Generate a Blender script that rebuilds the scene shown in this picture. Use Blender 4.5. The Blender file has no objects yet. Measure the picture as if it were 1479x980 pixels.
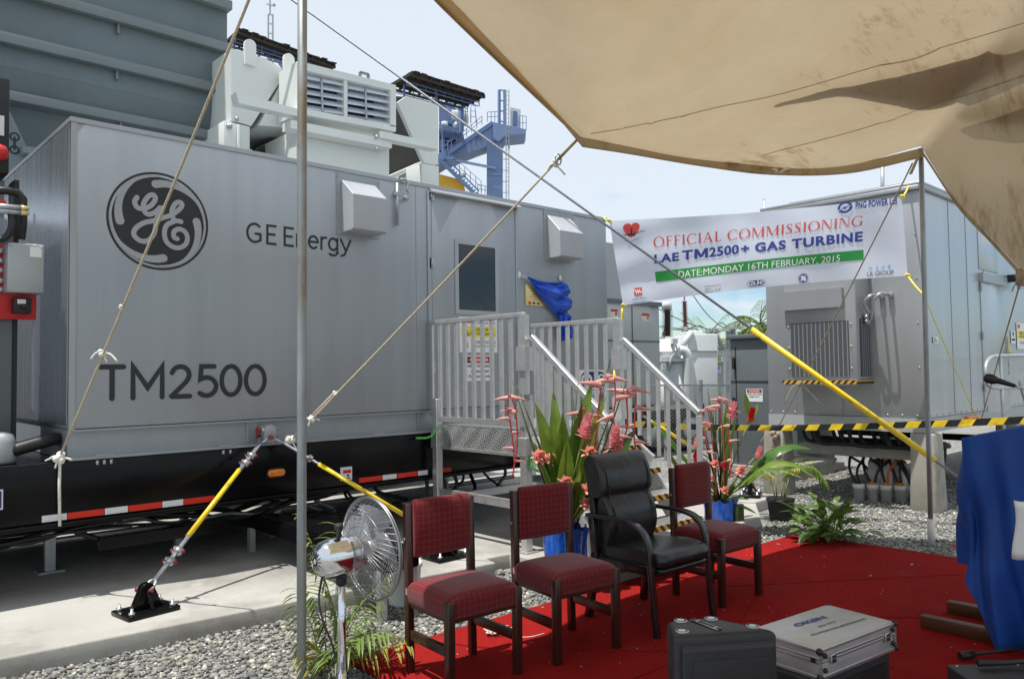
import bpy, bmesh, math, random
from math import sin, cos, radians, pi, atan2, sqrt, exp
from mathutils import Vector, Matrix
random.seed(7)
scene = bpy.context.scene
COL = scene.collection

# ------------------------------------------------------------------ camera
FPX = 1128.0; TH = radians(47.0); PIT = radians(2.3); ROL = 0.0136
CP = Vector((0, 0, 1.62))
Hh = Vector((cos(TH), sin(TH), 0)); Rr = Vector((sin(TH), -cos(TH), 0))
Fw = Vector((Hh.x*cos(PIT), Hh.y*cos(PIT), sin(PIT)))
Uu = Vector((-Hh.x*sin(PIT), -Hh.y*sin(PIT), cos(PIT)))
cd = bpy.data.cameras.new('camera'); cam = bpy.data.objects.new('camera', cd); COL.objects.link(cam)
cd.sensor_width = 36.0; cd.lens = 36.0*FPX/1479.0; cd.clip_start = 0.05; cd.clip_end = 6000
cx_ = Rr*cos(ROL) - Uu*sin(ROL); cy_ = Rr*sin(ROL) + Uu*cos(ROL)
cam.matrix_world = Matrix(((cx_.x, cy_.x, -Fw.x, CP.x), (cx_.y, cy_.y, -Fw.y, CP.y), (cx_.z, cy_.z, -Fw.z, CP.z), (0, 0, 0, 1)))
scene.camera = cam

# ------------------------------------------------------------------ world, sun, exposure
SUN_FROM = Vector((-0.28, 0.06, 1.0)).normalized()
w = bpy.data.worlds.new('World'); scene.world = w; w.use_nodes = True
nt = w.node_tree; nt.nodes.clear()
def N(tree, t, **k):
    n = tree.nodes.new(t)
    for a, b in k.items(): setattr(n, a, b)
    return n
out = N(nt, 'ShaderNodeOutputWorld'); bg = N(nt, 'ShaderNodeBackground'); bg.inputs[1].default_value = 0.1
sky = N(nt, 'ShaderNodeTexSky', sky_type='NISHITA'); sky.sun_disc = False
sky.sun_elevation = math.asin(SUN_FROM.z); sky.sun_rotation = atan2(SUN_FROM.x, SUN_FROM.y)
sky.air_density = 1.0; sky.dust_density = 0.1; sky.ozone_density = 3.0
tc = N(nt, 'ShaderNodeTexCoord'); sep = N(nt, 'ShaderNodeSeparateXYZ'); nt.links.new(tc.outputs['Generated'], sep.inputs[0])
mp = N(nt, 'ShaderNodeMapping'); mp.inputs['Scale'].default_value = (3.2, 3.2, 8.0); mp.inputs['Location'].default_value = (0.3, 0.9, 0.2); nt.links.new(tc.outputs['Generated'], mp.inputs[0])
ns = N(nt, 'ShaderNodeTexNoise'); ns.inputs['Scale'].default_value = 1.6; ns.inputs['Detail'].default_value = 9; ns.inputs['Roughness'].default_value = 0.56; nt.links.new(mp.outputs[0], ns.inputs['Vector'])
mr = N(nt, 'ShaderNodeMapRange', interpolation_type='SMOOTHSTEP'); mr.inputs[1].default_value = 0.10; mr.inputs[2].default_value = 0.24; mr.inputs[3].default_value = 0.0; mr.inputs[4].default_value = 0.34; nt.links.new(sep.outputs[2], mr.inputs[0])
ad = N(nt, 'ShaderNodeMath', operation='ADD'); nt.links.new(ns.outputs[0], ad.inputs[0]); nt.links.new(mr.outputs[0], ad.inputs[1])
cr = N(nt, 'ShaderNodeMapRange', interpolation_type='SMOOTHSTEP'); cr.inputs[1].default_value = 0.46; cr.inputs[2].default_value = 0.66; nt.links.new(ad.outputs[0], cr.inputs[0])
mul = N(nt, 'ShaderNodeMath', operation='MULTIPLY'); mul.inputs[1].default_value = 0.90; nt.links.new(cr.outputs[0], mul.inputs[0])
wm = N(nt, 'ShaderNodeMixRGB'); wm.inputs[2].default_value = (7.1, 7.75, 8.4, 1)
nt.links.new(mul.outputs[0], wm.inputs[0]); hs = N(nt, 'ShaderNodeHueSaturation'); hs.inputs['Saturation'].default_value = 1.35; hs.inputs['Value'].default_value = 1.05; nt.links.new(sky.outputs[0], hs.inputs['Color']); nt.links.new(hs.outputs[0], wm.inputs[1])
nt.links.new(wm.outputs[0], bg.inputs[0]); nt.links.new(bg.outputs[0], out.inputs[0])

sl = bpy.data.lights.new('sun', 'SUN'); sl.energy = 5.0; sl.angle = radians(0.5); sl.color = (1.0, 0.96, 0.9)
so = bpy.data.objects.new('sun', sl); COL.objects.link(so); so.location = (0, 0, 30)
so.rotation_euler = SUN_FROM.to_track_quat('Z', 'Y').to_euler()
scene.view_settings.view_transform = 'Standard'; scene.view_settings.look = 'None'
scene.view_settings.exposure = 0.25; scene.view_settings.gamma = 1.0
scene.render.resolution_x = 1024; scene.render.resolution_y = 678
scene.cycles.max_bounces = 6; scene.cycles.transparent_max_bounces = 12

# ------------------------------------------------------------------ surveying: where a sight line meets a real plane
def ray(px, py):
    dx = px-739.5; dy = py-490
    a = dx*cos(ROL)-dy*sin(ROL); b = -dx*sin(ROL)-dy*cos(ROL)
    return Rr*a + Uu*b + Fw*FPX
def onz(px, py, z): d = ray(px, py); return CP + d*((z-CP.z)/d.z)
def onY(px, py, y): d = ray(px, py); return CP + d*((y-CP.y)/d.y)
def onX(px, py, x): d = ray(px, py); return CP + d*((x-CP.x)/d.x)
def dep(px, py, D): return CP + ray(px, py)*(D/FPX)
def V(*a): return Vector(a)
Z = V(0, 0, 1)

# ------------------------------------------------------------------ materials
def mat(name, col, rough=0.5, metal=0.0, var=0.10, vs=3.0, stretch=(1, 1, 1), bump=0.0, bs=60.0, coat=0.0, spec=0.5, dirt=None, ds=1.5, dth=0.6, damt=0.6, trans=0.0, detail=6):
    m = bpy.data.materials.new(name); m.use_nodes = True; t = m.node_tree; b = t.nodes['Principled BSDF']
    b.inputs['Roughness'].default_value = rough; b.inputs['Metallic'].default_value = metal
    b.inputs['Specular IOR Level'].default_value = spec
    if coat: b.inputs['Coat Weight'].default_value = coat; b.inputs['Coat Roughness'].default_value = 0.08
    tc = N(t, 'ShaderNodeTexCoord'); mp = N(t, 'ShaderNodeMapping'); mp.inputs['Scale'].default_value = stretch
    t.links.new(tc.outputs['Object'], mp.inputs[0])
    n = N(t, 'ShaderNodeTexNoise'); n.inputs['Scale'].default_value = vs; n.inputs['Detail'].default_value = detail; t.links.new(mp.outputs[0], n.inputs['Vector'])
    mr = N(t, 'ShaderNodeMapRange'); mr.inputs[1].default_value = 0.25; mr.inputs[2].default_value = 0.75; mr.inputs[3].default_value = 1-var; mr.inputs[4].default_value = 1+var
    t.links.new(n.outputs[0], mr.inputs[0])
    mx = N(t, 'ShaderNodeMixRGB', blend_type='MULTIPLY'); mx.inputs[0].default_value = 1; mx.inputs[1].default_value = (*col, 1); t.links.new(mr.outputs[0], mx.inputs[2])
    last = mx.outputs[0]
    if dirt:
        n2 = N(t, 'ShaderNodeTexNoise'); n2.inputs['Scale'].default_value = ds; n2.inputs['Detail'].default_value = 8; n2.inputs['Roughness'].default_value = 0.65; t.links.new(mp.outputs[0], n2.inputs['Vector'])
        r2 = N(t, 'ShaderNodeMapRange'); r2.inputs[1].default_value = dth; r2.inputs[2].default_value = dth+0.13; r2.inputs[4].default_value = damt; t.links.new(n2.outputs[0], r2.inputs[0])
        m2 = N(t, 'ShaderNodeMixRGB'); m2.inputs[2].default_value = (*dirt, 1); t.links.new(r2.outputs[0], m2.inputs[0]); t.links.new(last, m2.inputs[1]); last = m2.outputs[0]
    t.links.new(last, b.inputs['Base Color'])
    rr = N(t, 'ShaderNodeMapRange'); rr.inputs[3].default_value = max(0.02, rough-0.08); rr.inputs[4].default_value = min(1, rough+0.08); t.links.new(n.outputs[0], rr.inputs[0]); t.links.new(rr.outputs[0], b.inputs['Roughness'])
    if bump:
        n3 = N(t, 'ShaderNodeTexNoise'); n3.inputs['Scale'].default_value = bs; n3.inputs['Detail'].default_value = 4; t.links.new(mp.outputs[0], n3.inputs['Vector'])
        bp = N(t, 'ShaderNodeBump'); bp.inputs['Strength'].default_value = bump; bp.inputs['Distance'].default_value = 0.01
        t.links.new(n3.outputs[0], bp.inputs['Height']); t.links.new(bp.outputs[0], b.inputs['Normal'])
    if trans:
        o = t.nodes['Material Output']; tr = N(t, 'ShaderNodeBsdfTranslucent'); t.links.new(last, tr.inputs[0])
        ms = N(t, 'ShaderNodeMixShader'); ms.inputs[0].default_value = trans
        t.links.new(b.outputs[0], ms.inputs[1]); t.links.new(tr.outputs[0], ms.inputs[2]); t.links.new(ms.outputs[0], o.inputs[0])
    return m

M = {}
M['panel'] = mat('grey painted panel', (0.33, 0.36, 0.39), 0.38, 0.25, 0.07, 1.2, (6, 6, 0.35), 0.05, 30, dirt=(0.29, 0.315, 0.335), ds=0.8, dth=0.6, damt=0.5)
M['panel_end'] = mat('brushed aluminium sheet', (0.50, 0.51, 0.55), 0.27, 0.85, 0.16, 1.5, (14, 14, 0.3), 0.06, 20)
M['trim'] = mat('pale grey trim', (0.38, 0.40, 0.42), 0.35, 0.4, 0.06)
M['unit'] = mat('unit grey panel', (0.36, 0.375, 0.39), 0.36, 0.3, 0.07, 1.0, (5, 5, 0.4), 0.04, 30, dirt=(0.30, 0.31, 0.31), ds=0.9, dth=0.58, damt=0.5)
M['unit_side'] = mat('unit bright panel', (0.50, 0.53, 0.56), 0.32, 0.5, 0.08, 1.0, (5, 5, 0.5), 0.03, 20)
M['black'] = mat('black chassis paint', (0.004, 0.004, 0.0045), 0.22, 0, 0.3, 2, (1, 1, 1), 0.01, 40, spec=0.22, dirt=(0.012, 0.011, 0.010), ds=1.2, dth=0.62, damt=0.5)
M['blackm'] = mat('black matte', (0.014, 0.014, 0.015), 0.55, 0, 0.3, 8, bump=0.05, bs=200)
M['rubber'] = mat('black rubber cable', (0.015, 0.015, 0.016), 0.5, 0, 0.3, 6)
M['text'] = mat('dark lettering vinyl', (0.018, 0.021, 0.026), 0.35, 0, 0.1)
M['textlight'] = mat('grey lettering vinyl', (0.37, 0.39, 0.42), 0.38, 0.2, 0.05)
M['alu'] = mat('bare aluminium', (0.62, 0.62, 0.62), 0.38, 0.75, 0.10, 12, bump=0.04, bs=90, dirt=(0.36, 0.34, 0.32), ds=6, dth=0.6, damt=0.5)
M['galv'] = mat('galvanised steel', (0.46, 0.49, 0.51), 0.42, 0.7, 0.18, 9, (1, 1, 0.6), 0.05, 60, dirt=(0.33, 0.25, 0.16), ds=5, dth=0.58, damt=0.35)
M['rustpole'] = mat('weathered steel pole', (0.34, 0.37, 0.39), 0.5, 0.5, 0.22, 10, (1, 1, 0.35), 0.08, 60, dirt=(0.25, 0.17, 0.08), ds=4, dth=0.50, damt=0.65)
M['steel'] = mat('grey cast steel', (0.45, 0.47, 0.49), 0.35, 0.7, 0.15, 20)
M['chrome'] = mat('chrome', (0.75, 0.75, 0.77), 0.06, 1.0, 0.03)
M['wire'] = mat('chrome wire', (0.33, 0.33, 0.35), 0.38, 1.0, 0.05)
M['yellow'] = mat('yellow sleeve', (0.80, 0.55, 0.02), 0.4, 0, 0.07, 9, dirt=(0.30, 0.2, 0.04), ds=14, dth=0.53, damt=0.6)
M['red'] = mat('red paint', (0.55, 0.02, 0.02), 0.4, 0, 0.1)
M['darkred'] = mat('dark red pin', (0.22, 0.015, 0.02), 0.4, 0, 0.1)
M['redtape'] = mat('red reflective tape', (0.66, 0.03, 0.015), 0.3, 0, 0.06, 20)
M['whitetape'] = mat('white reflective tape', (0.72, 0.73, 0.75), 0.3, 0, 0.06, 20)
M['orange'] = mat('orange lens', (0.85, 0.22, 0.01), 0.15, 0, 0.15, 30, coat=0.5)
M['white'] = mat('white paint', (0.74, 0.75, 0.72), 0.45, 0, 0.06, 2, dirt=(0.55, 0.54, 0.48), ds=2, dth=0.62, damt=0.5)
M['sign'] = mat('white sign face', (0.78, 0.78, 0.78), 0.4, 0, 0.03)
M['signyellow'] = mat('yellow sign face', (0.82, 0.66, 0.02), 0.4, 0, 0.03)
M['signred'] = mat('red sign face', (0.62, 0.02, 0.03), 0.4, 0, 0.03)
M['navy'] = mat('navy print', (0.02, 0.03, 0.16), 0.45, 0, 0.05)
M['hopper'] = mat('dark grey green painted plate', (0.135, 0.175, 0.190), 0.5, 0, 0.16, 0.8, (1, 1, 0.35), 0.03, 20, dirt=(0.105, 0.138, 0.150), ds=0.7, dth=0.48, damt=0.7)
M['hopperrib'] = mat('grey green rib', (0.17, 0.20, 0.21), 0.5, 0, 0.08, 2)
M['duct'] = mat('white painted duct', (0.70, 0.73, 0.70), 0.45, 0, 0.05, 1.2, (1, 1, 0.5), 0.02, 20, dirt=(0.66, 0.66, 0.60), ds=1.5, dth=0.63, damt=0.5)
M['ductdark'] = mat('painted duct shade', (0.05, 0.045, 0.04), 0.7, 0, 0.2)  # dark colour stands in for the shade inside the open duct
M['louvre'] = mat('louvre blade', (0.70, 0.75, 0.86), 0.35, 0.0, 0.05)
M['concrete'] = mat('concrete slab', (0.365, 0.355, 0.33), 0.85, 0, 0.12, 1.5, bump=0.12, bs=60, dirt=(0.23, 0.22, 0.20), ds=1.1, dth=0.50, damt=0.6, detail=9)
M['pier'] = mat('old concrete pier', (0.33, 0.31, 0.27), 0.9, 0, 0.15, 3, bump=0.2, bs=50, dirt=(0.20, 0.185, 0.15), ds=2, dth=0.52, damt=0.6)
M['wood'] = mat('dark brown wood', (0.040, 0.014, 0.010), 0.30, 0, 0.35, 4, (8, 8, 0.6), 0.03, 60, coat=0.15)
M['blackwood'] = mat('black stained wood', (0.014, 0.010, 0.010), 0.25, 0, 0.3, 5, (6, 6, 1), 0.02, 60, coat=0.2)
M['plankwood'] = mat('varnished timber foot', (0.085, 0.03, 0.012), 0.4, 0, 0.3, 4, (8, 0.7, 8), 0.05, 50)
M['leather'] = mat('black leather', (0.016, 0.017, 0.019), 0.36, 0, 0.25, 8, bump=0.25, bs=26, spec=0.55)
M['plastic'] = mat('black speaker plastic', (0.020, 0.021, 0.024), 0.5, 0, 0.2, 20, bump=0.12, bs=260)
M['case'] = mat('scuffed aluminium case', (0.50, 0.50, 0.50), 0.42, 0.45, 0.10, 6, bump=0.05, bs=60, dirt=(0.40, 0.35, 0.28), ds=4, dth=0.57, damt=0.5)
M['casedge'] = mat('aluminium edge', (0.6, 0.6, 0.6), 0.3, 0.8, 0.08)
M['bluecloth'] = mat('blue cotton cloth', (0.003, 0.058, 0.31), 0.65, 0, 0.12, 5, bump=0.5, bs=9)
M['satin'] = mat('blue satin', (0.010, 0.075, 0.50), 0.25, 0.25, 0.08, 8, bump=0.08, bs=18)
M['bluefilm'] = mat('blue plastic wrap', (0.008, 0.12, 0.62), 0.18, 0, 0.12, 12, bump=0.6, bs=22, coat=0.4)
M['rope'] = mat('natural rope', (0.50, 0.43, 0.32), 0.9, 0, 0.25, 60, bump=0.6, bs=140)
M['ropewhite'] = mat('white rope', (0.72, 0.70, 0.64), 0.85, 0, 0.15, 60, bump=0.5, bs=140)
M['brownrope'] = mat('thin brown cord', (0.33, 0.26, 0.19), 0.85, 0, 0.2, 60)
M['yellowrope'] = mat('yellow poly rope', (0.80, 0.66, 0.05), 0.5, 0, 0.1, 40)
M['wirerope'] = mat('wire rope', (0.22, 0.23, 0.245), 0.5, 0.4, 0.35, 90, bump=0.5, bs=120)
M['crane'] = mat('blue crane paint', (0.16, 0.235, 0.42), 0.5, 0, 0.08, 0.5)
M['craned'] = mat('dark blue crane paint', (0.09, 0.15, 0.32), 0.5, 0, 0.1, 0.5)
M['roof'] = mat('weathered dark roofing', (0.028, 0.024, 0.020), 0.9, 0, 0.35, 1.0, dirt=(0.055, 0.045, 0.035), ds=1.5, dth=0.5, damt=0.7)
M['machine'] = mat('pale machine housing', (0.55, 0.57, 0.57), 0.5, 0, 0.1)
M['craneyellow'] = mat('yellow machine', (0.70, 0.40, 0.03), 0.5, 0, 0.1)
M['cabdark'] = mat('dark grey cabinet', (0.125, 0.145, 0.155), 0.45, 0, 0.06)
M['cabgrey'] = mat('light grey cabinet', (0.38, 0.40, 0.40), 0.45, 0, 0.05)
M['tfwhite'] = mat('transformer white', (0.62, 0.65, 0.65), 0.4, 0, 0.05)
M['brownporc'] = mat('brown porcelain', (0.07, 0.035, 0.022), 0.25, 0, 0.2, 20, coat=0.3)
M['redporc'] = mat('red brown porcelain', (0.20, 0.05, 0.035), 0.3, 0, 0.2, 20)
M['greyporc'] = mat('grey porcelain', (0.36, 0.38, 0.38), 0.3, 0, 0.1, 20)
M['pvc'] = mat('white pvc pipe', (0.70, 0.70, 0.68), 0.4, 0, 0.06, 10, dirt=(0.5, 0.46, 0.38), ds=6, dth=0.58, damt=0.5)
M['foam'] = mat('orange foam', (0.55, 0.20, 0.03), 0.9, 0, 0.2, 40, bump=0.5, bs=60)
M['brass'] = mat('brass plaque', (0.72, 0.58, 0.26), 0.3, 0.5, 0.06)
M['glass'] = mat('dark meshed glass', (0.015, 0.016, 0.018), 0.06, 0, 0.1, spec=0.7)
M['leaf'] = mat('glossy green leaf', (0.060, 0.155, 0.022), 0.32, 0, 0.35, 9, trans=0.35)
M['leafy'] = mat('yellow green leaf', (0.17, 0.27, 0.035), 0.35, 0, 0.35, 10, trans=0.4)
M['leafvar'] = mat('variegated leaf', (0.085, 0.17, 0.035), 0.3, 0, 0.2, 8, dirt=(0.42, 0.46, 0.16), ds=26, dth=0.52, damt=0.8, trans=0.3)
M['palm'] = mat('palm frond', (0.15, 0.225, 0.045), 0.4, 0, 0.35, 7, trans=0.35)
M['palmyellow'] = mat('yellowed frond', (0.36, 0.33, 0.06), 0.45, 0, 0.3, 9, trans=0.35)
M['reed'] = mat('dark reed', (0.045, 0.065, 0.015), 0.45, 0, 0.3, 12)
M['stem'] = mat('green stem', (0.15, 0.18, 0.04), 0.45, 0, 0.25, 12)
M['pink'] = mat('pink petal', (0.82, 0.33, 0.36), 0.45, 0, 0.2, 18, trans=0.3)
M['salmon'] = mat('salmon petal', (0.88, 0.40, 0.32), 0.45, 0, 0.2, 18, trans=0.3)
M['crimson'] = mat('crimson petal', (0.50, 0.015, 0.04), 0.4, 0, 0.25, 18, trans=0.2)
M['redstem'] = mat('red flower stem', (0.50, 0.04, 0.05), 0.45, 0, 0.15, 18)
M['bract'] = mat('pink bract', (0.78, 0.36, 0.34), 0.4, 0, 0.3, 14, dirt=(0.52, 0.48, 0.16), ds=14, dth=0.54, damt=0.8, trans=0.2)
M['fartree'] = mat('far foliage', (0.055, 0.10, 0.025), 0.7, 0, 0.4, 0.7, trans=0.2)
M['bark'] = mat('palm trunk', (0.20, 0.17, 0.13), 0.9, 0, 0.3, 4)
M['soil'] = mat('potting soil', (0.04, 0.03, 0.02), 0.95, 0, 0.4, 40, bump=0.8, bs=80)
M['green'] = mat('green band', (0.012, 0.26, 0.045), 0.5, 0, 0.04)
M['bannerblue'] = mat('navy banner print', (0.03, 0.045, 0.28), 0.5, 0, 0.04)
M['bannerred'] = mat('red banner print', (0.62, 0.06, 0.06), 0.5, 0, 0.06)
M['skyblue'] = mat('sky blue print', (0.08, 0.35, 0.80), 0.5, 0, 0.04)
M['greenhose'] = mat('green earth wire', (0.10, 0.50, 0.08), 0.4, 0, 0.2, 60)
M['redwire'] = mat('orange cable', (0.60, 0.12, 0.03), 0.5, 0, 0.15)
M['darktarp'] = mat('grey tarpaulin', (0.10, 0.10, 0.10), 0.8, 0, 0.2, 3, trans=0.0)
M['farhill'] = mat('distant hills', (0.06, 0.10, 0.09), 0.9, 0, 0.3, 0.01)
M['hazard'] = None

def tree_mat(name):
    m = bpy.data.materials.new(name); m.use_nodes = True; return m, m.node_tree, m.node_tree.nodes['Principled BSDF']

# gravel: voronoi stones with colour per cell
m, t, b = tree_mat('gravel'); M['gravel'] = m
tcn = N(t, 'ShaderNodeTexCoord')
vo = N(t, 'ShaderNodeTexVoronoi'); vo.inputs['Scale'].default_value = 52; t.links.new(tcn.outputs['Object'], vo.inputs['Vector'])
bw = N(t, 'ShaderNodeSeparateColor'); t.links.new(vo.outputs['Color'], bw.inputs[0])
rp = N(t, 'ShaderNodeValToRGB'); e = rp.color_ramp.elements; e[0].color = (0.10, 0.102, 0.10, 1); e[1].color = (0.42, 0.41, 0.375, 1)
x = rp.color_ramp.elements.new(0.55); x.color = (0.23, 0.23, 0.22, 1)
t.links.new(bw.outputs[0], rp.inputs[0])
nb = N(t, 'ShaderNodeTexNoise'); nb.inputs['Scale'].default_value = 0.9; nb.inputs['Detail'].default_value = 5; t.links.new(tcn.outputs['Object'], nb.inputs['Vector'])
mrn = N(t, 'ShaderNodeMapRange'); mrn.inputs[1].default_value = .3; mrn.inputs[2].default_value = .7; mrn.inputs[3].default_value = 0.82; mrn.inputs[4].default_value = 1.12; t.links.new(nb.outputs[0], mrn.inputs[0])
mm = N(t, 'ShaderNodeMixRGB', blend_type='MULTIPLY'); mm.inputs[0].default_value = 1; t.links.new(rp.outputs[0], mm.inputs[1]); t.links.new(mrn.outputs[0], mm.inputs[2])
t.links.new(mm.outputs[0], b.inputs['Base Color']); b.inputs['Roughness'].default_value = 0.85
bp = N(t, 'ShaderNodeBump'); bp.invert = True; bp.inputs['Strength'].default_value = 1.0; bp.inputs['Distance'].default_value = 0.02
t.links.new(vo.outputs['Distance'], bp.inputs['Height']); t.links.new(bp.outputs[0], b.inputs['Normal'])

# loose stones: one colour per stone
m, t, b = tree_mat('loose stone'); M['stone'] = m
g = N(t, 'ShaderNodeNewGeometry'); rp = N(t, 'ShaderNodeValToRGB'); e = rp.color_ramp.elements
e[0].color = (0.10, 0.104, 0.10, 1); e[1].color = (0.58, 0.56, 0.50, 1); x = e.new(0.6); x.color = (0.23, 0.233, 0.225, 1); x = e.new(0.90); x.color = (0.30, 0.275, 0.225, 1)
t.links.new(g.outputs['Random Per Island'], rp.inputs[0]); t.links.new(rp.outputs[0], b.inputs['Base Color']); b.inputs['Roughness'].default_value = 0.8

# red carpet: short nap, faint wear
M['carpet'] = mat('red needle felt carpet', (0.265, 0.012, 0.011), 0.95, 0, 0.30, 120, bump=0.5, bs=420, spec=0.06, dirt=(0.20, 0.011, 0.010), ds=2.0, dth=0.55, damt=0.6)

t = M['carpet'].node_tree; b = t.nodes['Principled BSDF']; src = b.inputs['Base Color'].links[0].from_socket
tcn = N(t, 'ShaderNodeTexCoord')
def overlay(t, src, scale, lo, hi, col, amt, detail=6, rough=.6, stretch=(1, 1, 1)):
    tcn = N(t, 'ShaderNodeTexCoord'); mp = N(t, 'ShaderNodeMapping'); mp.inputs['Scale'].default_value = stretch; t.links.new(tcn.outputs['Object'], mp.inputs[0])
    n = N(t, 'ShaderNodeTexNoise'); n.inputs['Scale'].default_value = scale; n.inputs['Detail'].default_value = detail; n.inputs['Roughness'].default_value = rough; t.links.new(mp.outputs[0], n.inputs['Vector'])
    r = N(t, 'ShaderNodeMapRange'); r.inputs[1].default_value = lo; r.inputs[2].default_value = hi; r.inputs[4].default_value = amt; t.links.new(n.outputs[0], r.inputs[0])
    m = N(t, 'ShaderNodeMixRGB'); m.inputs[2].default_value = (*col, 1); t.links.new(r.outputs[0], m.inputs[0]); t.links.new(src, m.inputs[1]); return m.outputs[0]
src = overlay(t, src, 0.9, .45, .75, (0.165, 0.010, 0.009), .75, 8)
src = overlay(t, src, 46, .70, .76, (0.30, 0.20, 0.16), .55, 3)
src = overlay(t, src, 2.6, .58, .72, (0.24, 0.06, 0.05), .30, 9)
t.links.new(src, b.inputs['Base Color'])
t = M['concrete'].node_tree; b = t.nodes['Principled BSDF']; src = b.inputs['Base Color'].links[0].from_socket
src = overlay(t, src, 0.55, .50, .68, (0.21, 0.20, 0.18), .65, 10, .65)
src = overlay(t, src, 5.0, .60, .66, (0.40, 0.39, 0.36), .55, 8)
src = overlay(t, src, 60, .66, .72, (0.15, 0.14, 0.125), .6, 3)
src = overlay(t, src, 1.7, .66, .70, (0.12, 0.11, 0.095), .6, 10, .7)
t.links.new(src, b.inputs['Base Color'])
t = M['panel'].node_tree; b = t.nodes['Principled BSDF']; src = b.inputs['Base Color'].links[0].from_socket
src = overlay(t, src, 1.0, .56, .76, (0.27, 0.29, 0.305), .32, 9, .65, (9, 9, .22))
src = overlay(t, src, 1.0, .60, .78, (0.40, 0.43, 0.46), .45, 9, .65, (16, 16, .3))
src = overlay(t, src, 30, .70, .76, (0.24, 0.24, 0.23), .35, 3)
t.links.new(src, b.inputs['Base Color'])

# chair fabric: burgundy with a fine grid of lighter outlines
m, t, b = tree_mat('burgundy grid fabric'); M['fabric'] = m
tcn = N(t, 'ShaderNodeTexCoord'); sp = N(t, 'ShaderNodeSeparateXYZ'); t.links.new(tcn.outputs['Object'], sp.inputs[0])
sn = N(t, 'ShaderNodeSeparateXYZ'); t.links.new(tcn.outputs['Normal'], sn.inputs[0])
def M1(op, a=None, bb=None, va=None, vb=None):
    n = N(t, 'ShaderNodeMath', operation=op)
    if a is not None: t.links.new(a, n.inputs[0])
    if bb is not None: t.links.new(bb, n.inputs[1])
    if va is not None: n.inputs[0].default_value = va
    if vb is not None: n.inputs[1].default_value = vb
    return n.outputs[0]
acc = None
for i in range(3):
    f = M1('FRACT', M1('MULTIPLY', sp.outputs[i], vb=1/0.034))
    ln = M1('LESS_THAN', f, vb=0.09)
    okn = M1('LESS_THAN', M1('ABSOLUTE', sn.outputs[i]), vb=0.72)
    v = M1('MULTIPLY', ln, okn)
    acc = v if acc is None else M1('MAXIMUM', acc, v)
mx = N(t, 'ShaderNodeMixRGB'); mx.inputs[1].default_value = (0.128, 0.004, 0.0085, 1); mx.inputs[2].default_value = (0.20, 0.032, 0.030, 1); t.links.new(M1('MULTIPLY', acc, vb=0.8), mx.inputs[0])
nz = N(t, 'ShaderNodeTexNoise'); nz.inputs['Scale'].default_value = 300; t.links.new(tcn.outputs['Object'], nz.inputs['Vector'])
mz = N(t, 'ShaderNodeMapRange'); mz.inputs[3].default_value = .65; mz.inputs[4].default_value = 1.35; t.links.new(nz.outputs[0], mz.inputs[0])
m3 = N(t, 'ShaderNodeMixRGB', blend_type='MULTIPLY'); m3.inputs[0].default_value = 1; t.links.new(mx.outputs[0], m3.inputs[1]); t.links.new(mz.outputs[0], m3.inputs[2])
t.links.new(m3.outputs[0], b.inputs['Base Color']); b.inputs['Roughness'].default_value = 0.9; b.inputs['Specular IOR Level'].default_value = 0.2
b.inputs['Sheen Weight'].default_value = 0.25
bp = N(t, 'ShaderNodeBump'); bp.inputs['Strength'].default_value = 0.4; bp.inputs['Distance'].default_value = 0.004; t.links.new(nz.outputs[0], bp.inputs['Height']); t.links.new(bp.outputs[0], b.inputs['Normal'])

# diagonal black and yellow hazard stripe
def hazard(name, axis, scale, c2):
    m, t, b = tree_mat(name)
    tcn = N(t, 'ShaderNodeTexCoord'); sp = N(t, 'ShaderNodeSeparateXYZ'); t.links.new(tcn.outputs['Object'], sp.inputs[0])
    a = N(t, 'ShaderNodeMath', operation='ADD'); t.links.new(sp.outputs[axis], a.inputs[0]); t.links.new(sp.outputs[2], a.inputs[1])
    f = N(t, 'ShaderNodeMath', operation='MULTIPLY'); f.inputs[1].default_value = scale; t.links.new(a.outputs[0], f.inputs[0])
    f2 = N(t, 'ShaderNodeMath', operation='FRACT'); t.links.new(f.outputs[0], f2.inputs[0])
    l = N(t, 'ShaderNodeMath', operation='LESS_THAN'); l.inputs[1].default_value = 0.5; t.links.new(f2.outputs[0], l.inputs[0])
    mx = N(t, 'ShaderNodeMixRGB'); mx.inputs[1].default_value = (0.02, 0.02, 0.02, 1); mx.inputs[2].default_value = (*c2, 1); t.links.new(l.outputs[0], mx.inputs[0])
    t.links.new(mx.outputs[0], b.inputs['Base Color']); b.inputs['Roughness'].default_value = 0.5
    return m
M['hazardx'] = hazard('hazard stripe along x', 0, 11, (0.70, 0.36, 0.02))
M['hazardy'] = hazard('hazard stripe along y', 1, 13, (0.66, 0.36, 0.03))

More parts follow.
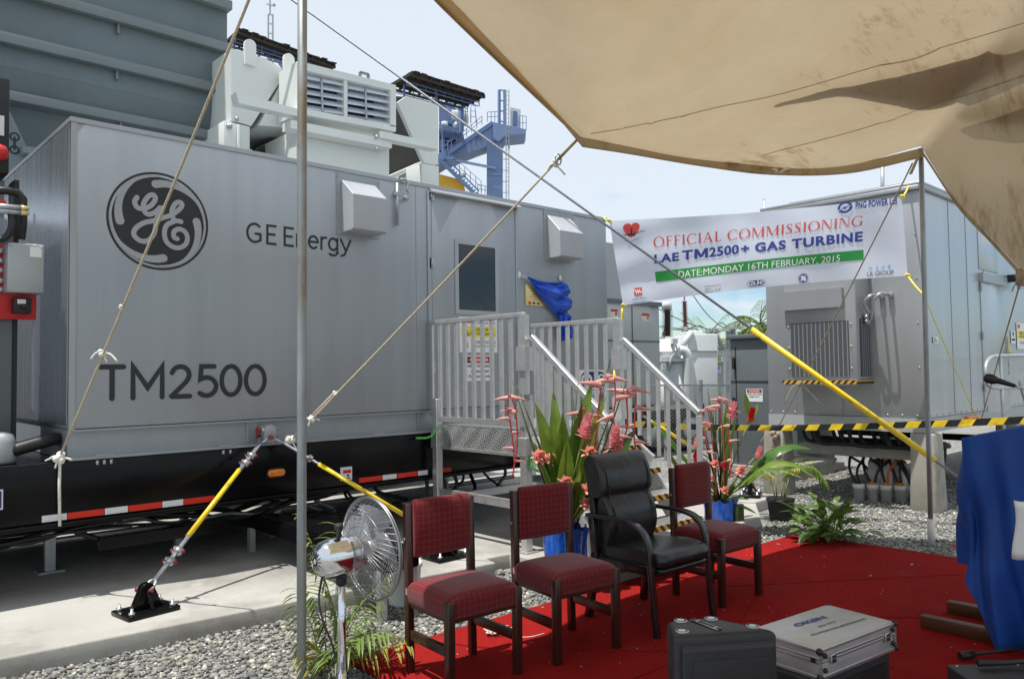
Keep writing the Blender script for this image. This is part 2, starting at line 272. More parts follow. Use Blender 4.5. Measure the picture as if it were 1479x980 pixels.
# chequer plate: raised lozenges in both diagonals
m, t, b = tree_mat('chequer plate'); M['plate'] = m
tcn = N(t, 'ShaderNodeTexCoord'); mpn = N(t, 'ShaderNodeMapping'); mpn.inputs['Rotation'].default_value = (radians(45), radians(45), radians(45)); mpn.inputs['Scale'].default_value = (1, 1, 1)
t.links.new(tcn.outputs['Object'], mpn.inputs[0])
ck = N(t, 'ShaderNodeTexChecker'); ck.inputs['Scale'].default_value = 46; ck.inputs[1].default_value = (0.72, 0.72, 0.72, 1); ck.inputs[2].default_value = (0.34, 0.34, 0.34, 1); t.links.new(mpn.outputs[0], ck.inputs[0])
t.links.new(ck.outputs[0], b.inputs['Base Color']); b.inputs['Metallic'].default_value = 0.8; b.inputs['Roughness'].default_value = 0.35
bp = N(t, 'ShaderNodeBump'); bp.inputs['Strength'].default_value = 0.7; bp.inputs['Distance'].default_value = 0.006; t.links.new(ck.outputs[1], bp.inputs['Height']); t.links.new(bp.outputs[0], b.inputs['Normal'])

# canvas canopy: cream cloth that lets the sun glow through, brown stains
m, t, b = tree_mat('cream canvas'); M['canvas'] = m
tcn = N(t, 'ShaderNodeTexCoord')
mpn = N(t, 'ShaderNodeMapping'); mpn.inputs['Scale'].default_value = (1, 1, 1); t.links.new(tcn.outputs['Object'], mpn.inputs[0])
n1 = N(t, 'ShaderNodeTexNoise'); n1.inputs['Scale'].default_value = 0.8; n1.inputs['Detail'].default_value = 10; n1.inputs['Roughness'].default_value = 0.7; t.links.new(mpn.outputs[0], n1.inputs['Vector'])
r1 = N(t, 'ShaderNodeValToRGB'); e = r1.color_ramp.elements; e[0].position = 0.3; e[0].color = (0.50, 0.40, 0.255, 1); e[1].position = 0.65; e[1].color = (0.58, 0.485, 0.335, 1); t.links.new(n1.outputs[0], r1.inputs[0])
mp2 = N(t, 'ShaderNodeMapping'); mp2.inputs['Scale'].default_value = (1.2, 4.5, 1.2); mp2.inputs['Rotation'].default_value = (0, 0, radians(-35)); t.links.new(tcn.outputs['Object'], mp2.inputs[0])
n2 = N(t, 'ShaderNodeTexNoise'); n2.inputs['Scale'].default_value = 2.4; n2.inputs['Detail'].default_value = 12; n2.inputs['Roughness'].default_value = 0.75; t.links.new(mp2.outputs[0], n2.inputs['Vector'])
n3 = N(t, 'ShaderNodeTexNoise'); n3.inputs['Scale'].default_value = 0.55; n3.inputs['Detail'].default_value = 2; t.links.new(tcn.outputs['Object'], n3.inputs['Vector'])
mu = N(t, 'ShaderNodeMath', operation='MULTIPLY'); t.links.new(n2.outputs[0], mu.inputs[0]); t.links.new(n3.outputs[0], mu.inputs[1])
mr2 = N(t, 'ShaderNodeMapRange'); mr2.inputs[1].default_value = 0.275; mr2.inputs[2].default_value = 0.37; mr2.inputs[4].default_value = 0.75; t.links.new(mu.outputs[0], mr2.inputs[0])
mx2 = N(t, 'ShaderNodeMixRGB'); mx2.inputs[2].default_value = (0.30, 0.19, 0.10, 1); t.links.new(mr2.outputs[0], mx2.inputs[0]); t.links.new(r1.outputs[0], mx2.inputs[1])
di = N(t, 'ShaderNodeBsdfDiffuse'); tr = N(t, 'ShaderNodeBsdfTranslucent'); ms = N(t, 'ShaderNodeMixShader'); ms.inputs[0].default_value = 0.285
nb = N(t, 'ShaderNodeTexNoise'); nb.inputs['Scale'].default_value = 5; nb.inputs['Detail'].default_value = 6; t.links.new(tcn.outputs['Object'], nb.inputs['Vector'])
bp = N(t, 'ShaderNodeBump'); bp.inputs['Strength'].default_value = 0.35; bp.inputs['Distance'].default_value = 0.03; t.links.new(nb.outputs[0], bp.inputs['Height']); t.links.new(bp.outputs[0], di.inputs['Normal'])
t.links.new(mx2.outputs[0], di.inputs[0]); t.links.new(mx2.outputs[0], tr.inputs[0]); t.links.new(di.outputs[0], ms.inputs[1]); t.links.new(tr.outputs[0], ms.inputs[2])
t.links.new(ms.outputs[0], t.nodes['Material Output'].inputs[0])

M['canvas_edge'] = mat('edge canvas with painted glow', (0.66, 0.49, 0.27), 0.8, 0, 0.08, 4, trans=0.40, bump=0.2, bs=20)  # brighter, yellower canvas: the sun's glow along the edge is put into the colour
# banner cloth, a little see-through
M['banner'] = mat('white banner vinyl', (0.72, 0.76, 0.86), 0.4, 0, 0.04, 3, trans=0.30, bump=0.25, bs=5)

# grille: dark holes in grey sheet
def grille(name, ax, base):
    m, t, b = tree_mat(name)
    tcn = N(t, 'ShaderNodeTexCoord'); sp = N(t, 'ShaderNodeSeparateXYZ'); t.links.new(tcn.outputs['Object'], sp.inputs[0])
    def fr(o, s):
        a = N(t, 'ShaderNodeMath', operation='MULTIPLY'); a.inputs[1].default_value = s; t.links.new(o, a.inputs[0])
        f = N(t, 'ShaderNodeMath', operation='FRACT'); t.links.new(a.outputs[0], f.inputs[0])
        l = N(t, 'ShaderNodeMath', operation='GREATER_THAN'); l.inputs[1].default_value = 0.22; t.links.new(f.outputs[0], l.inputs[0]); return l.outputs[0]
    k = N(t, 'ShaderNodeMath', operation='MULTIPLY'); t.links.new(fr(sp.outputs[ax], 19), k.inputs[0]); t.links.new(fr(sp.outputs[2], 42), k.inputs[1])
    mx = N(t, 'ShaderNodeMixRGB'); mx.inputs[1].default_value = (*base, 1); mx.inputs[2].default_value = (0.03, 0.032, 0.04, 1); t.links.new(k.outputs[0], mx.inputs[0]); t.links.new(mx.outputs[0], b.inputs['Base Color'])
    b.inputs['Roughness'].default_value = 0.5
    bp = N(t, 'ShaderNodeBump'); bp.invert = True; bp.inputs['Strength'].default_value = 0.8; bp.inputs['Distance'].default_value = 0.01; t.links.new(k.outputs[0], bp.inputs['Height']); t.links.new(bp.outputs[0], b.inputs['Normal'])
    return m
M['grilley'] = grille('grille across y', 1, (0.22, 0.23, 0.25)); M['grillex'] = grille('grille across x', 0, (0.24, 0.25, 0.27))
M['hood'] = mat('hood grey with painted sun', (0.40, 0.42, 0.44), 0.4, 0.1, 0.06)  # trailer grey made paler all over to paint in the sunlit hood tops

m, t, b = tree_mat('clear fan blade'); M['fanblade'] = m
b.inputs['Base Color'].default_value = (0.55, 0.58, 0.62, 1); b.inputs['Roughness'].default_value = 0.15
tb = N(t, 'ShaderNodeBsdfTransparent'); ms = N(t, 'ShaderNodeMixShader'); ms.inputs[0].default_value = 0.38
t.links.new(tb.outputs[0], ms.inputs[1]); t.links.new(b.outputs[0], ms.inputs[2]); t.links.new(ms.outputs[0], t.nodes['Material Output'].inputs[0])

# ------------------------------------------------------------------ mesh helpers
WM = {}
def wmat(o): return WM.get(o.name, Matrix.Identity(4))
def link(o, parent=None, local=False):
    COL.objects.link(o)
    if parent is not None:
        o.parent = parent
        if not local: o.matrix_parent_inverse = wmat(parent).inverted()
    return o
def props(o, label=None, cat=None, group=None, kind=None):
    if label: o['label'] = label
    if cat: o['category'] = cat
    if group: o['group'] = group
    if kind: o['kind'] = kind
    return o
def thing(name, label, cat, loc=(0, 0, 0), group=None):
    o = bpy.data.objects.new(name, None); o.empty_display_size = 0.1; COL.objects.link(o); o.location = loc
    WM[o.name] = Matrix.Translation(Vector(loc)); return props(o, label, cat, group)

class MB:
    def __init__(s): s.v = []; s.f = []; s.s = []; s.m = []
    def add(s, vs, fs, smooth=False, mi=0):
        n = len(s.v); s.v += [tuple(p) for p in vs]
        for f in fs: s.f.append(tuple(i+n for i in f)); s.s.append(smooth); s.m.append(mi)
        return s
    def box(s, a, b, mi=0):
        x0, x1 = sorted((a[0], b[0])); y0, y1 = sorted((a[1], b[1])); z0, z1 = sorted((a[2], b[2]))
        return s.add([(x0, y0, z0), (x1, y0, z0), (x1, y1, z0), (x0, y1, z0), (x0, y0, z1), (x1, y0, z1), (x1, y1, z1), (x0, y1, z1)],
                     [(0, 3, 2, 1), (4, 5, 6, 7), (0, 1, 5, 4), (1, 2, 6, 5), (2, 3, 7, 6), (3, 0, 4, 7)], False, mi)
    def hexa(s, p, mi=0):   # 8 points: bottom loop then top loop
        return s.add(p, [(0, 3, 2, 1), (4, 5, 6, 7), (0, 1, 5, 4), (1, 2, 6, 5), (2, 3, 7, 6), (3, 0, 4, 7)], False, mi)
    def bar(s, p0, p1, w, h=None, up=None, mi=0):
        p0 = Vector(p0); p1 = Vector(p1); h = h or w; d = (p1-p0).normalized()
        up = Vector(up) if up is not None else (Z if abs(d.z) < 0.95 else V(0, 1, 0))
        sx = d.cross(up).normalized()*(w/2); uy = sx.cross(d).normalized()*(h/2)
        q = []
        for p in (p0, p1): q += [p-sx-uy, p+sx-uy, p+sx+uy, p-sx+uy]
        return s.add(q, [(3, 2, 1, 0), (4, 5, 6, 7), (0, 1, 5, 4), (1, 2, 6, 5), (2, 3, 7, 6), (3, 0, 4, 7)], False, mi)
    def tube(s, pts, r, n=8, cap=True, mi=0, flat=1.0):
        pts = [Vector(p) for p in pts]; k = len(pts); rs = r if isinstance(r, (list, tuple)) else [r]*k
        vs = []; ref = None
        for i, p in enumerate(pts):
            d = (pts[min(i+1, k-1)]-pts[max(i-1, 0)]).normalized()
            if ref is None: ref = d.cross(Z if abs(d.z) < 0.9 else V(1, 0, 0)).normalized()
            ref = (ref - d*ref.dot(d)).normalized(); b2 = d.cross(ref)
            for j in range(n):
                a = 2*pi*j/n; vs.append(p + ref*(cos(a)*rs[i]) + b2*(sin(a)*rs[i]*flat))
        fs = [(i*n+j, i*n+(j+1) % n, (i+1)*n+(j+1) % n, (i+1)*n+j) for i in range(k-1) for j in range(n)]
        s.add(vs, fs, True, mi)
        if cap:
            m0 = len(s.v)-len(vs)
            s.f.append(tuple(m0+j for j in reversed(range(n)))); s.s.append(False); s.m.append(mi)
            s.f.append(tuple(m0+(k-1)*n+j for j in range(n))); s.s.append(False); s.m.append(mi)
        return s
    def lathe(s, prof, c=(0, 0, 0), ax=None, n=24, mi=0, smooth=True):
        c = Vector(c); ax = Vector(ax).normalized() if ax is not None else Z
        u = ax.cross(V(0, 1, 0) if abs(ax.y) < 0.9 else V(1, 0, 0)).normalized(); w2 = ax.cross(u)
        vs = [c + ax*h + (u*cos(2*pi*j/n)+w2*sin(2*pi*j/n))*r for (r, h) in prof for j in range(n)]
        fs = [(i*n+j, i*n+(j+1) % n, (i+1)*n+(j+1) % n, (i+1)*n+j) for i in range(len(prof)-1) for j in range(n)]
        s.add(vs, fs, smooth, mi); m0 = len(s.v)-len(vs)
        s.f.append(tuple(m0+j for j in reversed(range(n)))); s.s.append(False); s.m.append(mi)
        s.f.append(tuple(m0+(len(prof)-1)*n+j for j in range(n))); s.s.append(False); s.m.append(mi)
        return s
    def prism(s, poly, fn, d0, d1, mi=0):   # poly in 2D, fn(x, y, d) -> 3D
        k = len(poly); vs = [fn(x, y, d0) for x, y in poly] + [fn(x, y, d1) for x, y in poly]
        fs = [tuple(range(k)), tuple(range(2*k-1, k-1, -1))] + [(i, i+k, (i+1) % k+k, (i+1) % k) for i in range(k)]
        return s.add(vs, fs, False, mi)
    def grid(s, P, smooth=True, mi=0):
        r = len(P); c = len(P[0])
        return s.add([p for row in P for p in row], [(i*c+j, i*c+j+1, (i+1)*c+j+1, (i+1)*c+j) for i in range(r-1) for j in range(c-1)], smooth, mi)
    def sphere(s, c, r, n=10, mi=0, sc=(1, 1, 1)):
        c = Vector(c); vs = []; k = n//2+1
        for i in range(k):
            a = pi*i/(k-1)
            for j in range(n): vs.append(c+V(sin(a)*cos(2*pi*j/n)*r*sc[0], sin(a)*sin(2*pi*j/n)*r*sc[1], cos(a)*r*sc[2]))
        return s.add(vs, [(i*n+j, (i+1)*n+j, (i+1)*n+(j+1) % n, i*n+(j+1) % n) for i in range(k-1) for j in range(n)], True, mi)
    def build(s, name, mt, parent=None, bevel=0.0, seg=2, local=False, solid=0.0, recalc=True):
        me = bpy.data.meshes.new(name); me.from_pydata(s.v, [], s.f)
        mts = mt if isinstance(mt, list) else [mt]
        for q in mts: me.materials.append(M[q] if isinstance(q, str) else q)
        me.polygons.foreach_set('use_smooth', s.s); me.polygons.foreach_set('material_index', s.m)
        me.update()
        if bevel or solid or recalc:
            bm = bmesh.new(); bm.from_mesh(me)
            if solid:
                bmesh.ops.solidify(bm, geom=bm.faces[:], thickness=solid)
            bmesh.ops.recalc_face_normals(bm, faces=bm.faces[:])
            if bevel:
                es = [e for e in bm.edges if len(e.link_faces) == 2 and e.calc_face_angle(0) > 0.5]
                bmesh.ops.bevel(bm, geom=es, offset=bevel, segments=seg, affect='EDGES', clamp_overlap=True, profile=0.5)
                if seg > 1:
                    for f in bm.faces: f.smooth = True
            bm.to_mesh(me); bm.free()
            if bevel and seg > 1: me.set_sharp_from_angle(angle=radians(50))
        o = bpy.data.objects.new(name, me); link(o, parent, local); return o

def dup(o, parent=None):
    c = o.copy(); COL.objects.link(c)
    if parent is not None: c.parent = parent
    for ch in list(o.children): dup(ch, c)
    return c
def lerp(a, b, t): return a+(b-a)*t
def cat(pts, n=6):   # catmull-rom through points of any dimension
    P = [Vector(p) for p in pts]; r = []
    for i in range(len(P)-1):
        a = P[i-1] if i else P[0]*2-P[1]; b, c = P[i], P[i+1]; d = P[i+2] if i+2 < len(P) else P[-1]*2-P[-2]
        for k in range(n):
            t = k/n; r.append(0.5*((2*b)+(c-a)*t+(2*a-5*b+4*c-d)*t*t+(3*b-a-3*c+d)*t**3))
    r.append(P[-1]); return r
def sagline(a, b, sag, n=10):
    a = Vector(a); b = Vector(b); return [a.lerp(b, i/n)-Z*(4*sag*(i/n)*(1-i/n)) for i in range(n+1)]

# ------------------------------------------------------------------ lettering
def fit(s, x, y, w, h, bold=0.0, sp=1.0):
    """a line of type fitted to width w and capital height h; returns flat shapes"""
    def raw(q):
        cu = bpy.data.curves.new('type', 'FONT'); cu.body = q; cu.size = 1; cu.offset = bold; cu.space_character = sp; cu.resolution_u = 3
        ob = bpy.data.objects.new('type', cu); COL.objects.link(ob)
        dg = bpy.context.evaluated_depsgraph_get(); me = bpy.data.meshes.new_from_object(ob.evaluated_get(dg))
        vs = [(p.co.x, p.co.y) for p in me.vertices]; fs = [tuple(p.vertices) for p in me.polygons]
        bpy.data.objects.remove(ob); bpy.data.curves.remove(cu); bpy.data.meshes.remove(me); return vs, fs
    vs, fs = raw(s); hv, _ = raw('H')
    x0 = min(p[0] for p in vs); x1 = max(p[0] for p in vs); b0 = min(p[1] for p in hv); b1 = max(p[1] for p in hv)
    return [([(x+(p[0]-x0)/(x1-x0)*w, y+(p[1]-b0)/(b1-b0)*h, 0.0) for p in vs], fs)]
def stroke(pts, wd, smooth=0, z0=0.0, dz=0.0004):
    pts = [V(p[0], p[1]) for p in pts]; 
    if smooth: pts = cat(pts, smooth)
    k = len(pts); ws = wd if isinstance(wd, (list, tuple)) else [wd]*k
    if len(ws) != k: ws = [ws[0]+(ws[-1]-ws[0])*i/(k-1) if len(ws) == 2 else cat([(q,) + (0,) for q in ws], max(1, (k-1)//(len(ws)-1)))[min(i, k-1)][0] for i in range(k)]
    vs = []; fs = []
    for i in range(k):
        d0 = (pts[i]-pts[i-1]).normalized() if i else (pts[1]-pts[0]).normalized()
        d1 = (pts[i+1]-pts[i]).normalized() if i < k-1 else d0
        nn = V(-(d0+d1).y, (d0+d1).x); nn = nn.normalized() if nn.length > 1e-6 else V(-d0.y, d0.x)
        cc = max(0.35, abs(nn.dot(V(-d0.y, d0.x)))); q = nn*(ws[i]/2/cc); z = z0+dz*i/max(1, k-1)
        vs += [(pts[i].x+q.x, pts[i].y+q.y, z), (pts[i].x-q.x, pts[i].y-q.y, z)]
    fs = [(2*i, 2*i+1, 2*i+3, 2*i+2) for i in range(k-1)]
    for e, (i, sg) in enumerate(((0, -1), (k-1, 1))):
        d = (pts[1]-pts[0]).normalized() if i == 0 else (pts[-1]-pts[-2]).normalized()
        n = V(-d.y, d.x); r = ws[i]/2; z = z0+dz*i/max(1, k-1); b = len(vs)
        vs += [(pts[i].x+(n.x*cos(a)+sg*d.x*sin(a))*r, pts[i].y+(n.y*cos(a)+sg*d.y*sin(a))*r, z) for a in [pi*j/8 for j in range(9)]]
        fs.append(tuple(range(b, b+9)))
    return (vs, fs)
def poly(pts, z=0.0): return ([(p[0], p[1], z) for p in pts], [tuple(range(len(pts)))])
def ring(cx, cy, r0, r1, n=64, sx=1.0, z=0.0, a0=0.0, a1=2*pi):
    vs = []; 
    for i in range(n+1):
        a = a0+(a1-a0)*i/n; vs += [(cx+cos(a)*r0*sx, cy+sin(a)*r0, z), (cx+cos(a)*r1*sx, cy+sin(a)*r1, z)]
    return (vs, [(2*i, 2*i+1, 2*i+3, 2*i+2) for i in range(n)])
def disc(cx, cy, r, n=64, sx=1.0, z=0.0): return ([(cx+cos(2*pi*i/n)*r*sx, cy+sin(2*pi*i/n)*r, z) for i in range(n)], [tuple(range(n))])
def xf(shapes, fn): return [([fn(*p) for p in vs], fs) for vs, fs in shapes]
def put(name, shapes, fn, mt, parent):
    b = MB()
    for vs, fs in shapes: b.add([fn(*p) for p in vs], fs)
    return b.build(name, mt, parent, recalc=False)
def move(shapes, x, y, sx=1.0, sy=None):
    sy = sx if sy is None else sy
    return [([(p[0]*sx+x, p[1]*sy+y, p[2]) for p in vs], fs) for vs, fs in shapes]

def arc(cx, cy, rx, ry, a0, a1, n=10): return [(cx+rx*cos(radians(a0+(a1-a0)*i/n)), cy+ry*sin(radians(a0+(a1-a0)*i/n))) for i in range(n+1)]
RL = {  # rounded sans letters as centre lines, capital height 1
 'T': (0.72, [[(0, 1), (0.72, 1)], [(0.36, 1), (0.36, 0)]]),
 'M': (0.86, [[(0, 0), (0, 1), (0.43, 0.32), (0.86, 1), (0.86, 0)]]),
 '2': (0.58, [arc(0.28, 0.72, 0.28, 0.28, 165, -25, 12)+[(0.45, 0.47), (0.0, 0.02), (0.02, 0), (0.58, 0)]]),
 '5': (0.56, [[(0.50, 1), (0.10, 1), (0.07, 0.56)]+arc(0.26, 0.31, 0.30, 0.31, 118, -135, 16)]),
 '0': (0.60, [arc(0.30, 0.5, 0.30, 0.5, 90, 450, 36)]),
 'G': (0.72, [arc(0.40, 0.5, 0.40, 0.5, 48, 300, 20)+[(0.72, 0.12), (0.72, 0.46), (0.45, 0.46)]]),
 'E': (0.50, [[(0.50, 1), (0, 1), (0, 0), (0.50, 0)], [(0, 0.52), (0.43, 0.52)]]),
 'n': (0.45, [[(0, 0), (0, 0.70)], [(0, 0.45)]+arc(0.225, 0.45, 0.225, 0.24, 170, 0, 10)+[(0.45, 0)]]),
 'e': (0.48, [[(0.02, 0.37), (0.48, 0.37)]+arc(0.24, 0.35, 0.24, 0.35, 5, 310, 20)]),
 'r': (0.28, [[(0, 0), (0, 0.70)], [(0, 0.42)]+arc(0.24, 0.45, 0.24, 0.25, 175, 80, 8)]),
 'g': (0.46, [arc(0.23, 0.36, 0.23, 0.34, 40, 320, 18), [(0.46, 0.70), (0.46, -0.10)]+arc(0.22, -0.10, 0.24, 0.20, 0, -140, 10)]),
 'y': (0.48, [[(0, 0.70), (0.24, 0.05)], [(0.48, 0.70), (0.18, -0.20), (0.02, -0.29)]]),
}
def rounded(ch, x0, x1, y0, h, wd):
    w0, st = RL[ch]; s = (x1-x0)/w0
    return [stroke([(x0+p[0]*s, y0+p[1]*h) for p in q], wd, 0, i*0.0005) for i, q in enumerate(st)]

def serif(ch, z=0.0):
    """roman inscription capitals, height 1; returns (advance, shapes)"""
    T, t, sh = 0.15, 0.055, 0.035; S = []
    k = [0]
    def P(pts): k[0] += 1; S.append(poly(pts, z+k[0]*0.0002))
    def R(x0, y0, x1, y1): P([(x0, y0), (x1, y0), (x1, y1), (x0, y1)])
    def stem(x, w=T, b=True, tp=True):
        R(x, 0, x+w, 1)
        if b: R(x-0.07, 0, x+w+0.07, sh)
        if tp: R(x-0.07, 1-sh, x+w+0.07, 1)
    def bowl(cx, rx, a0, a1):
        n = 40; o = []; i_ = []
        for q in range(n+1):
            a = radians(a0+(a1-a0)*q/n); o.append((cx+rx*cos(a), 0.5+0.52*sin(a))); i_.append((cx+(rx-T)*cos(a), 0.5+(0.52-t)*sin(a)))
        k[0] += 1; zz = z+k[0]*0.0002
        S.append(([(p[0], p[1], zz) for pr in zip(o, i_) for p in pr], [(2*q, 2*q+1, 2*q+3, 2*q+2) for q in range(n)]))
    if ch == 'I': stem(0.10); return 0.35, S
    if ch == 'F' or ch == 'L':
        stem(0.10)
        if ch == 'F': R(0.25, 1-t, 0.58, 1); R(0.54, 0.82, 0.58, 1-t); R(0.25, 0.5, 0.50, 0.5+t); R(0.47, 0.42, 0.50, 0.62); return 0.63, S
        R(0.25, 0, 0.60, t); R(0.56, t, 0.60, 0.22); return 0.64, S
    if ch == 'O': bowl(0.52, 0.50, 0, 360); return 1.04, S
    if ch == 'C': bowl(0.52, 0.50, 48, 312); R(0.82, 0.78, 0.86, 1.0); R(0.82, 0.0, 0.86, 0.2); return 0.92, S
    if ch == 'G': bowl(0.52, 0.50, 48, 315); R(0.82, 0.78, 0.86, 1.0); R(0.76, 0.06, 0.90, 0.44); R(0.68, 0.42, 0.98, 0.455); return 1.0, S
    if ch == 'N': stem(0.08, t, True, False); R(0.01, 1-sh, 0.14, 1); P([(0.08, 1), (0.26, 1), (0.86, 0), (0.78, 0)]); stem(0.80, t, False, True); return 0.95, S
    if ch == 'M': stem(0.08, t, True, False); stem(0.90, T, True, False); P([(0.08, 1), (0.25, 1), (0.58, 0.1), (0.52, 0.0)]); P([(0.98, 1), (1.05, 1), (0.56, 0.0), (0.52, 0.06)]); R(0.0, 1-sh, 0.2, 1); R(0.95, 1-sh, 1.12, 1); return 1.15, S
    if ch == 'A': P([(0.42, 1.02), (0.47, 0.9), (0.15, 0), (0.09, 0)]); P([(0.42, 1.02), (0.50, 1.02), (0.88, 0), (0.70, 0)]); R(0.22, 0.33, 0.66, 0.33+t); R(0.0, 0, 0.24, sh); R(0.62, 0, 0.96, sh); return 0.94, S
    if ch == 'S':
        pts = [(0.50, 0.86), (0.38, 0.96), (0.24, 0.97), (0.13, 0.86), (0.13, 0.70), (0.28, 0.56), (0.44, 0.42), (0.50, 0.24), (0.40, 0.08), (0.26, 0.03), (0.12, 0.08), (0.06, 0.20)]
        S.append(stroke(pts, [0.06, 0.06, 0.07, 0.10, 0.14, 0.15, 0.15, 0.13, 0.09, 0.06, 0.06, 0.06], 0, z)); R(0.47, 0.78, 0.52, 1.0); R(0.04, 0.0, 0.085, 0.24); return 0.62, S
    return 0.35, S
def serif_line(s, x, y, w, h):
    o = []; cx = 0.0
    for ch in s:
        if ch == ' ': cx += 0.40; continue
        a, S = serif(ch); o.append((cx, S)); cx += a+0.09
    k = w/(cx-0.09); r = []
    for c, S in o: r += [([(x+(p[0]+c)*k, y+p[1]*h, p[2]) for p in vs], fs) for vs, fs in S]
    return r

MONO = [[(340, 340), (322, 380), (345, 425), (400, 425), (455, 390), (488, 330), (468, 300), (428, 322), (392, 390), (402, 452), (440, 470), (492, 440), (530, 402), (500, 500), (480, 620), (432, 690), (370, 700), (320, 660), (328, 605), (390, 550), (470, 520), (560, 480), (625, 448), (690, 390), (708, 350), (688, 332), (650, 352), (622, 420), (640, 488), (700, 500)],
        [(650, 500), (585, 540), (562, 600), (575, 680), (630, 724), (690, 726), (740, 690), (754, 630), (730, 582), (682, 566), (640, 595), (642, 640), (668, 652)]]
def roundel(cx, cy, R, wd=0.098):
    """dark shapes and light shapes of the round monogram badge"""
    dark = [ring(cx, cy, R*0.955, R, 96), disc(cx, cy, R*0.905, 96)]
    light = []
    for q in range(4):
        a0 = radians(96-90*q); pts = []; ws = []
        for i in range(15):
            t = i/14; a = a0-radians(96)*t; r = R*(0.755+0.165*min(1, t*1.5)); pts.append((cx+cos(a)*r, cy+sin(a)*r)); ws.append(R*(0.13*(1-t)+0.035))
        light.append(stroke(pts, ws, 0, 0.003, 0.0002))
    for i, s in enumerate(MONO):
        light.append(stroke([(cx+(x-522)/415*R, cy+(517-y)/415*R) for x, y in s], wd*R, 4, 0.004+0.001*i, 0.0009))
    return dark, light

# ------------------------------------------------------------------ plants
def blade(mb, base, d, L, W, droop=0.4, n=7, fold=0.25, roll=0.0, peak=0.4, mi=0, tw=0.0):
    base = Vector(base); d = Vector(d).normalized(); side = d.cross(Z)
    side = side.normalized() if side.length > 0.55 else (Rr-d*Rr.dot(d)).normalized()
    side = Matrix.Rotation(roll, 3, d) @ side
    rows = []; p = base.copy(); dd = d.copy()
    for i in range(n+1):
        t = i/n
        wdt = W*(sin(pi*min(1, t/peak*0.5)) if t < peak else cos(pi/2*((t-peak)/(1-peak))**1.3))*0.5 + W*0.02*(1-t)
        s2 = Matrix.Rotation(tw*t, 3, dd) @ side; up = s2.cross(dd).normalized()
        rows.append([p-s2*wdt+up*wdt*fold, p, p+s2*wdt+up*wdt*fold])
        dd = (dd - Z*(droop/n)).normalized(); p = p + dd*(L/n)
    mb.grid(rows, True, mi); return p
def frond(mb, base, d, L, nl=18, ll=0.3, lw=0.03, droop=0.9, ldroop=0.5, v=0.5, mi=0, r=0.006):
    base = Vector(base); dd = Vector(d).normalized(); p = base.copy(); pts = [p.copy()]; n = 12; dirs = []
    for i in range(n):
        dirs.append(dd.copy()); dd = (dd-Z*(droop/n)).normalized(); p = p+dd*(L/n); pts.append(p.copy())
    mb.tube(pts, [r*(1-0.8*i/n) for i in range(n+1)], 5, True, mi)
    for i in range(nl):
        t = 0.22+0.78*i/(nl-1); k = min(n-1, int(t*n)); q = pts[k].lerp(pts[k+1], t*n-k) if t < 1 else pts[-1]
        dr = dirs[k]; s = dr.cross(Z); s = s.normalized() if s.length > 1e-3 else V(1, 0, 0)
        ln = ll*(0.55+0.45*sin(pi*min(1, t*1.05)))*random.uniform(0.9, 1.1)
        for sg in (-1, 1):
            e = (dr*random.uniform(0.55, 0.8)+s*sg*random.uniform(0.75, 1.0)+Z*v*random.uniform(0.1, 0.5)).normalized()
            blade(mb, q, e, ln, lw, ldroop*random.uniform(0.7, 1.4), 4, 0.3, 0, 0.35, mi)

# ------------------------------------------------------------------ ground, slab, far setting
GZ = 0.0; SZ = 0.12
b = MB()
xs = [-3000, -300, -40, -10, 0, 6, 14, 40, 300, 3000]
b.grid([[(x, y, 0) for x in xs] for y in xs], False)
props(b.build('ground', 'gravel'), kind='structure')
poly_s = [(-6, 5.75), (0.872, 4.99), (2.502, 4.82), (4.12, 4.64), (4.16, 4.80), (4.40, 4.78), (4.36, 4.12), (6.2, 4.02), (7.24, 4.12), (7.98, 4.60), (8.6, 4.62), (8.6, 10.5), (-6, 10.5)]
b = MB(); b.prism(poly_s, lambda x, y, d: (x, y, d), -0.05, SZ)
props(b.build('concrete_slab', 'concrete', bevel=0.012, seg=2), kind='structure')
b = MB(); b.prism([(4.25, 3.66), (6.35, 3.60), (6.5, 3.86), (4.3, 4.0)], lambda x, y, d: (x, y, d), -0.04, 0.022)
props(b.build('concrete_apron', 'concrete', bevel=0.008), kind='structure')
b = MB(); hp = []
for i in range(81):
    a = radians(-60+i*2.6); h = 34+26*sin(i*0.41)+16*sin(i*0.97+1)+8*sin(i*2.3)
    hp.append((1500*cos(a), 1500*sin(a), max(6, h)))
rows = [[(x*0.97, y*0.97, -2) for x, y, h in hp], [(x, y, h*0.6) for x, y, h in hp], [(x*1.06, y*1.06, h) for x, y, h in hp], [(x*1.3, y*1.3, -2) for x, y, h in hp]]
b.grid(rows); props(b.build('hills', 'farhill'), kind='structure')

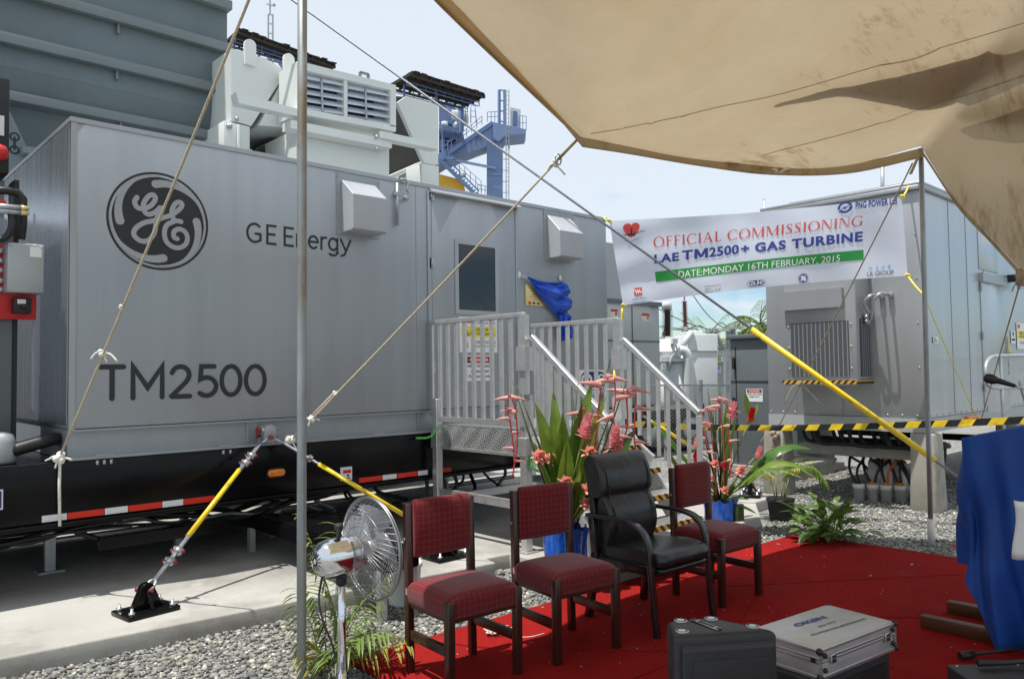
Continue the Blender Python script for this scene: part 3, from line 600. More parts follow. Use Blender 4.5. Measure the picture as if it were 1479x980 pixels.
# loose stones over the gravel where it is seen from near by
import numpy as np
def stones(name, areas, size, seed):
    rng = np.random.default_rng(seed)
    ph = (1+5**.5)/2
    iv = np.array([(-1, ph, 0), (1, ph, 0), (-1, -ph, 0), (1, -ph, 0), (0, -1, ph), (0, 1, ph), (0, -1, -ph), (0, 1, -ph), (ph, 0, -1), (ph, 0, 1), (-ph, 0, -1), (-ph, 0, 1)])/1.9
    it = np.array([(0, 11, 5), (0, 5, 1), (0, 1, 7), (0, 7, 10), (0, 10, 11), (1, 5, 9), (5, 11, 4), (11, 10, 2), (10, 7, 6), (7, 1, 8), (3, 9, 4), (3, 4, 2), (3, 2, 6), (3, 6, 8), (3, 8, 9), (4, 9, 5), (2, 4, 11), (6, 2, 10), (8, 6, 7), (9, 8, 1)])
    P = []
    for (x0, x1, y0, y1, n) in areas:
        P.append(np.stack([rng.uniform(x0, x1, n), rng.uniform(y0, y1, n)], 1))
    P = np.concatenate(P); n = len(P)
    sc = size*np.clip(rng.lognormal(-.15, .38, (n, 1, 1)), .4, 2.0)*rng.uniform(0.65, 1.2, (n, 1, 3)); sc[..., 2] *= 0.75
    jit = iv[None]*(1+rng.uniform(-0.28, 0.28, (n, 12, 1)))
    v = jit*sc; an = rng.uniform(0, 6.28, n); c, s = np.cos(an)[:, None], np.sin(an)[:, None]
    x = v[..., 0]*c-v[..., 1]*s + P[:, :1]; y = v[..., 0]*s+v[..., 1]*c + P[:, 1:]; z = v[..., 2] + rng.uniform(0.0, 0.012, (n, 1))
    co = np.stack([x, y, z], -1).reshape(-1, 3); tr = (it[None]+12*np.arange(n)[:, None, None]).reshape(-1)
    me = bpy.data.meshes.new(name); me.vertices.add(len(co)); me.vertices.foreach_set('co', co.astype(np.float32).ravel())
    nf = n*20; me.loops.add(nf*3); me.loops.foreach_set('vertex_index', tr.astype(np.int32)); me.polygons.add(nf)
    me.polygons.foreach_set('loop_start', np.arange(0, nf*3, 3, dtype=np.int32)); me.update(calc_edges=True); me.materials.append(M['stone'])
    o = bpy.data.objects.new(name, me); COL.objects.link(o); return props(o, kind='stuff', label='loose grey crushed stone covering the gravel yard around the red carpet', cat='gravel')
stones('gravel_stones', [(0.2, 2.3, 2.6, 5.0, 11000), (2.3, 4.3, 3.55, 4.85, 7000), (4.2, 6.6, 3.55, 4.15, 3500), (6.3, 9.2, 2.3, 4.2, 9000), (8.3, 12.5, 2.5, 6.6, 12000)], 0.0135, 3)

# ------------------------------------------------------------------ red carpet (felt boards laid on the gravel)
ct = thing('red_carpet', 'large red felt carpet laid over boards under the tent with chairs and podium on it', 'carpet', (5, 2, 0))
cp = [(2.33, 3.86), (4.6, 3.79), (7.10, 3.665), (7.13, 2.7), (7.10, 1.9), (7.1, -2), (2.0, -2), (2.12, 1.2)]
b = MB(); b.prism(cp, lambda x, y, d: (x, y, d), 0.0, 0.024); b.build('board', 'plankwood', ct)
b = MB(); b.prism([(4.75+(x-4.75)*1.002, 2+(y-2)*1.003) for x, y in cp], lambda x, y, d: (x, y, d), 0.0245, 0.030); b.build('carpet_sheet', 'carpet', ct, bevel=0.002, seg=1)
b = MB()   # raised laps where two lengths of carpet meet
for p in ([(2.6, 2.62), (4.0, 2.58), (5.2, 2.95)], [(5.0, 3.2), (5.7, 2.7), (6.4, 2.2), (7.08, 1.7)], [(4.15, 2.9), (5.0, 2.2), (5.9, 1.2)], [(3.3, 3.1), (3.9, 2.4), (4.3, 1.7)]):
    q = cat([(x, y, 0.0315) for x, y in p], 6); b.tube(q, 0.0045, 5, True, flat=0.6)
b.build('carpet_seam', 'carpet', ct)
rnd = random.Random(12); b = MB()
for i in range(420):
    x, y = rnd.uniform(2.4, 7.0), rnd.uniform(.9, 3.6); r = rnd.choice((.002, .003, .003, .005, .008)); b.sphere((x, y, .0305+r*.4), r, 5, 0, (1, rnd.uniform(.5, 1), .6))
props(b.build('carpet_grit', 'stone', recalc=False), 'grains of grey gravel and dust trodden onto the red carpet', 'grit', kind='stuff')

# ------------------------------------------------------------------ turbine control trailer
TY = 6.027; TX0, TX1, TYB = 1.441, 7.19, 8.24; TT, TB, TL, CB = 3.413, 1.048, 1.258, 0.607
tr = thing('turbine_trailer', 'long grey enclosure trailer with round monogram badge and the number 2500 on its side', 'trailer', (4.3, 7, 0.1))
def TF(px, py): return onY(px, py, TY)
b = MB(); b.box((TX0, TY, TL), (TX1, TYB, TT)); b.build('side_panel', 'panel', tr, bevel=0.01)
b = MB(); b.box((TX0-0.012, TY+0.02, TL+0.03), (TX0-0.003, TYB-0.02, TT-0.02)); b.box((TX0-0.02, 7.05, TL+0.1), (TX0-0.012, 7.08, TT-0.5)); b.build('end_panel', 'panel_end', tr)
b = MB(); b.box((TX0, TY+0.035, TB), (TX1, TYB, TL-0.003)); b.box((TX0+0.01, TY-0.004, TL-0.018), (TX1, TY+0.03, TL-0.004)); b.box((TX0, TY-0.02, TB-0.004), (TX1, TY+0.034, TB+0.014))
for x in (2.72, 4.4, 6.2): b.box((x, TY+0.012, TB+0.016), (x+0.012, TY+0.036, TL-0.02))
b.build('base_band', 'panel', tr)
b = MB(); b.box((TX0-0.01, TY-0.012, TT-0.012), (TX1+0.01, TY+0.05, TT+0.022)); b.box((TX0-0.012, TY, TT-0.01), (TX0+0.03, TYB, TT+0.02)); b.box((TX0-0.004, TY-0.006, TB+0.2), (TX0+0.035, TY+0.0, TT-0.014)); b.build('corner_trim', 'trim', tr)
b = MB()
for i in range(26): b.sphere((TX0+0.1+i*0.225, TY+0.02, TT+0.024), 0.009, 6)
b.build('roof_bolt', 'steel', tr)
b = MB()
for x in (TX0+0.018,):
    for i in range(20): b.sphere((x, TY-0.006, TL+0.1+i*0.105), 0.006, 6)
# panel joint lines as thin cover strips
for px in (601, 743): x = TF(px, 400).x; b = MB(); b.box((x, TY-0.004, TL+0.02), (x+0.007, TY-0.0005, TT-0.02)); b.build('panel_seam', 'trim', tr)
# chassis
b = MB(); b.box((-2.5, TY-0.006, CB+0.03), (7.3, TYB-0.1, TB-0.006)); ch = b.build('chassis', 'black', tr, bevel=0.006)
b = MB(); b.box((-2.5, TY-0.03, CB-0.005), (7.3, TY+0.10, CB+0.028)); b.build('chassis_lip', 'black', tr, bevel=0.004)
for x in [TF(p, 675).x for p in (140, 150, 160, 322, 332)]: b = MB(); b.lathe([(0.011, 0), (0.011, 0.03)], (x, TY-0.008, TB-0.045), n=8); b.build('mounting_bolt', 'steel', tr)
for x in [TF(p, 650).x for p in (150, 325, 470, 545)]: b = MB(); b.box((x-0.06, TY-0.027, TB+0.015), (x+0.06, TY-0.021, TB+0.027)); b.build('mounting_tab', 'steel', tr)
# reflective tape
x = 1.283; k = 0
zt = 0.617
segs = [(TF(60, 752).x, TF(96, 748).x, 'w'), (TF(97, 748).x, TF(150, 742).x, 'r'), (TF(151, 742).x, TF(184, 737).x, 'w'), (TF(185, 737).x, TF(233, 731).x, 'r'), (TF(234, 731).x, TF(264, 728).x, 'w'), (TF(265, 728).x, TF(309, 722).x, 'r'),
        (TF(518, 697).x, TF(551, 694).x, 'r'), (TF(552, 694).x, TF(572, 692).x, 'w'), (TF(573, 692).x, TF(602, 689).x, 'r'), (TF(603, 688).x, TF(617, 687).x, 'w'), (TF(630, 685).x, TF(651, 683).x, 'r')]
for x0, x1, c in segs:
    b = MB(); b.box((x0, TY-0.0095, 0.648), (x1, TY-0.0065, 0.692)); b.build('reflective_tape', 'redtape' if c == 'r' else 'whitetape', tr)
p = TF(398, 682); b = MB(); b.prism([(p.x+sx*0.045+0.028*cos(a), p.z+0.028*sin(a)) for sx, r in ((1, range(-6, 7)), (-1, range(6, 19))) for a in [pi/12*q for q in r]], lambda x, y, d: (x, d, y), TY-0.028, TY-0.004); b.build('marker_lamp', 'orange', tr, bevel=0.006)
b = MB(); b.prism([(p.x+sx*0.045+0.040*cos(a), p.z+0.040*sin(a)) for sx, r in ((1, range(-6, 7)), (-1, range(6, 19))) for a in [pi/12*q for q in r]], lambda x, y, d: (x, d, y), TY-0.014, TY-0.005); b.build('lamp_rim', 'blackm', tr)
# badge and lettering
fx = lambda off: (lambda x, y, z=0.0: (x, TY-off-z, y))
c0 = TF(230, 319.5); R_ = 0.366
dk, lt = roundel(c0.x, c0.z, R_)
bd = put('badge', dk, fx(0.0025), 'text', tr); put('monogram', lt, fx(0.0025), 'textlight', bd)
sh = []
for ch_, a, e in (('T', 145, 178), ('M', 192, 234), ('2', 248, 274), ('5', 286, 312), ('0', 320, 347), ('0', 355, 382)):
    sh += rounded(ch_, TF(a, 550).x, TF(e, 550).x, 1.462, 0.225, 0.036)
put('lettering', sh, fx(0.003), 'text', tr)
sh = []
for ch_, a, e in (('G', 357, 376), ('E', 386, 398), ('E', 411, 423), ('n', 429, 441), ('e', 446, 459), ('r', 464, 471), ('g', 475, 487), ('y', 492, 506)):
    sh += rounded(ch_, TF(a, 340).x, TF(e, 345).x, 2.693, 0.148, 0.019)
put('lettering', sh, fx(0.003), 'text', tr)
# door
d0 = TF(622, 280); d1 = TF(742, 302); dz0 = 1.262
dr = None
b = MB(); b.box((d0.x, TY-0.012, dz0), (d1.x, TY-0.002, d0.z)); dr = b.build('door', 'panel', tr, bevel=0.003)
b = MB()
for (x0, x1, z0, z1) in ((d0.x-0.05, d0.x-0.006, dz0, d0.z+0.03), (d1.x+0.006, d1.x+0.04, dz0, d0.z+0.03)): b.box((x0, TY-0.016, z0), (x1, TY-0.001, z1))
b.build('door_frame', 'panel', dr, bevel=0.003)
a, e = TF(619, 275), TF(748, 298); b = MB(); b.hexa([(a.x, TY-0.07, a.z-0.03), (e.x, TY-0.07, a.z-0.03), (e.x, TY, a.z-0.01), (a.x, TY, a.z-0.01), (a.x, TY-0.07, a.z-0.016), (e.x, TY-0.07, a.z-0.016), (e.x, TY, a.z+0.03), (a.x, TY, a.z+0.03)]); b.build('rain_drip', 'trim', dr)
for z in (3.28, 2.62, 1.62):
    b = MB(); b.lathe([(0.012, 0), (0.012, 0.10)], (d0.x-0.004, TY-0.018, z), n=8); b.box((d0.x-0.03, TY-0.016, z), (d0.x+0.03, TY-0.0122, z+0.1)); b.build('hinge', 'steel', dr)
w0, w1 = TF(660, 352), TF(714, 450); wx0, wx1, wz1, wz0 = w0.x, w1.x, w0.z, w1.z
b = MB(); b.box((wx0, TY-0.016, wz0), (wx1, TY-0.0125, wz1)); b.build('window_pane', 'glass', dr)
b = MB()
for (x0, x1, z0, z1) in ((wx0-0.045, wx0, wz0-0.045, wz1+0.045), (wx1, wx1+0.045, wz0-0.045, wz1+0.045), (wx0, wx1, wz1, wz1+0.045), (wx0, wx1, wz0-0.045, wz0)): b.box((x0, TY-0.024, z0), (x1, TY-0.0122, z1))
b.build('window_frame', 'trim', dr)
# signs on the door
def sign(parent, fn, x0, z0, x1, z1, th=0.002): 
    b = MB(); b.hexa([fn(x0, z0, 0), fn(x1, z0, 0), fn(x1, z0, th), fn(x0, z0, th), fn(x0, z1, 0), fn(x1, z1, 0), fn(x1, z1, th), fn(x0, z1, th)]); return b.build('warning_sign', 'sign', parent)
fd = fx(0.0125)
a, e = TF(662, 457), TF(717, 509); s1 = sign(tr, fd, a.x, e.z, e.x, a.z); W_, H_ = e.x-a.x, a.z-e.z
g = lambda u, v, z=0.0: fd(a.x+u*W_, e.z+v*H_, 0.0025+z)
put('sign_band', [poly([(0.08, .83), (0.42, .83), (0.42, .97), (0.08, .97)])], g, 'signred', s1)
put('sign_band', [poly([(0.05, .44), (0.97, .44), (0.97, .74), (0.05, .74)])], g, 'signyellow', s1)
put('sign_text', fit('DANGER', .11, .865, .28, .07, .01), lambda u, v, z=0: g(u, v, .001+z), 'sign', s1)
put('sign_text', fit('TEMPORARY', .46, .91, .5, .06, .01)+fit('ELECTRICAL SUPPLY', .46, .82, .5, .05, .01)+fit('RISK OF', .34, .61, .42, .085, .01)+fit('ELECTRIC SHOCK', .26, .49, .68, .085, .01)+fit('NO UNAUTHORISED', .3, .25, .66, .085, .0)+fit('PERSONS BEYOND THIS POINT', .3, .15, .66, .05, .0)
    + [stroke([(.09, .48), (.16, .70), (.23, .48), (.09, .48)], .022), stroke([(.165, .65), (.14, .58), (.18, .58), (.155, .50)], .018)], lambda u, v, z=0: g(u, v, .001+z), 'blackm', s1)
put('sign_symbol', [ring(.155, .22, .075, .095, 28, 1.0*H_/W_), stroke([(.10, .29), (.21, .15)], .02)], lambda u, v, z=0: g(u, v, .001+z), 'signred', s1)
put('sign_symbol', [disc(.155, .25, .028, 14, H_/W_), poly([(.115, .15), (.195, .15), (.18, .22), (.13, .22)])], lambda u, v, z=0: g(u, v, .0005+z), 'blackm', s1)
def danger(parent, fn, x0, z0, x1, z1, lines):
    s = sign(parent, fn, x0, z0, x1, z1); w_, h_ = x1-x0, z1-z0; g = lambda u, v, z=0.0: fn(x0+u*w_, z0+v*h_, 0.0025+z)
    put('sign_band', [poly([(.05, .70), (.95, .70), (.95, .95), (.05, .95)])], g, 'blackm', s)
    put('sign_oval', [([(0.5+0.43*cos(2*pi*i/30), .825+.11*sin(2*pi*i/30), .0006) for i in range(30)], [tuple(range(30))])], g, 'signred', s)
    put('sign_text', fit('DANGER', .17, .765, .66, .12, .02), lambda u, v, z=0: g(u, v, .0012+z), 'sign', s)
    t = []
    for i, (q, wd) in enumerate(lines): t += fit(q, .5-wd/2, .52-i*.2, wd, .12, .02)
    put('sign_text', t, lambda u, v, z=0: g(u, v, .0008+z), 'blackm', s); return s
a, e = TF(671, 513), TF(711, 549); danger(tr, fd, a.x, e.z, e.x, a.z, [('HIGH VOLTAGE', .86), ('Authorised', .66), ('Persons Only', .78)])
a, e = TF(836, 534), TF(876, 568); s3 = sign(tr, fx(0.001), a.x, e.z, e.x, a.z); W_, H_ = e.x-a.x, a.z-e.z
g = lambda u, v, z=0.0: fx(0.0035)(a.x+u*W_, e.z+v*H_, z)
def oje(g, mt, par, mt2, full=True):
    put('sign_band', [poly([(.04+.2*(1-cos(q)), .60+.33*sin(q)) for q in [pi/2+pi*i/10 for i in range(11)]]+[(.78+.18*cos(q), .60+.33*sin(q)) for q in [-pi/2+pi*i/10 for i in range(11)]])] if False else
        [poly([(.26+.21*cos(q), .60+.33*sin(q)) for q in [pi/2+pi*i/10 for i in range(11)]]+[(.76+.21*cos(q), .60+.33*sin(q)) for q in [-pi/2+pi*i/10 for i in range(11)]])], g, mt, par)
    put('sign_text', [ring(.27, .60, .16, .25, 24, .8, .001), stroke([(.27, .45), (.27, .60), (.34, .70)], .05, 0, .0015), stroke([(.60, .84), (.60, .46), (.54, .40), (.47, .40)], .075, 0, .001), stroke([(.72, .62), (.90, .62), (.89, .74), (.80, .80), (.72, .72), (.70, .60), (.74, .44), (.82, .40), (.90, .46)], .065, 0, .001)], g, mt2, par)
oje(g, 'navy', s3, 'sign'); put('sign_text', [stroke([(x, .17), (x+.05, .18)], .04) for x in (.16, .24, .33, .42, .5, .6, .7, .78)]+[stroke([(x, .07), (x+.05, .08)], .035) for x in (.3, .4, .5, .6)], lambda u, v, z=0: g(u, v, .001), 'blackm', s3)
a = TF(499, 683); b = MB(); b.box((a.x-.055, TY-.0095, a.z-.06), (a.x+.06, TY-.0066, a.z+.055)); sb_ = b.build('reflective_tape', 'whitetape', tr)
put('sign_text', [poly([(a.x-.03, a.z-.0), (a.x+.05, a.z-.0), (a.x+.05, a.z+.03), (a.x-.03, a.z+.03)])], fx(.0105), 'red', sb_)
put('sign_symbol', [disc(a.x+.02, a.z-.02, .012, 12), stroke([(a.x, a.z-.045), (a.x+.04, a.z-.045)], .01)], fx(.0105), 'blackm', sb_)
# vent hoods
for (xa, xb, yt, yf, yb) in ((510, 559, 259, 279, 331), (809, 843, 310, 332, 370)):
    D = 0.20; p = onY(xa, (yf+yb)/2, TY-D); x0 = p.x; x1 = onY(xb, (yf+yb)/2+2, TY-D).x; z1 = TF(xa-12, yt).z; zf = onY(xa, yf, TY-D).z; z0 = onY(xa, yb, TY-D).z
    b = MB(); prof = [(TY, z1), (TY-D, zf), (TY-D, z0+.012), (TY-D+.03, z0), (TY, z0)]
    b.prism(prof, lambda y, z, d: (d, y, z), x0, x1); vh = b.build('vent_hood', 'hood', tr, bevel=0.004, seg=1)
    b = MB(); b.box((x0-0.05, TY-0.008, z0-0.02), (x1+0.05, TY-0.0015, z1+0.05))
    for q in range(7): b.sphere((x0-0.035, TY-0.012, z0+0.04+q*0.075), 0.006, 6); b.sphere((x1+0.035, TY-0.012, z0+0.04+q*0.075), 0.006, 6)
    b.build('hood_flange', 'panel', vh)
a, e = TF(571, 265), TF(571, 326)
b = MB(); b.tube([(a.x, TY-0.03, a.z), (e.x, TY-0.03, e.z)], 0.016, 8); b.box((a.x-.03, TY-.05, a.z-.12), (a.x+.03, TY-.002, a.z-.09)); b.build('conduit', 'trim', tr)
q = [TF(574, 262), TF(581, 262), TF(585, 268), TF(583, 276), TF(587, 283), TF(583, 287)]; b = MB(); b.tube(cat([V(p.x, TY-0.05, p.z+.01) for p in q], 4), 0.011, 6); b.sphere((q[-1].x, TY-.04, q[-1].z), .03, 8); b.build('gland_cable', 'steel', tr)
# lifting lug for the stays
LUG = V(TF(381, 625).x, TY-0.09, TF(381, 625).z)
b = MB(); b.prism([(LUG.x-.05+.0, LUG.z-.07), (LUG.x+.03, LUG.z-.07)] + [(LUG.x+.0+.052*cos(q), LUG.z+.02+.052*sin(q)) for q in [pi*i/10 for i in range(11)]], lambda x, y, d: (x, d, y), TY-0.13, TY+0.02); b.build('lifting_lug', 'trim', tr, bevel=.006)
b = MB(); b.lathe([(0.02, -.075), (0.02, .075)], (LUG.x, TY-.09, LUG.z+.03), (1, .1, 0), 10); b.build('lug_pin', 'steel', tr)
b = MB(); b.lathe([(0.024, -.105), (0.024, -.075)], (LUG.x, TY-.09, LUG.z+.03), (1, .1, 0), 8); b.build('pin_head', 'darkred', tr)
# blue plate at the chassis edge
a = TF(0, 722); b = MB(); b.box((a.x-.3, TY-.0095, a.z-.06), (a.x+.015, TY-.0066, a.z+.07)); b.build('maker_plate', 'sign', tr)
b = MB(); b.box((a.x-.29, TY-.0125, a.z-.05), (a.x+.006, TY-.0096, a.z+.06)); b.build('maker_plate', 'navy', tr)

rt = thing('rear_trailer', 'long dark trailer parked behind the grey one, carrying hopper and white inlet', 'trailer', (0, 10.5, .12))
b = MB(); b.box((-8, 8.75, .30), (7.0, 12.5, 1.2)); b.build('chassis', 'black', rt); b = MB(); b.box((-8, 8.75, 1.203), (6.9, 12.5, 3.15)); b.build('housing', 'panel', rt)
for x in (-5, -1.5, 2.0, 5.5): b = MB(); b.box((x, 9.0, SZ), (x+.5, 9.4, .299)); b.build('support_block', 'blackm', rt)
# gear on the drawbar end: grey cabinet with red panel
gc = thing('control_cabinet', 'dark cabinet with red panel, grey box and hoses at left end of the trailer', 'cabinet', (0.9, 6.5, TB))
def GF(px, py, y=6.3): return onY(px, py, y)
b = MB(); e = GF(20, 470); b.box((0.3, 6.34, TB), (e.x, 6.9, 2.6)); b.build('cabinet_body', 'cabdark', gc, bevel=.008)
a, e = GF(14, 165), GF(14, 252); b = MB(); b.box((0.3, 6.30, e.z), (a.x, 6.9, a.z+.25)); b.build('upper_housing', 'blackm', gc, bevel=.01)
a, e = GF(-2, 166, 6.29), GF(6, 196, 6.29); b = MB(); b.box((a.x, 6.292, e.z), (e.x, 6.299, a.z)); b.build('label_plate', 'pvc', gc)
b = MB(); a, e = GF(8, 255), GF(28, 470); b.box((e.x-.03, 6.36, TB), (e.x, 6.55, a.z)); b.build('black_post', 'blackm', gc)
a, e = GF(-60, 348), GF(52, 462); b = MB(); b.box((a.x, 6.290, e.z), (e.x, 6.31, a.z)); b.build('red_panel', 'red', gc, bevel=.003)
a, e = GF(8, 351, 6.2), GF(60, 425, 6.2); b = MB(); b.box((a.x, 6.13, e.z), (e.x, 6.288, a.z)); bx = b.build('junction_box', 'trim', gc, bevel=.008)
for x in (a.x+.02, e.x-.02):
    for z in (e.z+.02, a.z-.02): b = MB(); b.sphere((x, 6.128, z), .008, 6); b.build('box_screw', 'steel', bx)
b = MB(); b.box((a.x+.13, 6.126, a.z-.09), (a.x+.2, 6.1295, a.z-.02)); b.build('box_label', 'sign', bx)
a, e = GF(18, 430, 6.25), GF(43, 453, 6.25); b = MB(); b.box((a.x, 6.2, e.z), (e.x, 6.288, a.z)); b.box((a.x+.04, 6.17, e.z+.03), (e.x-.03, 6.199, a.z-.05)); b.build('isolator_switch', 'blackm', gc, bevel=.004)
b = MB(); a = GF(25, 434, 6.2); b.box((a.x-.0, 6.196, a.z-.02), (a.x+.05, 6.1995, a.z+.01)); b.build('label_plate', 'sign', gc)
b = MB(); b.tube([GF(-20, 275, 6.22), GF(8, 275, 6.22), GF(26, 278, 6.22), GF(33, 287, 6.22), GF(33, 320, 6.22), GF(30, 345, 6.22)], .028, 8); b.tube(cat([GF(15, 303, 6.15), GF(17, 325, 6.12), GF(8, 343, 6.12), GF(-15, 348, 6.12)], 4), .022, 8); b.build('hose', 'rubber', gc)
for y in (300, 307):
    b = MB(); b.tube([GF(-10, y-3, 6.12), GF(30, y, 6.12)], .018, 8); b.build('hose_fitting', 'steel', gc); b = MB(); b.tube([GF(30, y, 6.12), GF(42, y+1, 6.12)], [.02, .012], 8); b.build('fitting_tip', 'brass', gc)
b = MB(); b.prism([(GF(0, 287, 6.15).x-.2, GF(0, 287, 6.15).z), (GF(9, 290, 6.15).x, GF(9, 290, 6.15).z), (GF(9, 302, 6.15).x, GF(9, 302, 6.15).z), (GF(5, 318, 6.15).x-.1, GF(0, 318, 6.15).z)], lambda x, y, d: (x, d, y), 6.15, 6.25); b.build('red_lever', 'red', gc)
b = MB(); b.sphere(GF(-1, 220, 6.27), .06, 8); b.build('red_lever', 'red', gc)
for y in (362, 376, 390, 405, 418):
    b = MB(); b.tube([GF(-3, y, 6.25), GF(5, y, 6.25)], .02, 8); b.build('gland', 'steel', gc)
b = MB(); p = GF(5, 655, 6.15); b.lathe([(.10, 0), (.105, .02), (.105, .14), (.085, .19), (.04, .21)], (p.x-.02, 6.2, TB), n=20); props(b.build('grey_canister', 'trim'), 'short grey domed canister standing on the black trailer deck at far left', 'canister')
b = MB(); b.tube(cat([(0.75, 6.35, TB+.06), (1.0, 6.2, TB+.05), (1.2, 6.16, TB+.10), (1.38, 6.2, TB+.14), (1.5, 6.4, TB+.12)], 5), .045, 8); props(b.build('black_cable', 'rubber'), 'thick black cable lying on the trailer deck beside the grey end wall', 'cable')

# under the trailer: stands and cables
st = thing('support_frame', 'dark steel pipe frame with legs standing on the slab under the trailer', 'frame', (2.5, 6.9, SZ))
for x in (-0.6, 1.53, 3.4, 5.4): b = MB(); b.bar((x, 6.92, SZ), (x, 6.92, CB), .07, .05); b.box((x-.09, 6.84, SZ), (x+.09, 7.0, SZ+.015)); b.build('leg', 'galv', st)
b = MB(); b.tube([(-2, 6.98, .34), (6.5, 6.98, .34)], .025, 8); b.lathe([(.055, 0), (.055, .05)], (2.55, 6.98, .34), (1, 0, 0), 10); b.build('rail', 'galv', st)
cb = thing('cable_loom', 'tangle of black cables and hoses hanging under the black chassis', 'cables', (2.5, 6.6, CB))
random.seed(21)
for i in range(26):
    x0 = random.uniform(-2, 2.2); x1 = x0+random.uniform(1.0, 3.2); y = random.uniform(6.2, 7.3); pts = []
    for k in range(7):
        t = k/6; pts.append((lerp(x0, x1, t), y+random.uniform(-.12, .12), CB-.03-random.uniform(0, .13)-.10*sin(pi*t)))
    b = MB(); b.tube(cat(pts, 5), random.choice((.012, .016, .022, .014)), 6); b.build('cable', random.choice(('rubber', 'rubber', 'blackm', 'galv' if i % 4 == 0 else 'rubber')), cb)
for i in range(14):
    x = random.uniform(3.5, 6.3); b = MB(); b.tube(cat([(x, 6.7, CB), (x+random.uniform(-.1, .1), 6.6, .45), (x+random.uniform(-.3, .3), 6.5, .34), (x+random.uniform(-.6, .6), 6.4, .33)], 5), random.choice((.014, .02)), 6); b.build('cable', random.choice(('rubber', 'wirerope')), cb)

# black steel walkway ramp under the trailer edge
rp_ = thing('steel_ramp', 'low dark steel walkway on stub legs between trailer and fan', 'ramp', (3.2, 5.6, SZ))
A_, B_, C_, D_ = onz(366, 742, .44), onz(470, 737, .44), onz(600, 792, .44), onz(556, 802, .44)
b = MB(); b.hexa([A_-Z*.02, D_-Z*.02, C_-Z*.02, B_-Z*.02, A_, D_, C_, B_]); b.build('deck', 'black', rp_)
b = MB(); b.bar(A_-Z*.06, D_-Z*.06, .05, .10); b.bar(B_-Z*.06, C_-Z*.06, .05, .10); b.bar(D_-Z*.06, C_-Z*.06, .05, .10); b.bar(A_-Z*.06-V(1.2, 0, 0), A_-Z*.06, .05, .09); b.build('side_channel', 'black', rp_)
for p in (A_, B_, D_, C_, A_-V(.5, -.3, 0)):
    b = MB(); b.bar((p.x, p.y+.04, SZ if p.y > 4.9 else 0.0), p-Z*.1+V(0, .04, 0), .05); b.build('leg', 'galv', rp_)
bk = thing('white_bucket', 'white plastic tub with orange foam on top standing on gravel behind the fan', 'bucket', (3.2, 4.58, 0))
b = MB(); b.lathe([(.10, 0), (.105, .02), (.125, .26), (.135, .265), (.135, .29), (.125, .30)], (3.20, 4.58, 0), n=24); b.build('tub', 'pvc', bk)
b = MB()
for i in range(5): b.sphere((3.20+.05*cos(i*1.3), 4.58+.05*sin(i*1.3), .315), .045, 8)
b.build('foam', 'foam', bk)

# ------------------------------------------------------------------ plaque and its blue drape
pl = thing('brass_plaque', 'gold engraved plaque on the grey trailer wall, half uncovered', 'plaque', TF(775, 425))
a, e = TF(758, 410), TF(792, 443); b = MB(); b.box((a.x, TY-.012, e.z), (e.x, TY-.002, a.z)); b.build('plate', 'brass', pl, bevel=.002)
W_, H_ = e.x-a.x, a.z-e.z; g = lambda u, v, z=0.0: (a.x+u*W_, TY-.0135-z, e.z+v*H_)
t = []
for i, wd in enumerate((.3, .45, .2, .5, .6, .3)): t += [stroke([(.42-wd/2+.06, .82-i*.1), (.42+wd/2, .82-i*.1)], .022)]
put('engraving', t, g, 'plankwood', pl); put('engraving', [disc(.16, .14, .06, 14), stroke([(.12, .06), (.2, .06)], .03)], g, 'signred', pl); put('engraving', [disc(.34, .13, .06, 14)], g, 'navy', pl); put('engraving', [disc(.52, .12, .05, 14)], g, 'blackm', pl)
dp = thing('blue_drape', 'shiny blue satin cloth pulled aside from the plaque and hanging down the wall', 'cloth', TF(800, 440))
top = [TF(757, 400), TF(770, 405), TF(785, 408), TF(800, 409), TF(808, 406), TF(812, 408)]
bot = [TF(758, 402), TF(772, 424), TF(786, 441), TF(801, 457), TF(812, 461), TF(818, 459)]
rows = []
for j in range(25):
    t = j/24; row = []
    for i in range(31):
        s = i/30; k = min(4, int(s*5)); f = s*5-k
        p = top[k].lerp(top[k+1], f).lerp(bot[k].lerp(bot[k+1], f), t)
        fold = .022*sin(t*15+s*5)*(0.3+s)+.014*sin(t*29-s*7)*s
        row.append((p.x, TY-.05-.05*sin(pi*min(1, t*1.1))*s-fold, p.z))
    rows.append(row)
b = MB(); b.grid(rows); 
tail = [(TF(801, 456), TF(818, 456)), (TF(802, 466), TF(817, 468)), (TF(802, 474), TF(819, 476)), (TF(804, 487), TF(819, 484))]
rows = []
for j in range(19):
    t = j/18*3; k = min(2, int(t)); f = t-k; l = tail[k][0].lerp(tail[k+1][0], f); r = tail[k][1].lerp(tail[k+1][1], f)
    rows.append([(lerp(l.x, r.x, i/16), TY-.06-.03*sin(i/16*13+j*.1), lerp(l.z, r.z, i/16)-(.05*abs(sin(i/16*6)) if j == 18 else 0)) for i in range(17)])
b.grid(rows); b.build('satin_cloth', 'satin', dp, solid=.003)
for p in (TF(749, 397), TF(808, 402)):
    b = MB(); b.sphere((p.x, TY-.012, p.z), .035, 10, sc=(.6, .45, 1.1)); b.build('wall_hook', 'sign', dp)
b = MB(); b.tube([(TF(749, 398).x, TY-.03, TF(749, 398).z), (TF(757, 402).x, TY-.05, TF(757, 402).z)], .006, 6); b.build('hook_cord', 'ropewhite', dp)

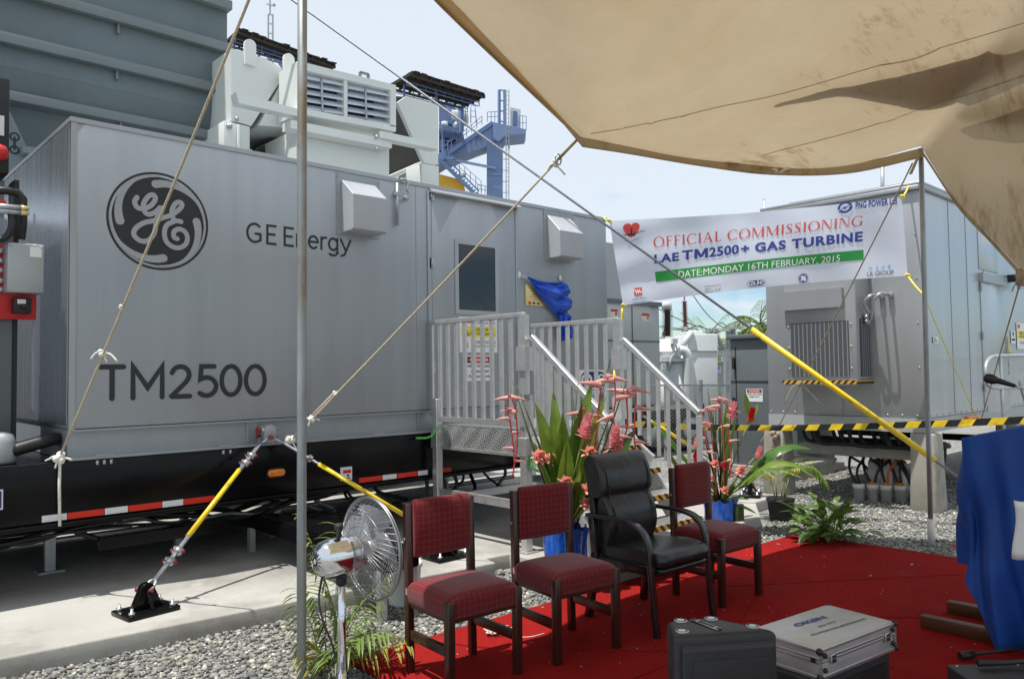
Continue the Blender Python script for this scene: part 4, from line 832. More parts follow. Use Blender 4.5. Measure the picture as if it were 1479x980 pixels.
# ------------------------------------------------------------------ aluminium stair platform
PX0, PX1, PY0, PY1, DZ, RT = 4.53, 5.77, 4.71, 6.0, 1.125, 2.11
sp_ = thing('stair_platform', 'bare aluminium access platform with slatted railings and steps to the trailer door', 'stairs', (5.15, 5.3, SZ))
b = MB(); b.box((PX0, PY0, DZ-.02), (PX1, PY1, DZ)); b.build('deck', 'plate', sp_)
b = MB(); b.box((PX0-.006, PY0, DZ-.20), (PX0, PY1-.05, DZ-.004)); b.box((PX0, PY0-.008, DZ-.2), (PX1, PY0-.001, DZ-.004)); b.box((PX1, PY0, DZ-.2), (PX1+.006, PY1, DZ-.004)); b.build('toe_plate', 'plate', sp_)
b = MB(); b.box((PX0-.012, PY0-.012, DZ-.225), (PX1+.01, PY0+.03, DZ-.20)); b.box((PX0-.012, PY0+.03, DZ-.225), (PX0+.03, PY1, DZ-.20)); b.box((PX0-.014, PY0+.05, DZ+.03), (PX0+.02, PY1-.06, DZ+.075)); b.build('deck_beam', 'alu', sp_)
for (x, y) in ((PX0, PY0), (PX1, PY0), (PX0, PY1-.09), (PX1, PY1-.09)):
    b = MB(); b.box((x-.035, y-.035, SZ if y > 4.5 else 0), (x+.035, y+.035, DZ+.24)); b.box((x-.045, y-.045, DZ-.21), (x+.045, y+.045, DZ-.06)); b.box((x-.07, y-.07, SZ), (x+.07, y+.07, SZ+.012)); b.build('leg', 'alu', sp_, bevel=.004, seg=1)
b = MB(); b.box((PX0-.02, PY0, .46), (PX0+.02, PY1-.1, .53)); b.build('lower_brace', 'alu', sp_); b = MB(); b.box((PX1-.02, PY0, .46), (PX1+.02, PY1-.1, .53)); b.build('lower_brace', 'alu', sp_); b = MB(); b.bar((PX0+.04, PY1-.09, .42), (PX1-.04, PY1-.09, .42), .04, .07); b.build('lower_brace', 'alu', sp_)
for x in (PX0, PX1):
    b = MB(); b.box((x-.02, PY0-.01, RT-.04), (x+.02, PY1, RT)); rl = b.build('railing', 'alu', sp_, bevel=.004, seg=1)
    n = 11
    for i in range(n):
        y = PY0+.04+(PY1-PY0-.06)*i/(n-1)
        b = MB(); b.box((x-.013, y-.018, DZ+.0755 if x == PX0 else DZ), (x+.013, y+.018, RT-.0405)); b.build('baluster', 'alu', rl)
    b = MB(); b.box((x-.028, PY0-.035, DZ+.3), (x+.028, PY0+.03, RT-.02)); b.box((x-.045, PY0-.055, 1.62), (x+.045, PY0+.055, 1.82)); b.box((x-.045, PY0-.055, DZ+.03), (x+.045, PY0+.055, DZ+.24)); b.build('corner_post', 'alu', rl)
SL = 0.82
HY1 = 3.84; HZ0 = 1.90; 
for x in (PX0+.035, PX1):
    y0 = PY0-.06; b = MB(); b.bar((x, y0, HZ0), (x, HY1, HZ0-SL*(y0-HY1)), .045, .045); b.box((x-.022, HY1-.02, HZ0-SL*(y0-HY1)-.5), (x+.022, HY1+.02, HZ0-SL*(y0-HY1)-.02)); hr = b.build('handrail', 'alu', sp_, bevel=.003, seg=1)
    n = 7
    for i in range(n):
        y = y0-.06-(y0-HY1-.06)*i/n; zt = HZ0-SL*(y0-y)-.03; b = MB(); b.box((x-.012, y-.014, zt-.72), (x+.012, y+.014, zt)); b.build('baluster', 'alu', hr)
    b = MB(); b.bar((x, y0+.04, HZ0-.87), (x, y0-.30, HZ0-.88-.22), .04, .09); b.bar((x, PY0-.05, 1.03), (x, 3.95, .14), .035, .16); b.build('stringer', 'alu', sp_)
nt_ = 5
for i in range(nt_):
    z = DZ-.19*(i+1); y = PY0-.02-.21*i
    b = MB(); b.box((PX0+.06, y-.24, z-.03), (PX1-.03, y, z)); tdr = b.build('tread', 'plate', sp_)
    b = MB(); b.box((PX0+.06, y-.248, z-.045), (PX1-.03, y-.2405, z+.002)); b.build('nosing', 'hazardx', tdr)
    if i in (1, 3): b = MB(); b.bar((PX1-.03, y-.2, z-.04), (PX1-.03, y+.1, z-.30), .03); b.build('tread_bracket', 'alu', sp_)
for (x, y) in ((PX0+.035, 3.98), (PX1, 3.98)):
    b = MB(); b.box((x-.03, y-.03, 0.022), (x+.03, y+.03, .30)); b.build('leg', 'alu', sp_)
b = MB(); b.tube(cat([TF(597, 632)+V(0, -.04, 0), TF(607, 631)+V(0, -.1, 0), TF(615, 626)+V(-.02, -.14, 0), V(PX0-.03, PY1-.12, 1.10)], 5), .011, 6); b.build('earth_wire', 'greenhose', sp_)
b = MB(); b.tube(cat([(PX0+.03, PY0-.02, .98), (PX0+.02, PY0-.06, .82), (PX0+.14, PY0-.1, .78), (PX0+.32, PY0-.05, .85)], 5), .011, 6); b.build('earth_wire', 'greenhose', sp_)

# ------------------------------------------------------------------ wire stays with yellow sleeves and their anchor plates
def anchor(name_label, c, yaw, z=SZ):
    t = thing('anchor_plate', name_label, 'anchor', (c.x, c.y, z), 'bolted anchor plates')
    R = Matrix.Rotation(yaw, 4, 'Z'); T_ = Matrix.Translation((c.x, c.y, z)) @ R
    def tb(b): b.v = [tuple(T_ @ Vector(p)) for p in b.v]; return b
    b = MB(); b.box((-.165, -.12, .004), (.165, .12, .03)); tb(b).build('base_plate', 'black', t, bevel=.004)
    b = MB(); b.prism([(-.10, .03), (.10, .03), (.06, .12)] + [(.05*cos(q), .14+.05*sin(q)) for q in [pi*i/8 for i in range(9)]] + [(-.06, .12)], lambda x, y, d: (x, d, y), -.025, .025)
    b.bar((0, -.09, .03), (0, -.02, .13), .02, .02); b.bar((0, .09, .03), (0, .02, .13), .02, .02); tb(b).build('lug', 'black', t, bevel=.004)
    for x in (-.13, .13):
        for y in (-.085, .085): b = MB(); b.lathe([(.02, .03), (.02, .045), (.009, .046), (.009, .07)], (x, y, 0), n=8); tb(b).build('anchor_bolt', 'steel', t)
    return V(c.x, c.y, z+.14)
def stay(label, p0, p1, t0, t1, r=.018, rr=.0115, pieces=(.1, .16, .86, .91), pinred=True):
    t = thing('wire_stay', label, 'wire stay', p0); p0 = Vector(p0); p1 = Vector(p1); d = (p1-p0).normalized(); L = (p1-p0).length
    sd = d.cross(Z).normalized()
    b = MB(); b.tube([p0+d*.07, p1-d*.05], rr, 6); b.tube([p0+d*.06+sd*.014, p0.lerp(p1, t0)+sd*.012], rr*.9, 6); b.tube([p1-d*.05+sd*.014, p0.lerp(p1, t1)+sd*.012], rr*.9, 6); b.build('wire_rope', 'wirerope', t)
    b = MB(); b.tube([p0.lerp(p1, t0), p0.lerp(p1, t1)], r, 12); b.build('sleeve', 'yellow', t)
    for q in pieces:
        c = p0.lerp(p1, q); b = MB(); b.lathe([(.012, -.02), (.028, -.014), (.028, .014), (.012, .02)], c+sd*.012, d, 10); b.bar(c-sd*.03-Z*.01, c+sd*.045+Z*.01, .022); b.bar(c-sd*.02+Z*.02, c+sd*.035+Z*.02, .018); cl = b.build('rope_clip', 'steel', t)
        b = MB(); b.lathe([(.013, 0), (.013, .016)], c-sd*.03, -sd, 6); b.lathe([(.013, 0), (.013, .016)], c+sd*.045, sd, 6); b.build('clip_nut', 'darkred' if pinred else 'steel', cl)
    for c, sg in ((p0, 1), (p1, -1)):   # bow shackle
        pts = [c+sd*.032*cos(a)+d*sg*(.03+.055*max(0, sin(a))) - d*sg*(.03 if i in (0, 12) else 0) for i, a in enumerate([pi*i/12 for i in range(13)])]
        b = MB(); b.tube(pts, .010, 8); sh_ = b.build('shackle', 'steel', t); b = MB(); b.lathe([(.012, -.06), (.012, .05)], c, sd, 8); b.lathe([(.018, -.075), (.018, -.055)], c, sd, 8); b.build('shackle_pin', 'darkred', sh_)
    return t
a1 = anchor('black bolted anchor plate on the slab edge holding the left yellow stay', onz(211, 884, SZ), radians(8))
stay('yellow sleeved wire stay running from left anchor plate up to the trailer lug', a1, LUG-V(.03, 0, .02), .30, .74, pieces=(.155, .215, .79, .845))
a2 = anchor('black bolted anchor plate on the slab behind the nearest red chair', onz(645, 805, SZ), radians(0))
stay('yellow sleeved wire stay running down right from the trailer lug behind the fan', a2, LUG+V(.04, 0, -.03), .18, .74, pieces=(.11, .15, .79, .84))
a3 = anchor('black bolted anchor plate on the slab corner beside the small potted palm', onz(1084, 716, SZ), radians(25))
tr3 = dep(925, 598, 8.9)
stay('yellow sleeved wire stay behind the right handrail of the aluminium steps', a3, tr3, .52, .93, pieces=(.2, .3))
g0 = onz(1485, 761, 0.02)
stk = dep(437, 11, 9.6); top_ = g0.lerp(stk, 1.26)
def wl(px): # parameter along the long guy where it passes a picture column
    pass
def tpar(p0, p1, px):
    lo, hi = 0.0, 1.0
    for _ in range(50):
        m = (lo+hi)/2; v = p0.lerp(p1, m)-CP; a = v.dot(Rr)/v.dot(Fw)*FPX; bb = v.dot(Uu)/v.dot(Fw)*FPX; x = 739.5+a*cos(ROL)-bb*sin(ROL)
        if x > px: lo = m
        else: hi = m
    return lo
stay('very long guy wire with yellow lower sleeve slanting across the banner to the gravel', g0, top_, tpar(g0, top_, 1350), tpar(g0, top_, 1085), r=.030, rr=.0145, pieces=())

# ------------------------------------------------------------------ tent: two poles, canvas roof
P1 = dep(437, -207, 4.0); P0 = V(.9, 3.55, 4.55); P2 = dep(1330, 214, 6.7); KC = dep(838, 197, 5.59); K2 = dep(1472, 388, 6.0)
def pole(label, foot, top, r, sleeve=False, m_='rustpole'):
    t = thing('tent_pole', label, 'tent pole', foot)
    b = MB(); b.tube([foot, foot.lerp(top, .3), foot.lerp(top, .65), top], r, 14); b.build('tube', m_, t)
    if sleeve: b = MB(); b.tube([foot-Z*.02, foot.lerp(top, .072)], r*1.4, 14); b.build('base_sleeve', 'pvc', t)
    return t
f1 = dep(435.5, 900, 4.0); f1 = P1.lerp(f1, (P1.z)/(P1.z-f1.z))
pole('near galvanised tent pole standing in front of the grey trailer lettering', f1, P1, .0245)
pole('far galvanised tent pole with a white base sleeve standing on the gravel', onz(1345, 788, 0.0), P2, .021, True)
tent = thing('tent_canopy', 'cream canvas tent roof with brown stains stretched over the stage', 'tent', (3.5, 1.5, 3.2))
def DP(px, py, d): return dep(px, py, d)
EAVE = [P0, P1, DP(632, 0, 4.79), KC, DP(905, 208, 5.9), DP(1010, 227, 6.5), DP(1110, 240, 6.95), DP(1220, 238, 6.9), P2, DP(1378, 286, 6.5), DP(1425, 336, 6.25), K2, DP(1520, 395, 5.9), DP(1640, 380, 5.6)]
MIDR = [V(.9, 1.2, 4.0), V(1.5, 1.3, 4.15), V(2.0, 1.4, 4.1), V(2.7, 1.5, 3.92), V(3.1, 1.55, 3.95), V(3.7, 1.6, 3.95), V(4.3, 1.55, 3.95), V(4.9, 1.4, 3.92), V(5.4, 1.2, 3.95), V(5.6, .8, 3.70), V(5.65, .45, 3.35), V(5.7, .1, 3.05), V(5.7, -.3, 2.95), V(5.7, -.8, 2.9)]
NEAR = [V(-.6, -1.8, 3.9), V(.3, -1.9, 4.0), V(.9, -2, 4.1), V(1.5, -2, 4.2), V(2, -2, 4.2), V(2.6, -2, 4.2), V(3.2, -2, 4.2), V(3.8, -2, 4.1), V(4.3, -2, 4.0), V(4.6, -2, 3.8), V(4.8, -2.1, 3.5), V(5, -2.2, 3.2), V(5.2, -2.3, 3.0), V(5.4, -2.5, 2.9)]
def dense(L): return cat(L, 7)
def dense(L):
    r = []
    for a, e in ((0, 3), (3, 8), (8, 11), (11, 13)): r += cat(L[a:e+1], 7)[:-1]
    return r+[L[13]]
E_, M_, N_ = dense(EAVE), dense(MIDR), dense(NEAR)
rows = []
NR = 26
for j in range(NR+1):
    t = j/NR; row = []
    for i in range(len(E_)):
        a, m, n_ = E_[i], M_[i], N_[i]
        p = a*((1-t)*(1-2*t)) + m*(4*t*(1-t)) + n_*(t*(2*t-1)) if False else (a.lerp(m, t*2) if t < .5 else m.lerp(n_, t*2-1))
        # soft folds fanning from the tied corners, slack between
        dK = (p-KC).length; 
        rip = .018*sin(i*.55+t*7)*sin(pi*min(1, t*1.6)) + .055*sin(atan2(p.y-KC.y, p.x-KC.x)*11)*exp(-dK*.38)*min(1, dK)+.035*sin(atan2(p.y-P2.y, p.x-P2.x)*9)*exp(-(p-P2).length*.4)*min(1, (p-P2).length)
        sag = -.10*sin(pi*min(1, t*2))*1.0 if t < .5 else 0
        row.append(p+Z*(rip+sag))
    rows.append(row)
b = MB(); b.grid(rows); cn = b.build('canvas_roof', 'canvas', tent)
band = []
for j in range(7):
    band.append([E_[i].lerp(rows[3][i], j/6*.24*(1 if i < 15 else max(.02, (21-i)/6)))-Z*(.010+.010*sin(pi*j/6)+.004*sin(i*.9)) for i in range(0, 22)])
b = MB(); b.grid(band); b.build('edge_band', 'canvas_edge', tent)  # strip added under the eave to carry the painted sun glow
hem = []
for j in range(4):
    s = j/3
    hem.append([p + (rows[2][i]-p)*.0 - Z*(.002+.085*s*(1 if 20 < i else .6)) - V(.012, .03, 0)*s for i, p in enumerate(E_)])
b = MB(); b.grid(hem); b.build('hem', 'canvas', tent, solid=.004)
def surf(i, t): # point on the roof sheet
    j = min(NR-1, int(t*NR)); f = t*NR-j; k = min(len(E_)-2, int(i)); g_ = i-k
    return rows[j][k].lerp(rows[j][k+1], g_).lerp(rows[j+1][k].lerp(rows[j+1][k+1], g_), f)
def pick(px, py):   # where a sight line meets the roof sheet (nearest sample)
    d = ray(px, py).normalized(); best = None
    for j in range(0, 2*NR+1):
        for i in range(0, (len(E_)-1)*2+1):
            p = surf(i/2, min(.9999, j/(2*NR))); v = (p-CP); e = v.normalized().dot(d)
            if best is None or e > best[0]: best = (e, p)
    return best[1]
def seam_px(pts, n=14): return [pick(*[lerp(pts[k][c], pts[k+1][c], f/n) for c in (0, 1)]) - Z*.006 for k in range(len(pts)-1) for f in range(n)]
for pts in ([(852, 196), (1000, 163), (1160, 126), (1560, 8)], [(1100, 222), (1230, 190), (1350, 150), (1550, 85)]):
    b = MB(); q = seam_px(pts); 
    for _ in range(4): q = [q[0]]+[sum((q[max(0, min(len(q)-1, i+o))] for o in (-2, -1, 0, 1, 2)), V(0, 0, 0))/5 for i in range(1, len(q)-1)]+[q[-1]]
    b.tube(q, .006, 6, flat=.4); b.build('seam', 'canvas', tent)
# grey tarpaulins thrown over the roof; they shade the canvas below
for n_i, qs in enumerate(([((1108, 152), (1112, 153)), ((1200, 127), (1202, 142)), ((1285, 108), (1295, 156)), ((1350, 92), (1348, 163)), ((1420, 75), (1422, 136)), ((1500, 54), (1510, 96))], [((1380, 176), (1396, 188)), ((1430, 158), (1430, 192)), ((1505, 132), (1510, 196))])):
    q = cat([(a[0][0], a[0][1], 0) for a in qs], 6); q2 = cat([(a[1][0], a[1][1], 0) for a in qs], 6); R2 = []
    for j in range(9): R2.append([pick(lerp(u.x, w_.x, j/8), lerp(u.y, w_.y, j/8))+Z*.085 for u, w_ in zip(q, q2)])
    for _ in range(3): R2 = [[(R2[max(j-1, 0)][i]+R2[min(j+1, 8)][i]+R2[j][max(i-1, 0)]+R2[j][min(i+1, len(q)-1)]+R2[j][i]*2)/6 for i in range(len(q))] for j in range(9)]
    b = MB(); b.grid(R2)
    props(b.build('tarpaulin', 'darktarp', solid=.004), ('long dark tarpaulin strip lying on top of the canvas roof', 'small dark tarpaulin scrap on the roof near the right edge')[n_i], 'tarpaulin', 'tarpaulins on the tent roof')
def knot(b, c, r, n=7, seed=1):
    rnd = random.Random(seed)
    for i in range(n):
        b.sphere(c+V(rnd.uniform(-1, 1), rnd.uniform(-1, 1), rnd.uniform(-1, 1))*r*.55, r*rnd.uniform(.45, .7), 8)
def tails(b, c, L, n, r, seed=1):
    rnd = random.Random(seed)
    for i in range(n):
        a = rnd.uniform(0, 2*pi); q = c+(Rr*cos(a)*rnd.uniform(.5, 1)-Z*rnd.uniform(.1, .9))*L; b.tube(cat([c, c.lerp(q, .5)+Z*.25*L*rnd.random(), q], 4), r, 6)
def rope(label, pts, r, m_, knots=(), name='guy_rope', catg='rope', group=None, tl=.1):
    t = thing(name, label, catg, pts[0], group); b = MB(); b.tube(pts, r, 8); b.build('cord', m_, t)
    for i, (c, kr, nt2) in enumerate(knots):
        b = MB(); knot(b, c, kr, 7, i+3)
        if nt2: tails(b, c, tl, nt2, r*.8, i+5)
        b.build('knot', 'ropewhite' if m_ == 'rope' else m_, t)
    return t
E1 = V(onY(86, 650, TY-.03).x, TY-.035, TB+.03)
L1 = [P1-Z*.05, E1]
def along(p0, p1, px): return p0.lerp(p1, tpar2(p0, p1, px))
def tpar2(p0, p1, px):
    best = min(range(401), key=lambda k: abs(pxof(p0.lerp(p1, k/400))-px)); return best/400
def pxof(p):
    v = p-CP; a = v.dot(Rr)/v.dot(Fw)*FPX; bb = v.dot(Uu)/v.dot(Fw)*FPX; return 739.5+a*cos(ROL)-bb*sin(ROL)
rope('long natural rope from the near tent pole down to the left corner of the trailer', sagline(P1-Z*.05, E1, .03)+[], .0085, 'rope', [(along(L1[0], E1, 175), .018, 0), (along(L1[0], E1, 148), .026, 3), (E1, .04, 4)], tl=.12)
b = MB(); b.tube([E1-V(0, .012, 0), E1-V(.005, .02, .2), E1-V(0.0, .02, .46)], .010, 8); props(b.build('rope_tail', 'ropewhite'), 'white rope end hanging straight down over the black chassis at left', 'rope')
ring_ = KC - Z*.03
RP = LUG+V(.16, -.06, -.06)
s0 = along(KC, RP, 800); s1 = along(KC, RP, 484)
rope('natural guy rope from the canvas corner down to the trailer lug', sagline(along(KC, RP, 806), RP, .02), .0085, 'rope', [(s0, .028, 3), (s1, .022, 0), (along(KC, RP, 450), .03, 3), (RP, .045, 2)])
b = MB(); b.tube([KC, along(KC, RP, 806)], .022, 8, flat=.35); b.build('corner_strap', 'canvas', tent)
b = MB(); q = along(KC, RP, 806); b.tube([q+V(.03*cos(a), 0, .04*sin(a)) for a in [2*pi*i/12 for i in range(13)]], .006, 6); b.build('corner_ring', 'steel', tent)
b = MB(); q1, q2 = s1, along(KC, RP, 440); b.tube([q1+Z*.014, q2+Z*.02], .008, 6); b.tube([q1-Z*.012, q2-Z*.016], .008, 6); props(b.build('rope_loop', 'rope'), 'doubled loop of natural rope tied back beside the near tent pole', 'rope')
PQ = onX(1118, 628, 9.22)
e0 = P2+V(-.06, .05, -.13)
rope('thin natural rope from the far tent pole across the air conditioner to the concrete pier', sagline(e0, PQ, .02), .0065, 'brownrope', [(along(e0, PQ, 1156), .03, 3), (PQ, .06, 8)], tl=.30)
b = MB(); b.tube([P2-Z*.02, e0-V(.05, 0, .10)], .02, 6, flat=.4); b.build('corner_strap', 'canvas', tent)
PR = onY(1417, 607, 3.18)
rope('thin brown cord from the right canvas corner down past the microphone', sagline(K2-Z*.12, PR, .0), .006, 'brownrope', [(K2-Z*.10, .03, 3), (PR, .04, 2)])
b = MB(); b.tube([K2, K2-Z*.13], .025, 6, flat=.4); b.build('corner_strap', 'canvas', tent)
q = DP(1118, 243, 6.95); b = MB(); b.tube(cat([q, q+V(.02, -.02, -.05), q+V(.06, -.06, -.02), q+V(.1, -.1, .0)], 4), .012, 6); knot(b, q+V(0, 0, -.03), .03); props(b.build('rope_scrap', 'ropewhite'), 'short knotted scrap of white rope under the sagging canvas eave', 'rope')

# ------------------------------------------------------------------ right-hand generator unit
UX, UY0, UY1, UZ0, UZ1, UX1 = 9.27, 3.22, 5.12, 1.03, 3.64, 17.0
un = thing('generator_unit', 'grey generator enclosure on concrete piers behind the far tent pole', 'enclosure', (12, 4.2, 0.9))
b = MB(); b.box((UX, UY0+.004, UZ0), (UX1, UY1, UZ1)); b.build('front_wall', 'unit', un, bevel=.008)
b = MB(); b.box((UX+.02, UY0-.004, UZ0+.004), (UX1, UY0+.002, UZ1-.01)); b.build('side_wall', 'unit_side', un)
b = MB()
b.box((UX-.04, UY0-.04, UZ1), (UX1, UY1+.03, UZ1+.035)); b.box((UX-.042, UY0-.042, UZ1-.05), (UX1, UY0-.006, UZ1-.002)); b.box((UX-.042, UY0-.005, UZ1-.05), (UX-.002, UY1+.03, UZ1-.002)); b.build('roof_edge', 'unit', un, bevel=.006)
b = MB(); b.box((UX+.3, UY0+.25, UZ1+.036), (UX1, UY1-.2, UZ1+.12)); b.build('roof_hatch', 'unit_side', un)
b = MB(); b.box((UX-.01, UY0-.008, UZ0-.16), (UX1, UY0+.06, UZ0-.003)); b.box((UX-.01, UY0+.06, UZ0-.16), (UX+.06, UY1, UZ0-.003)); b.box((UX+.06, UY0+.06, UZ0-.05), (UX1, UY1, UZ0-.003)); b.build('base_beam', 'cabgrey', un)
b = MB()
for i in range(12): b.sphere((UX-.003, UY0+.1+i*.16, UZ0+.03), .012, 6)
for i in range(22): b.sphere((UX+.1+i*.2, UY0-.006, UZ0+.03), .012, 6)
for z in (1.6, 2.1, 2.6, 3.1): b.sphere((UX-.003, UY0+.06, z), .01, 6); b.sphere((UX-.003, UY0+.92, z), .01, 6)
b.build('rivet', 'steel', un)
b = MB()
for x in (10.15, 10.75, 11.4, 14.0): b = MB(); b.box((x, UY0-.009, UZ0+.02), (x+.012, UY0-.0045, UZ1-.06)); b.build('panel_seam', 'unit', un)
for y in (UY0+.93,): b = MB(); b.box((UX-.005, y, UZ0+.02), (UX-.0005, y+.01, UZ1-.05)); b.build('panel_seam', 'unit', un)
# air conditioner on the end wall
ax0 = 8.87
ac = MB(); ac.box((ax0, 3.80, 1.46), (UX-.002, 4.66, 3.05)); ac = ac.build('air_conditioner', 'unit', un, bevel=.012)
b = MB(); b.box((ax0-.012, 3.885, 1.50), (ax0-.003, 4.58, 2.14)); b.build('grille', 'grilley', ac)
b = MB(); b.box((ax0+.09, 3.788, 1.50), (UX-.06, 3.797, 2.16)); b.build('grille', 'grillex', ac)
b = MB(); b.box((ax0-.06, 3.93, 2.30), (ax0-.002, 4.66, 2.52)); b.build('air_duct', 'unit', ac)
b = MB(); b.box((ax0-.02, 3.80, 1.437), (UX-.002, 4.67, 1.458)); b.box((ax0-.016, 3.795, 1.40), (ax0-.008, 4.66, 1.436)) ; b.build('bottom_rail', 'unit', ac)
b = MB(); b.box((ax0-.026, 3.79, 1.42), (ax0-.0205, 4.70, 1.46)); b.box((ax0-.02, 3.784, 1.42), (UX, 3.789, 1.46)); b.build('hazard_strip', 'hazardy', ac)
b = MB()
for y in (3.86, 4.61):
    for z in (1.6, 1.85, 2.1): b.sphere((ax0-.004, y, z), .012, 6)
b.build('screw', 'steel', ac)
b = MB(); b.box((ax0+.12, 3.80, 1.05), (UX-.001, 3.805, 1.43)) if False else None
for (y0, zt, yb) in ((3.66, 2.42, 3.80), (3.56, 2.43, 3.80)):
    b = MB(); q0 = V(ax0+.2, 3.79, 2.18-(.05 if y0 < 3.6 else 0)); b.tube(cat([q0, q0+V(.02, -.06, .02), V(UX-.30, y0+.08, zt-.10), V(UX-.32, y0+.02, zt-.02), V(UX-.26, y0, zt), V(UX-.1, y0, zt), V(UX+.0, y0, zt)], 6), .018, 8); b.lathe([(.034, 0), (.034, .06)], q0, (0, -1, 0), 10); b.lathe([(.034, 0), (.034, .05)], (UX-.06, y0, zt), (1, 0, 0), 10); b.build('conduit', 'galv', un)
# door on the long side
def SF(px, py, y=UY0-.006): return onY(px, py, y)
a, e = SF(1413, 330), SF(1413, 592); x0 = SF(1417, 460).x; x1 = x0+.95
b = MB(); b.box((x0, UY0-.018, UZ0+.05), (x1, UY0-.0045, SF(1415, 397).z)); ud = b.build('door', 'unit_side', un, bevel=.003)
b = MB(); b.box((x0-.04, UY0-.06, SF(1413, 404).z-.02), (x1+.04, UY0-.0045, SF(1413, 394).z)); b.build('rain_drip', 'trim', ud)
b = MB(); b.box((x0-.02, UY0-.014, SF(1413, 388).z), (x0+.75, UY0-.0045, SF(1410, 328).z)); b.build('upper_panel', 'unit_side', un, bevel=.003)
for y in (415, 485, 560): p = SF(1417, y); b = MB(); b.box((x0-.02, UY0-.032, p.z-.05), (x0+.025, UY0-.019, p.z+.05)); b.build('hinge', 'steel', ud)
p = SF(1454, 500); b = MB(); b.box((p.x-.03, UY0-.035, p.z-.13), (p.x+.03, UY0-.019, p.z+.13)); b.tube([(p.x-.16, UY0-.06, p.z-.07), (p.x+.04, UY0-.06, p.z-.07)], .013, 8); b.tube([(p.x, UY0-.03, p.z-.07), (p.x, UY0-.07, p.z-.07)], .02, 8); b.build('door_handle', 'brass', ud)
fs_ = lambda x, y, z=0.0: (x, UY0-.0125-z, y)
p = SF(1467, 466); q = SF(1479, 504); s = sign(un, fs_, p.x, q.z, p.x+.42, p.z); 
put('sign_band', [poly([(p.x+.02, lerp(q.z, p.z, .40)), (p.x+.4, lerp(q.z, p.z, .40)), (p.x+.4, lerp(q.z, p.z, .70)), (p.x+.02, lerp(q.z, p.z, .70))])], lambda x, y, z=0: fs_(x, y, .0025), 'signyellow', s)
put('sign_band', [poly([(p.x+.04, lerp(q.z, p.z, .80)), (p.x+.17, lerp(q.z, p.z, .80)), (p.x+.17, lerp(q.z, p.z, .95)), (p.x+.04, lerp(q.z, p.z, .95))])], lambda x, y, z=0: fs_(x, y, .0025), 'signred', s)
put('sign_text', fit('RISK OF', p.x+.14, lerp(q.z, p.z, .57), .2, .04, .01)+fit('ELECTRIC SHOCK', p.x+.12, lerp(q.z, p.z, .44), .26, .035, .01)+fit('NO UNAUTHORISED', p.x+.14, lerp(q.z, p.z, .2), .26, .035), lambda x, y, z=0: fs_(x, y, .004), 'blackm', s)
p = SF(1459, 477); q = SF(1466, 496); s = sign(un, fs_, p.x, q.z, q.x, p.z); put('sign_symbol', [disc((p.x+q.x)/2, lerp(q.z, p.z, .75), .035, 16), stroke([(p.x+.04, lerp(q.z, p.z, .3)), (q.x-.04, lerp(q.z, p.z, .3))], .03)], lambda x, y, z=0: fs_(x, y, .003+z), 'blackm', s)
p = SF(1347, 490); s = sign(un, fs_, p.x, p.z-.04, p.x+.16, p.z+.03); put('sign_text', [stroke([(p.x+.02, p.z+k*.018-.022), (p.x+.13-.03*k, p.z+k*.018-.022)], .008) for k in (0, 1, 2)], lambda x, y, z=0: fs_(x, y, .003), 'blackm', s)
p, q = SF(1393, 601), SF(1414, 612); b = MB(); b.box((p.x, UY0-.06, q.z), (q.x, UY0-.009, p.z)); b.build('clearance_lamp', 'orange', un, bevel=.01)
a, e = SF(1425, 560), SF(1460, 592); b = MB(); b.box((a.x, UY0-.012, e.z), (e.x, UY0-.0045, a.z)); b.build('lower_hatch', 'unit_side', un, bevel=.003)
p = SF(1455, 405); b = MB(); b.box((p.x+.0, UY0-.18, p.z-.02), (p.x+.14, UY0-.0045, p.z+.08)); b.build('wall_lamp', 'blackm', un, bevel=.01); b = MB(); b.lathe([(.05, 0), (.06, .12)], (p.x+.20, UY0-.12, p.z-.12), n=12); b.build('lamp_glass', 'whitetape', un)
# tube railing of the side platform
hrl = thing('tube_railing', 'bright galvanised tube railing beside the generator door', 'railing', V(*SF(1445, 600, 2.75)))
def HF(px, py): return onY(px, py, 2.75)
pts = [HF(1600, 508), HF(1479, 513), HF(1440, 514), HF(1429, 518), HF(1424, 528), HF(1424, 545), HF(1428, 556), HF(1440, 560), HF(1479, 559), HF(1600, 556)]
b = MB(); b.tube(cat(pts, 4), .021, 8); b.build('top_rail', 'galv', hrl)
b = MB(); b.tube([HF(1444, 514), HF(1449, 606), HF(1451, 640)], .021, 8); b.build('post', 'galv', hrl)
b = MB(); b.tube(cat([HF(1500, 530), HF(1482, 536), HF(1474, 544), HF(1474, 556), HF(1485, 592)], 4), .018, 8); b.build('grab_loop', 'galv', hrl)
b = MB(); q = HF(1457, 525); b.tube([q+V(.012*cos(a), 0, .05*sin(a)-.08) for a in [2*pi*i/10 for i in range(11)]], .006, 6); b.tube([q+Z*.06, q-Z*.03], .008, 6); b.build('snap_hook', 'steel', hrl)

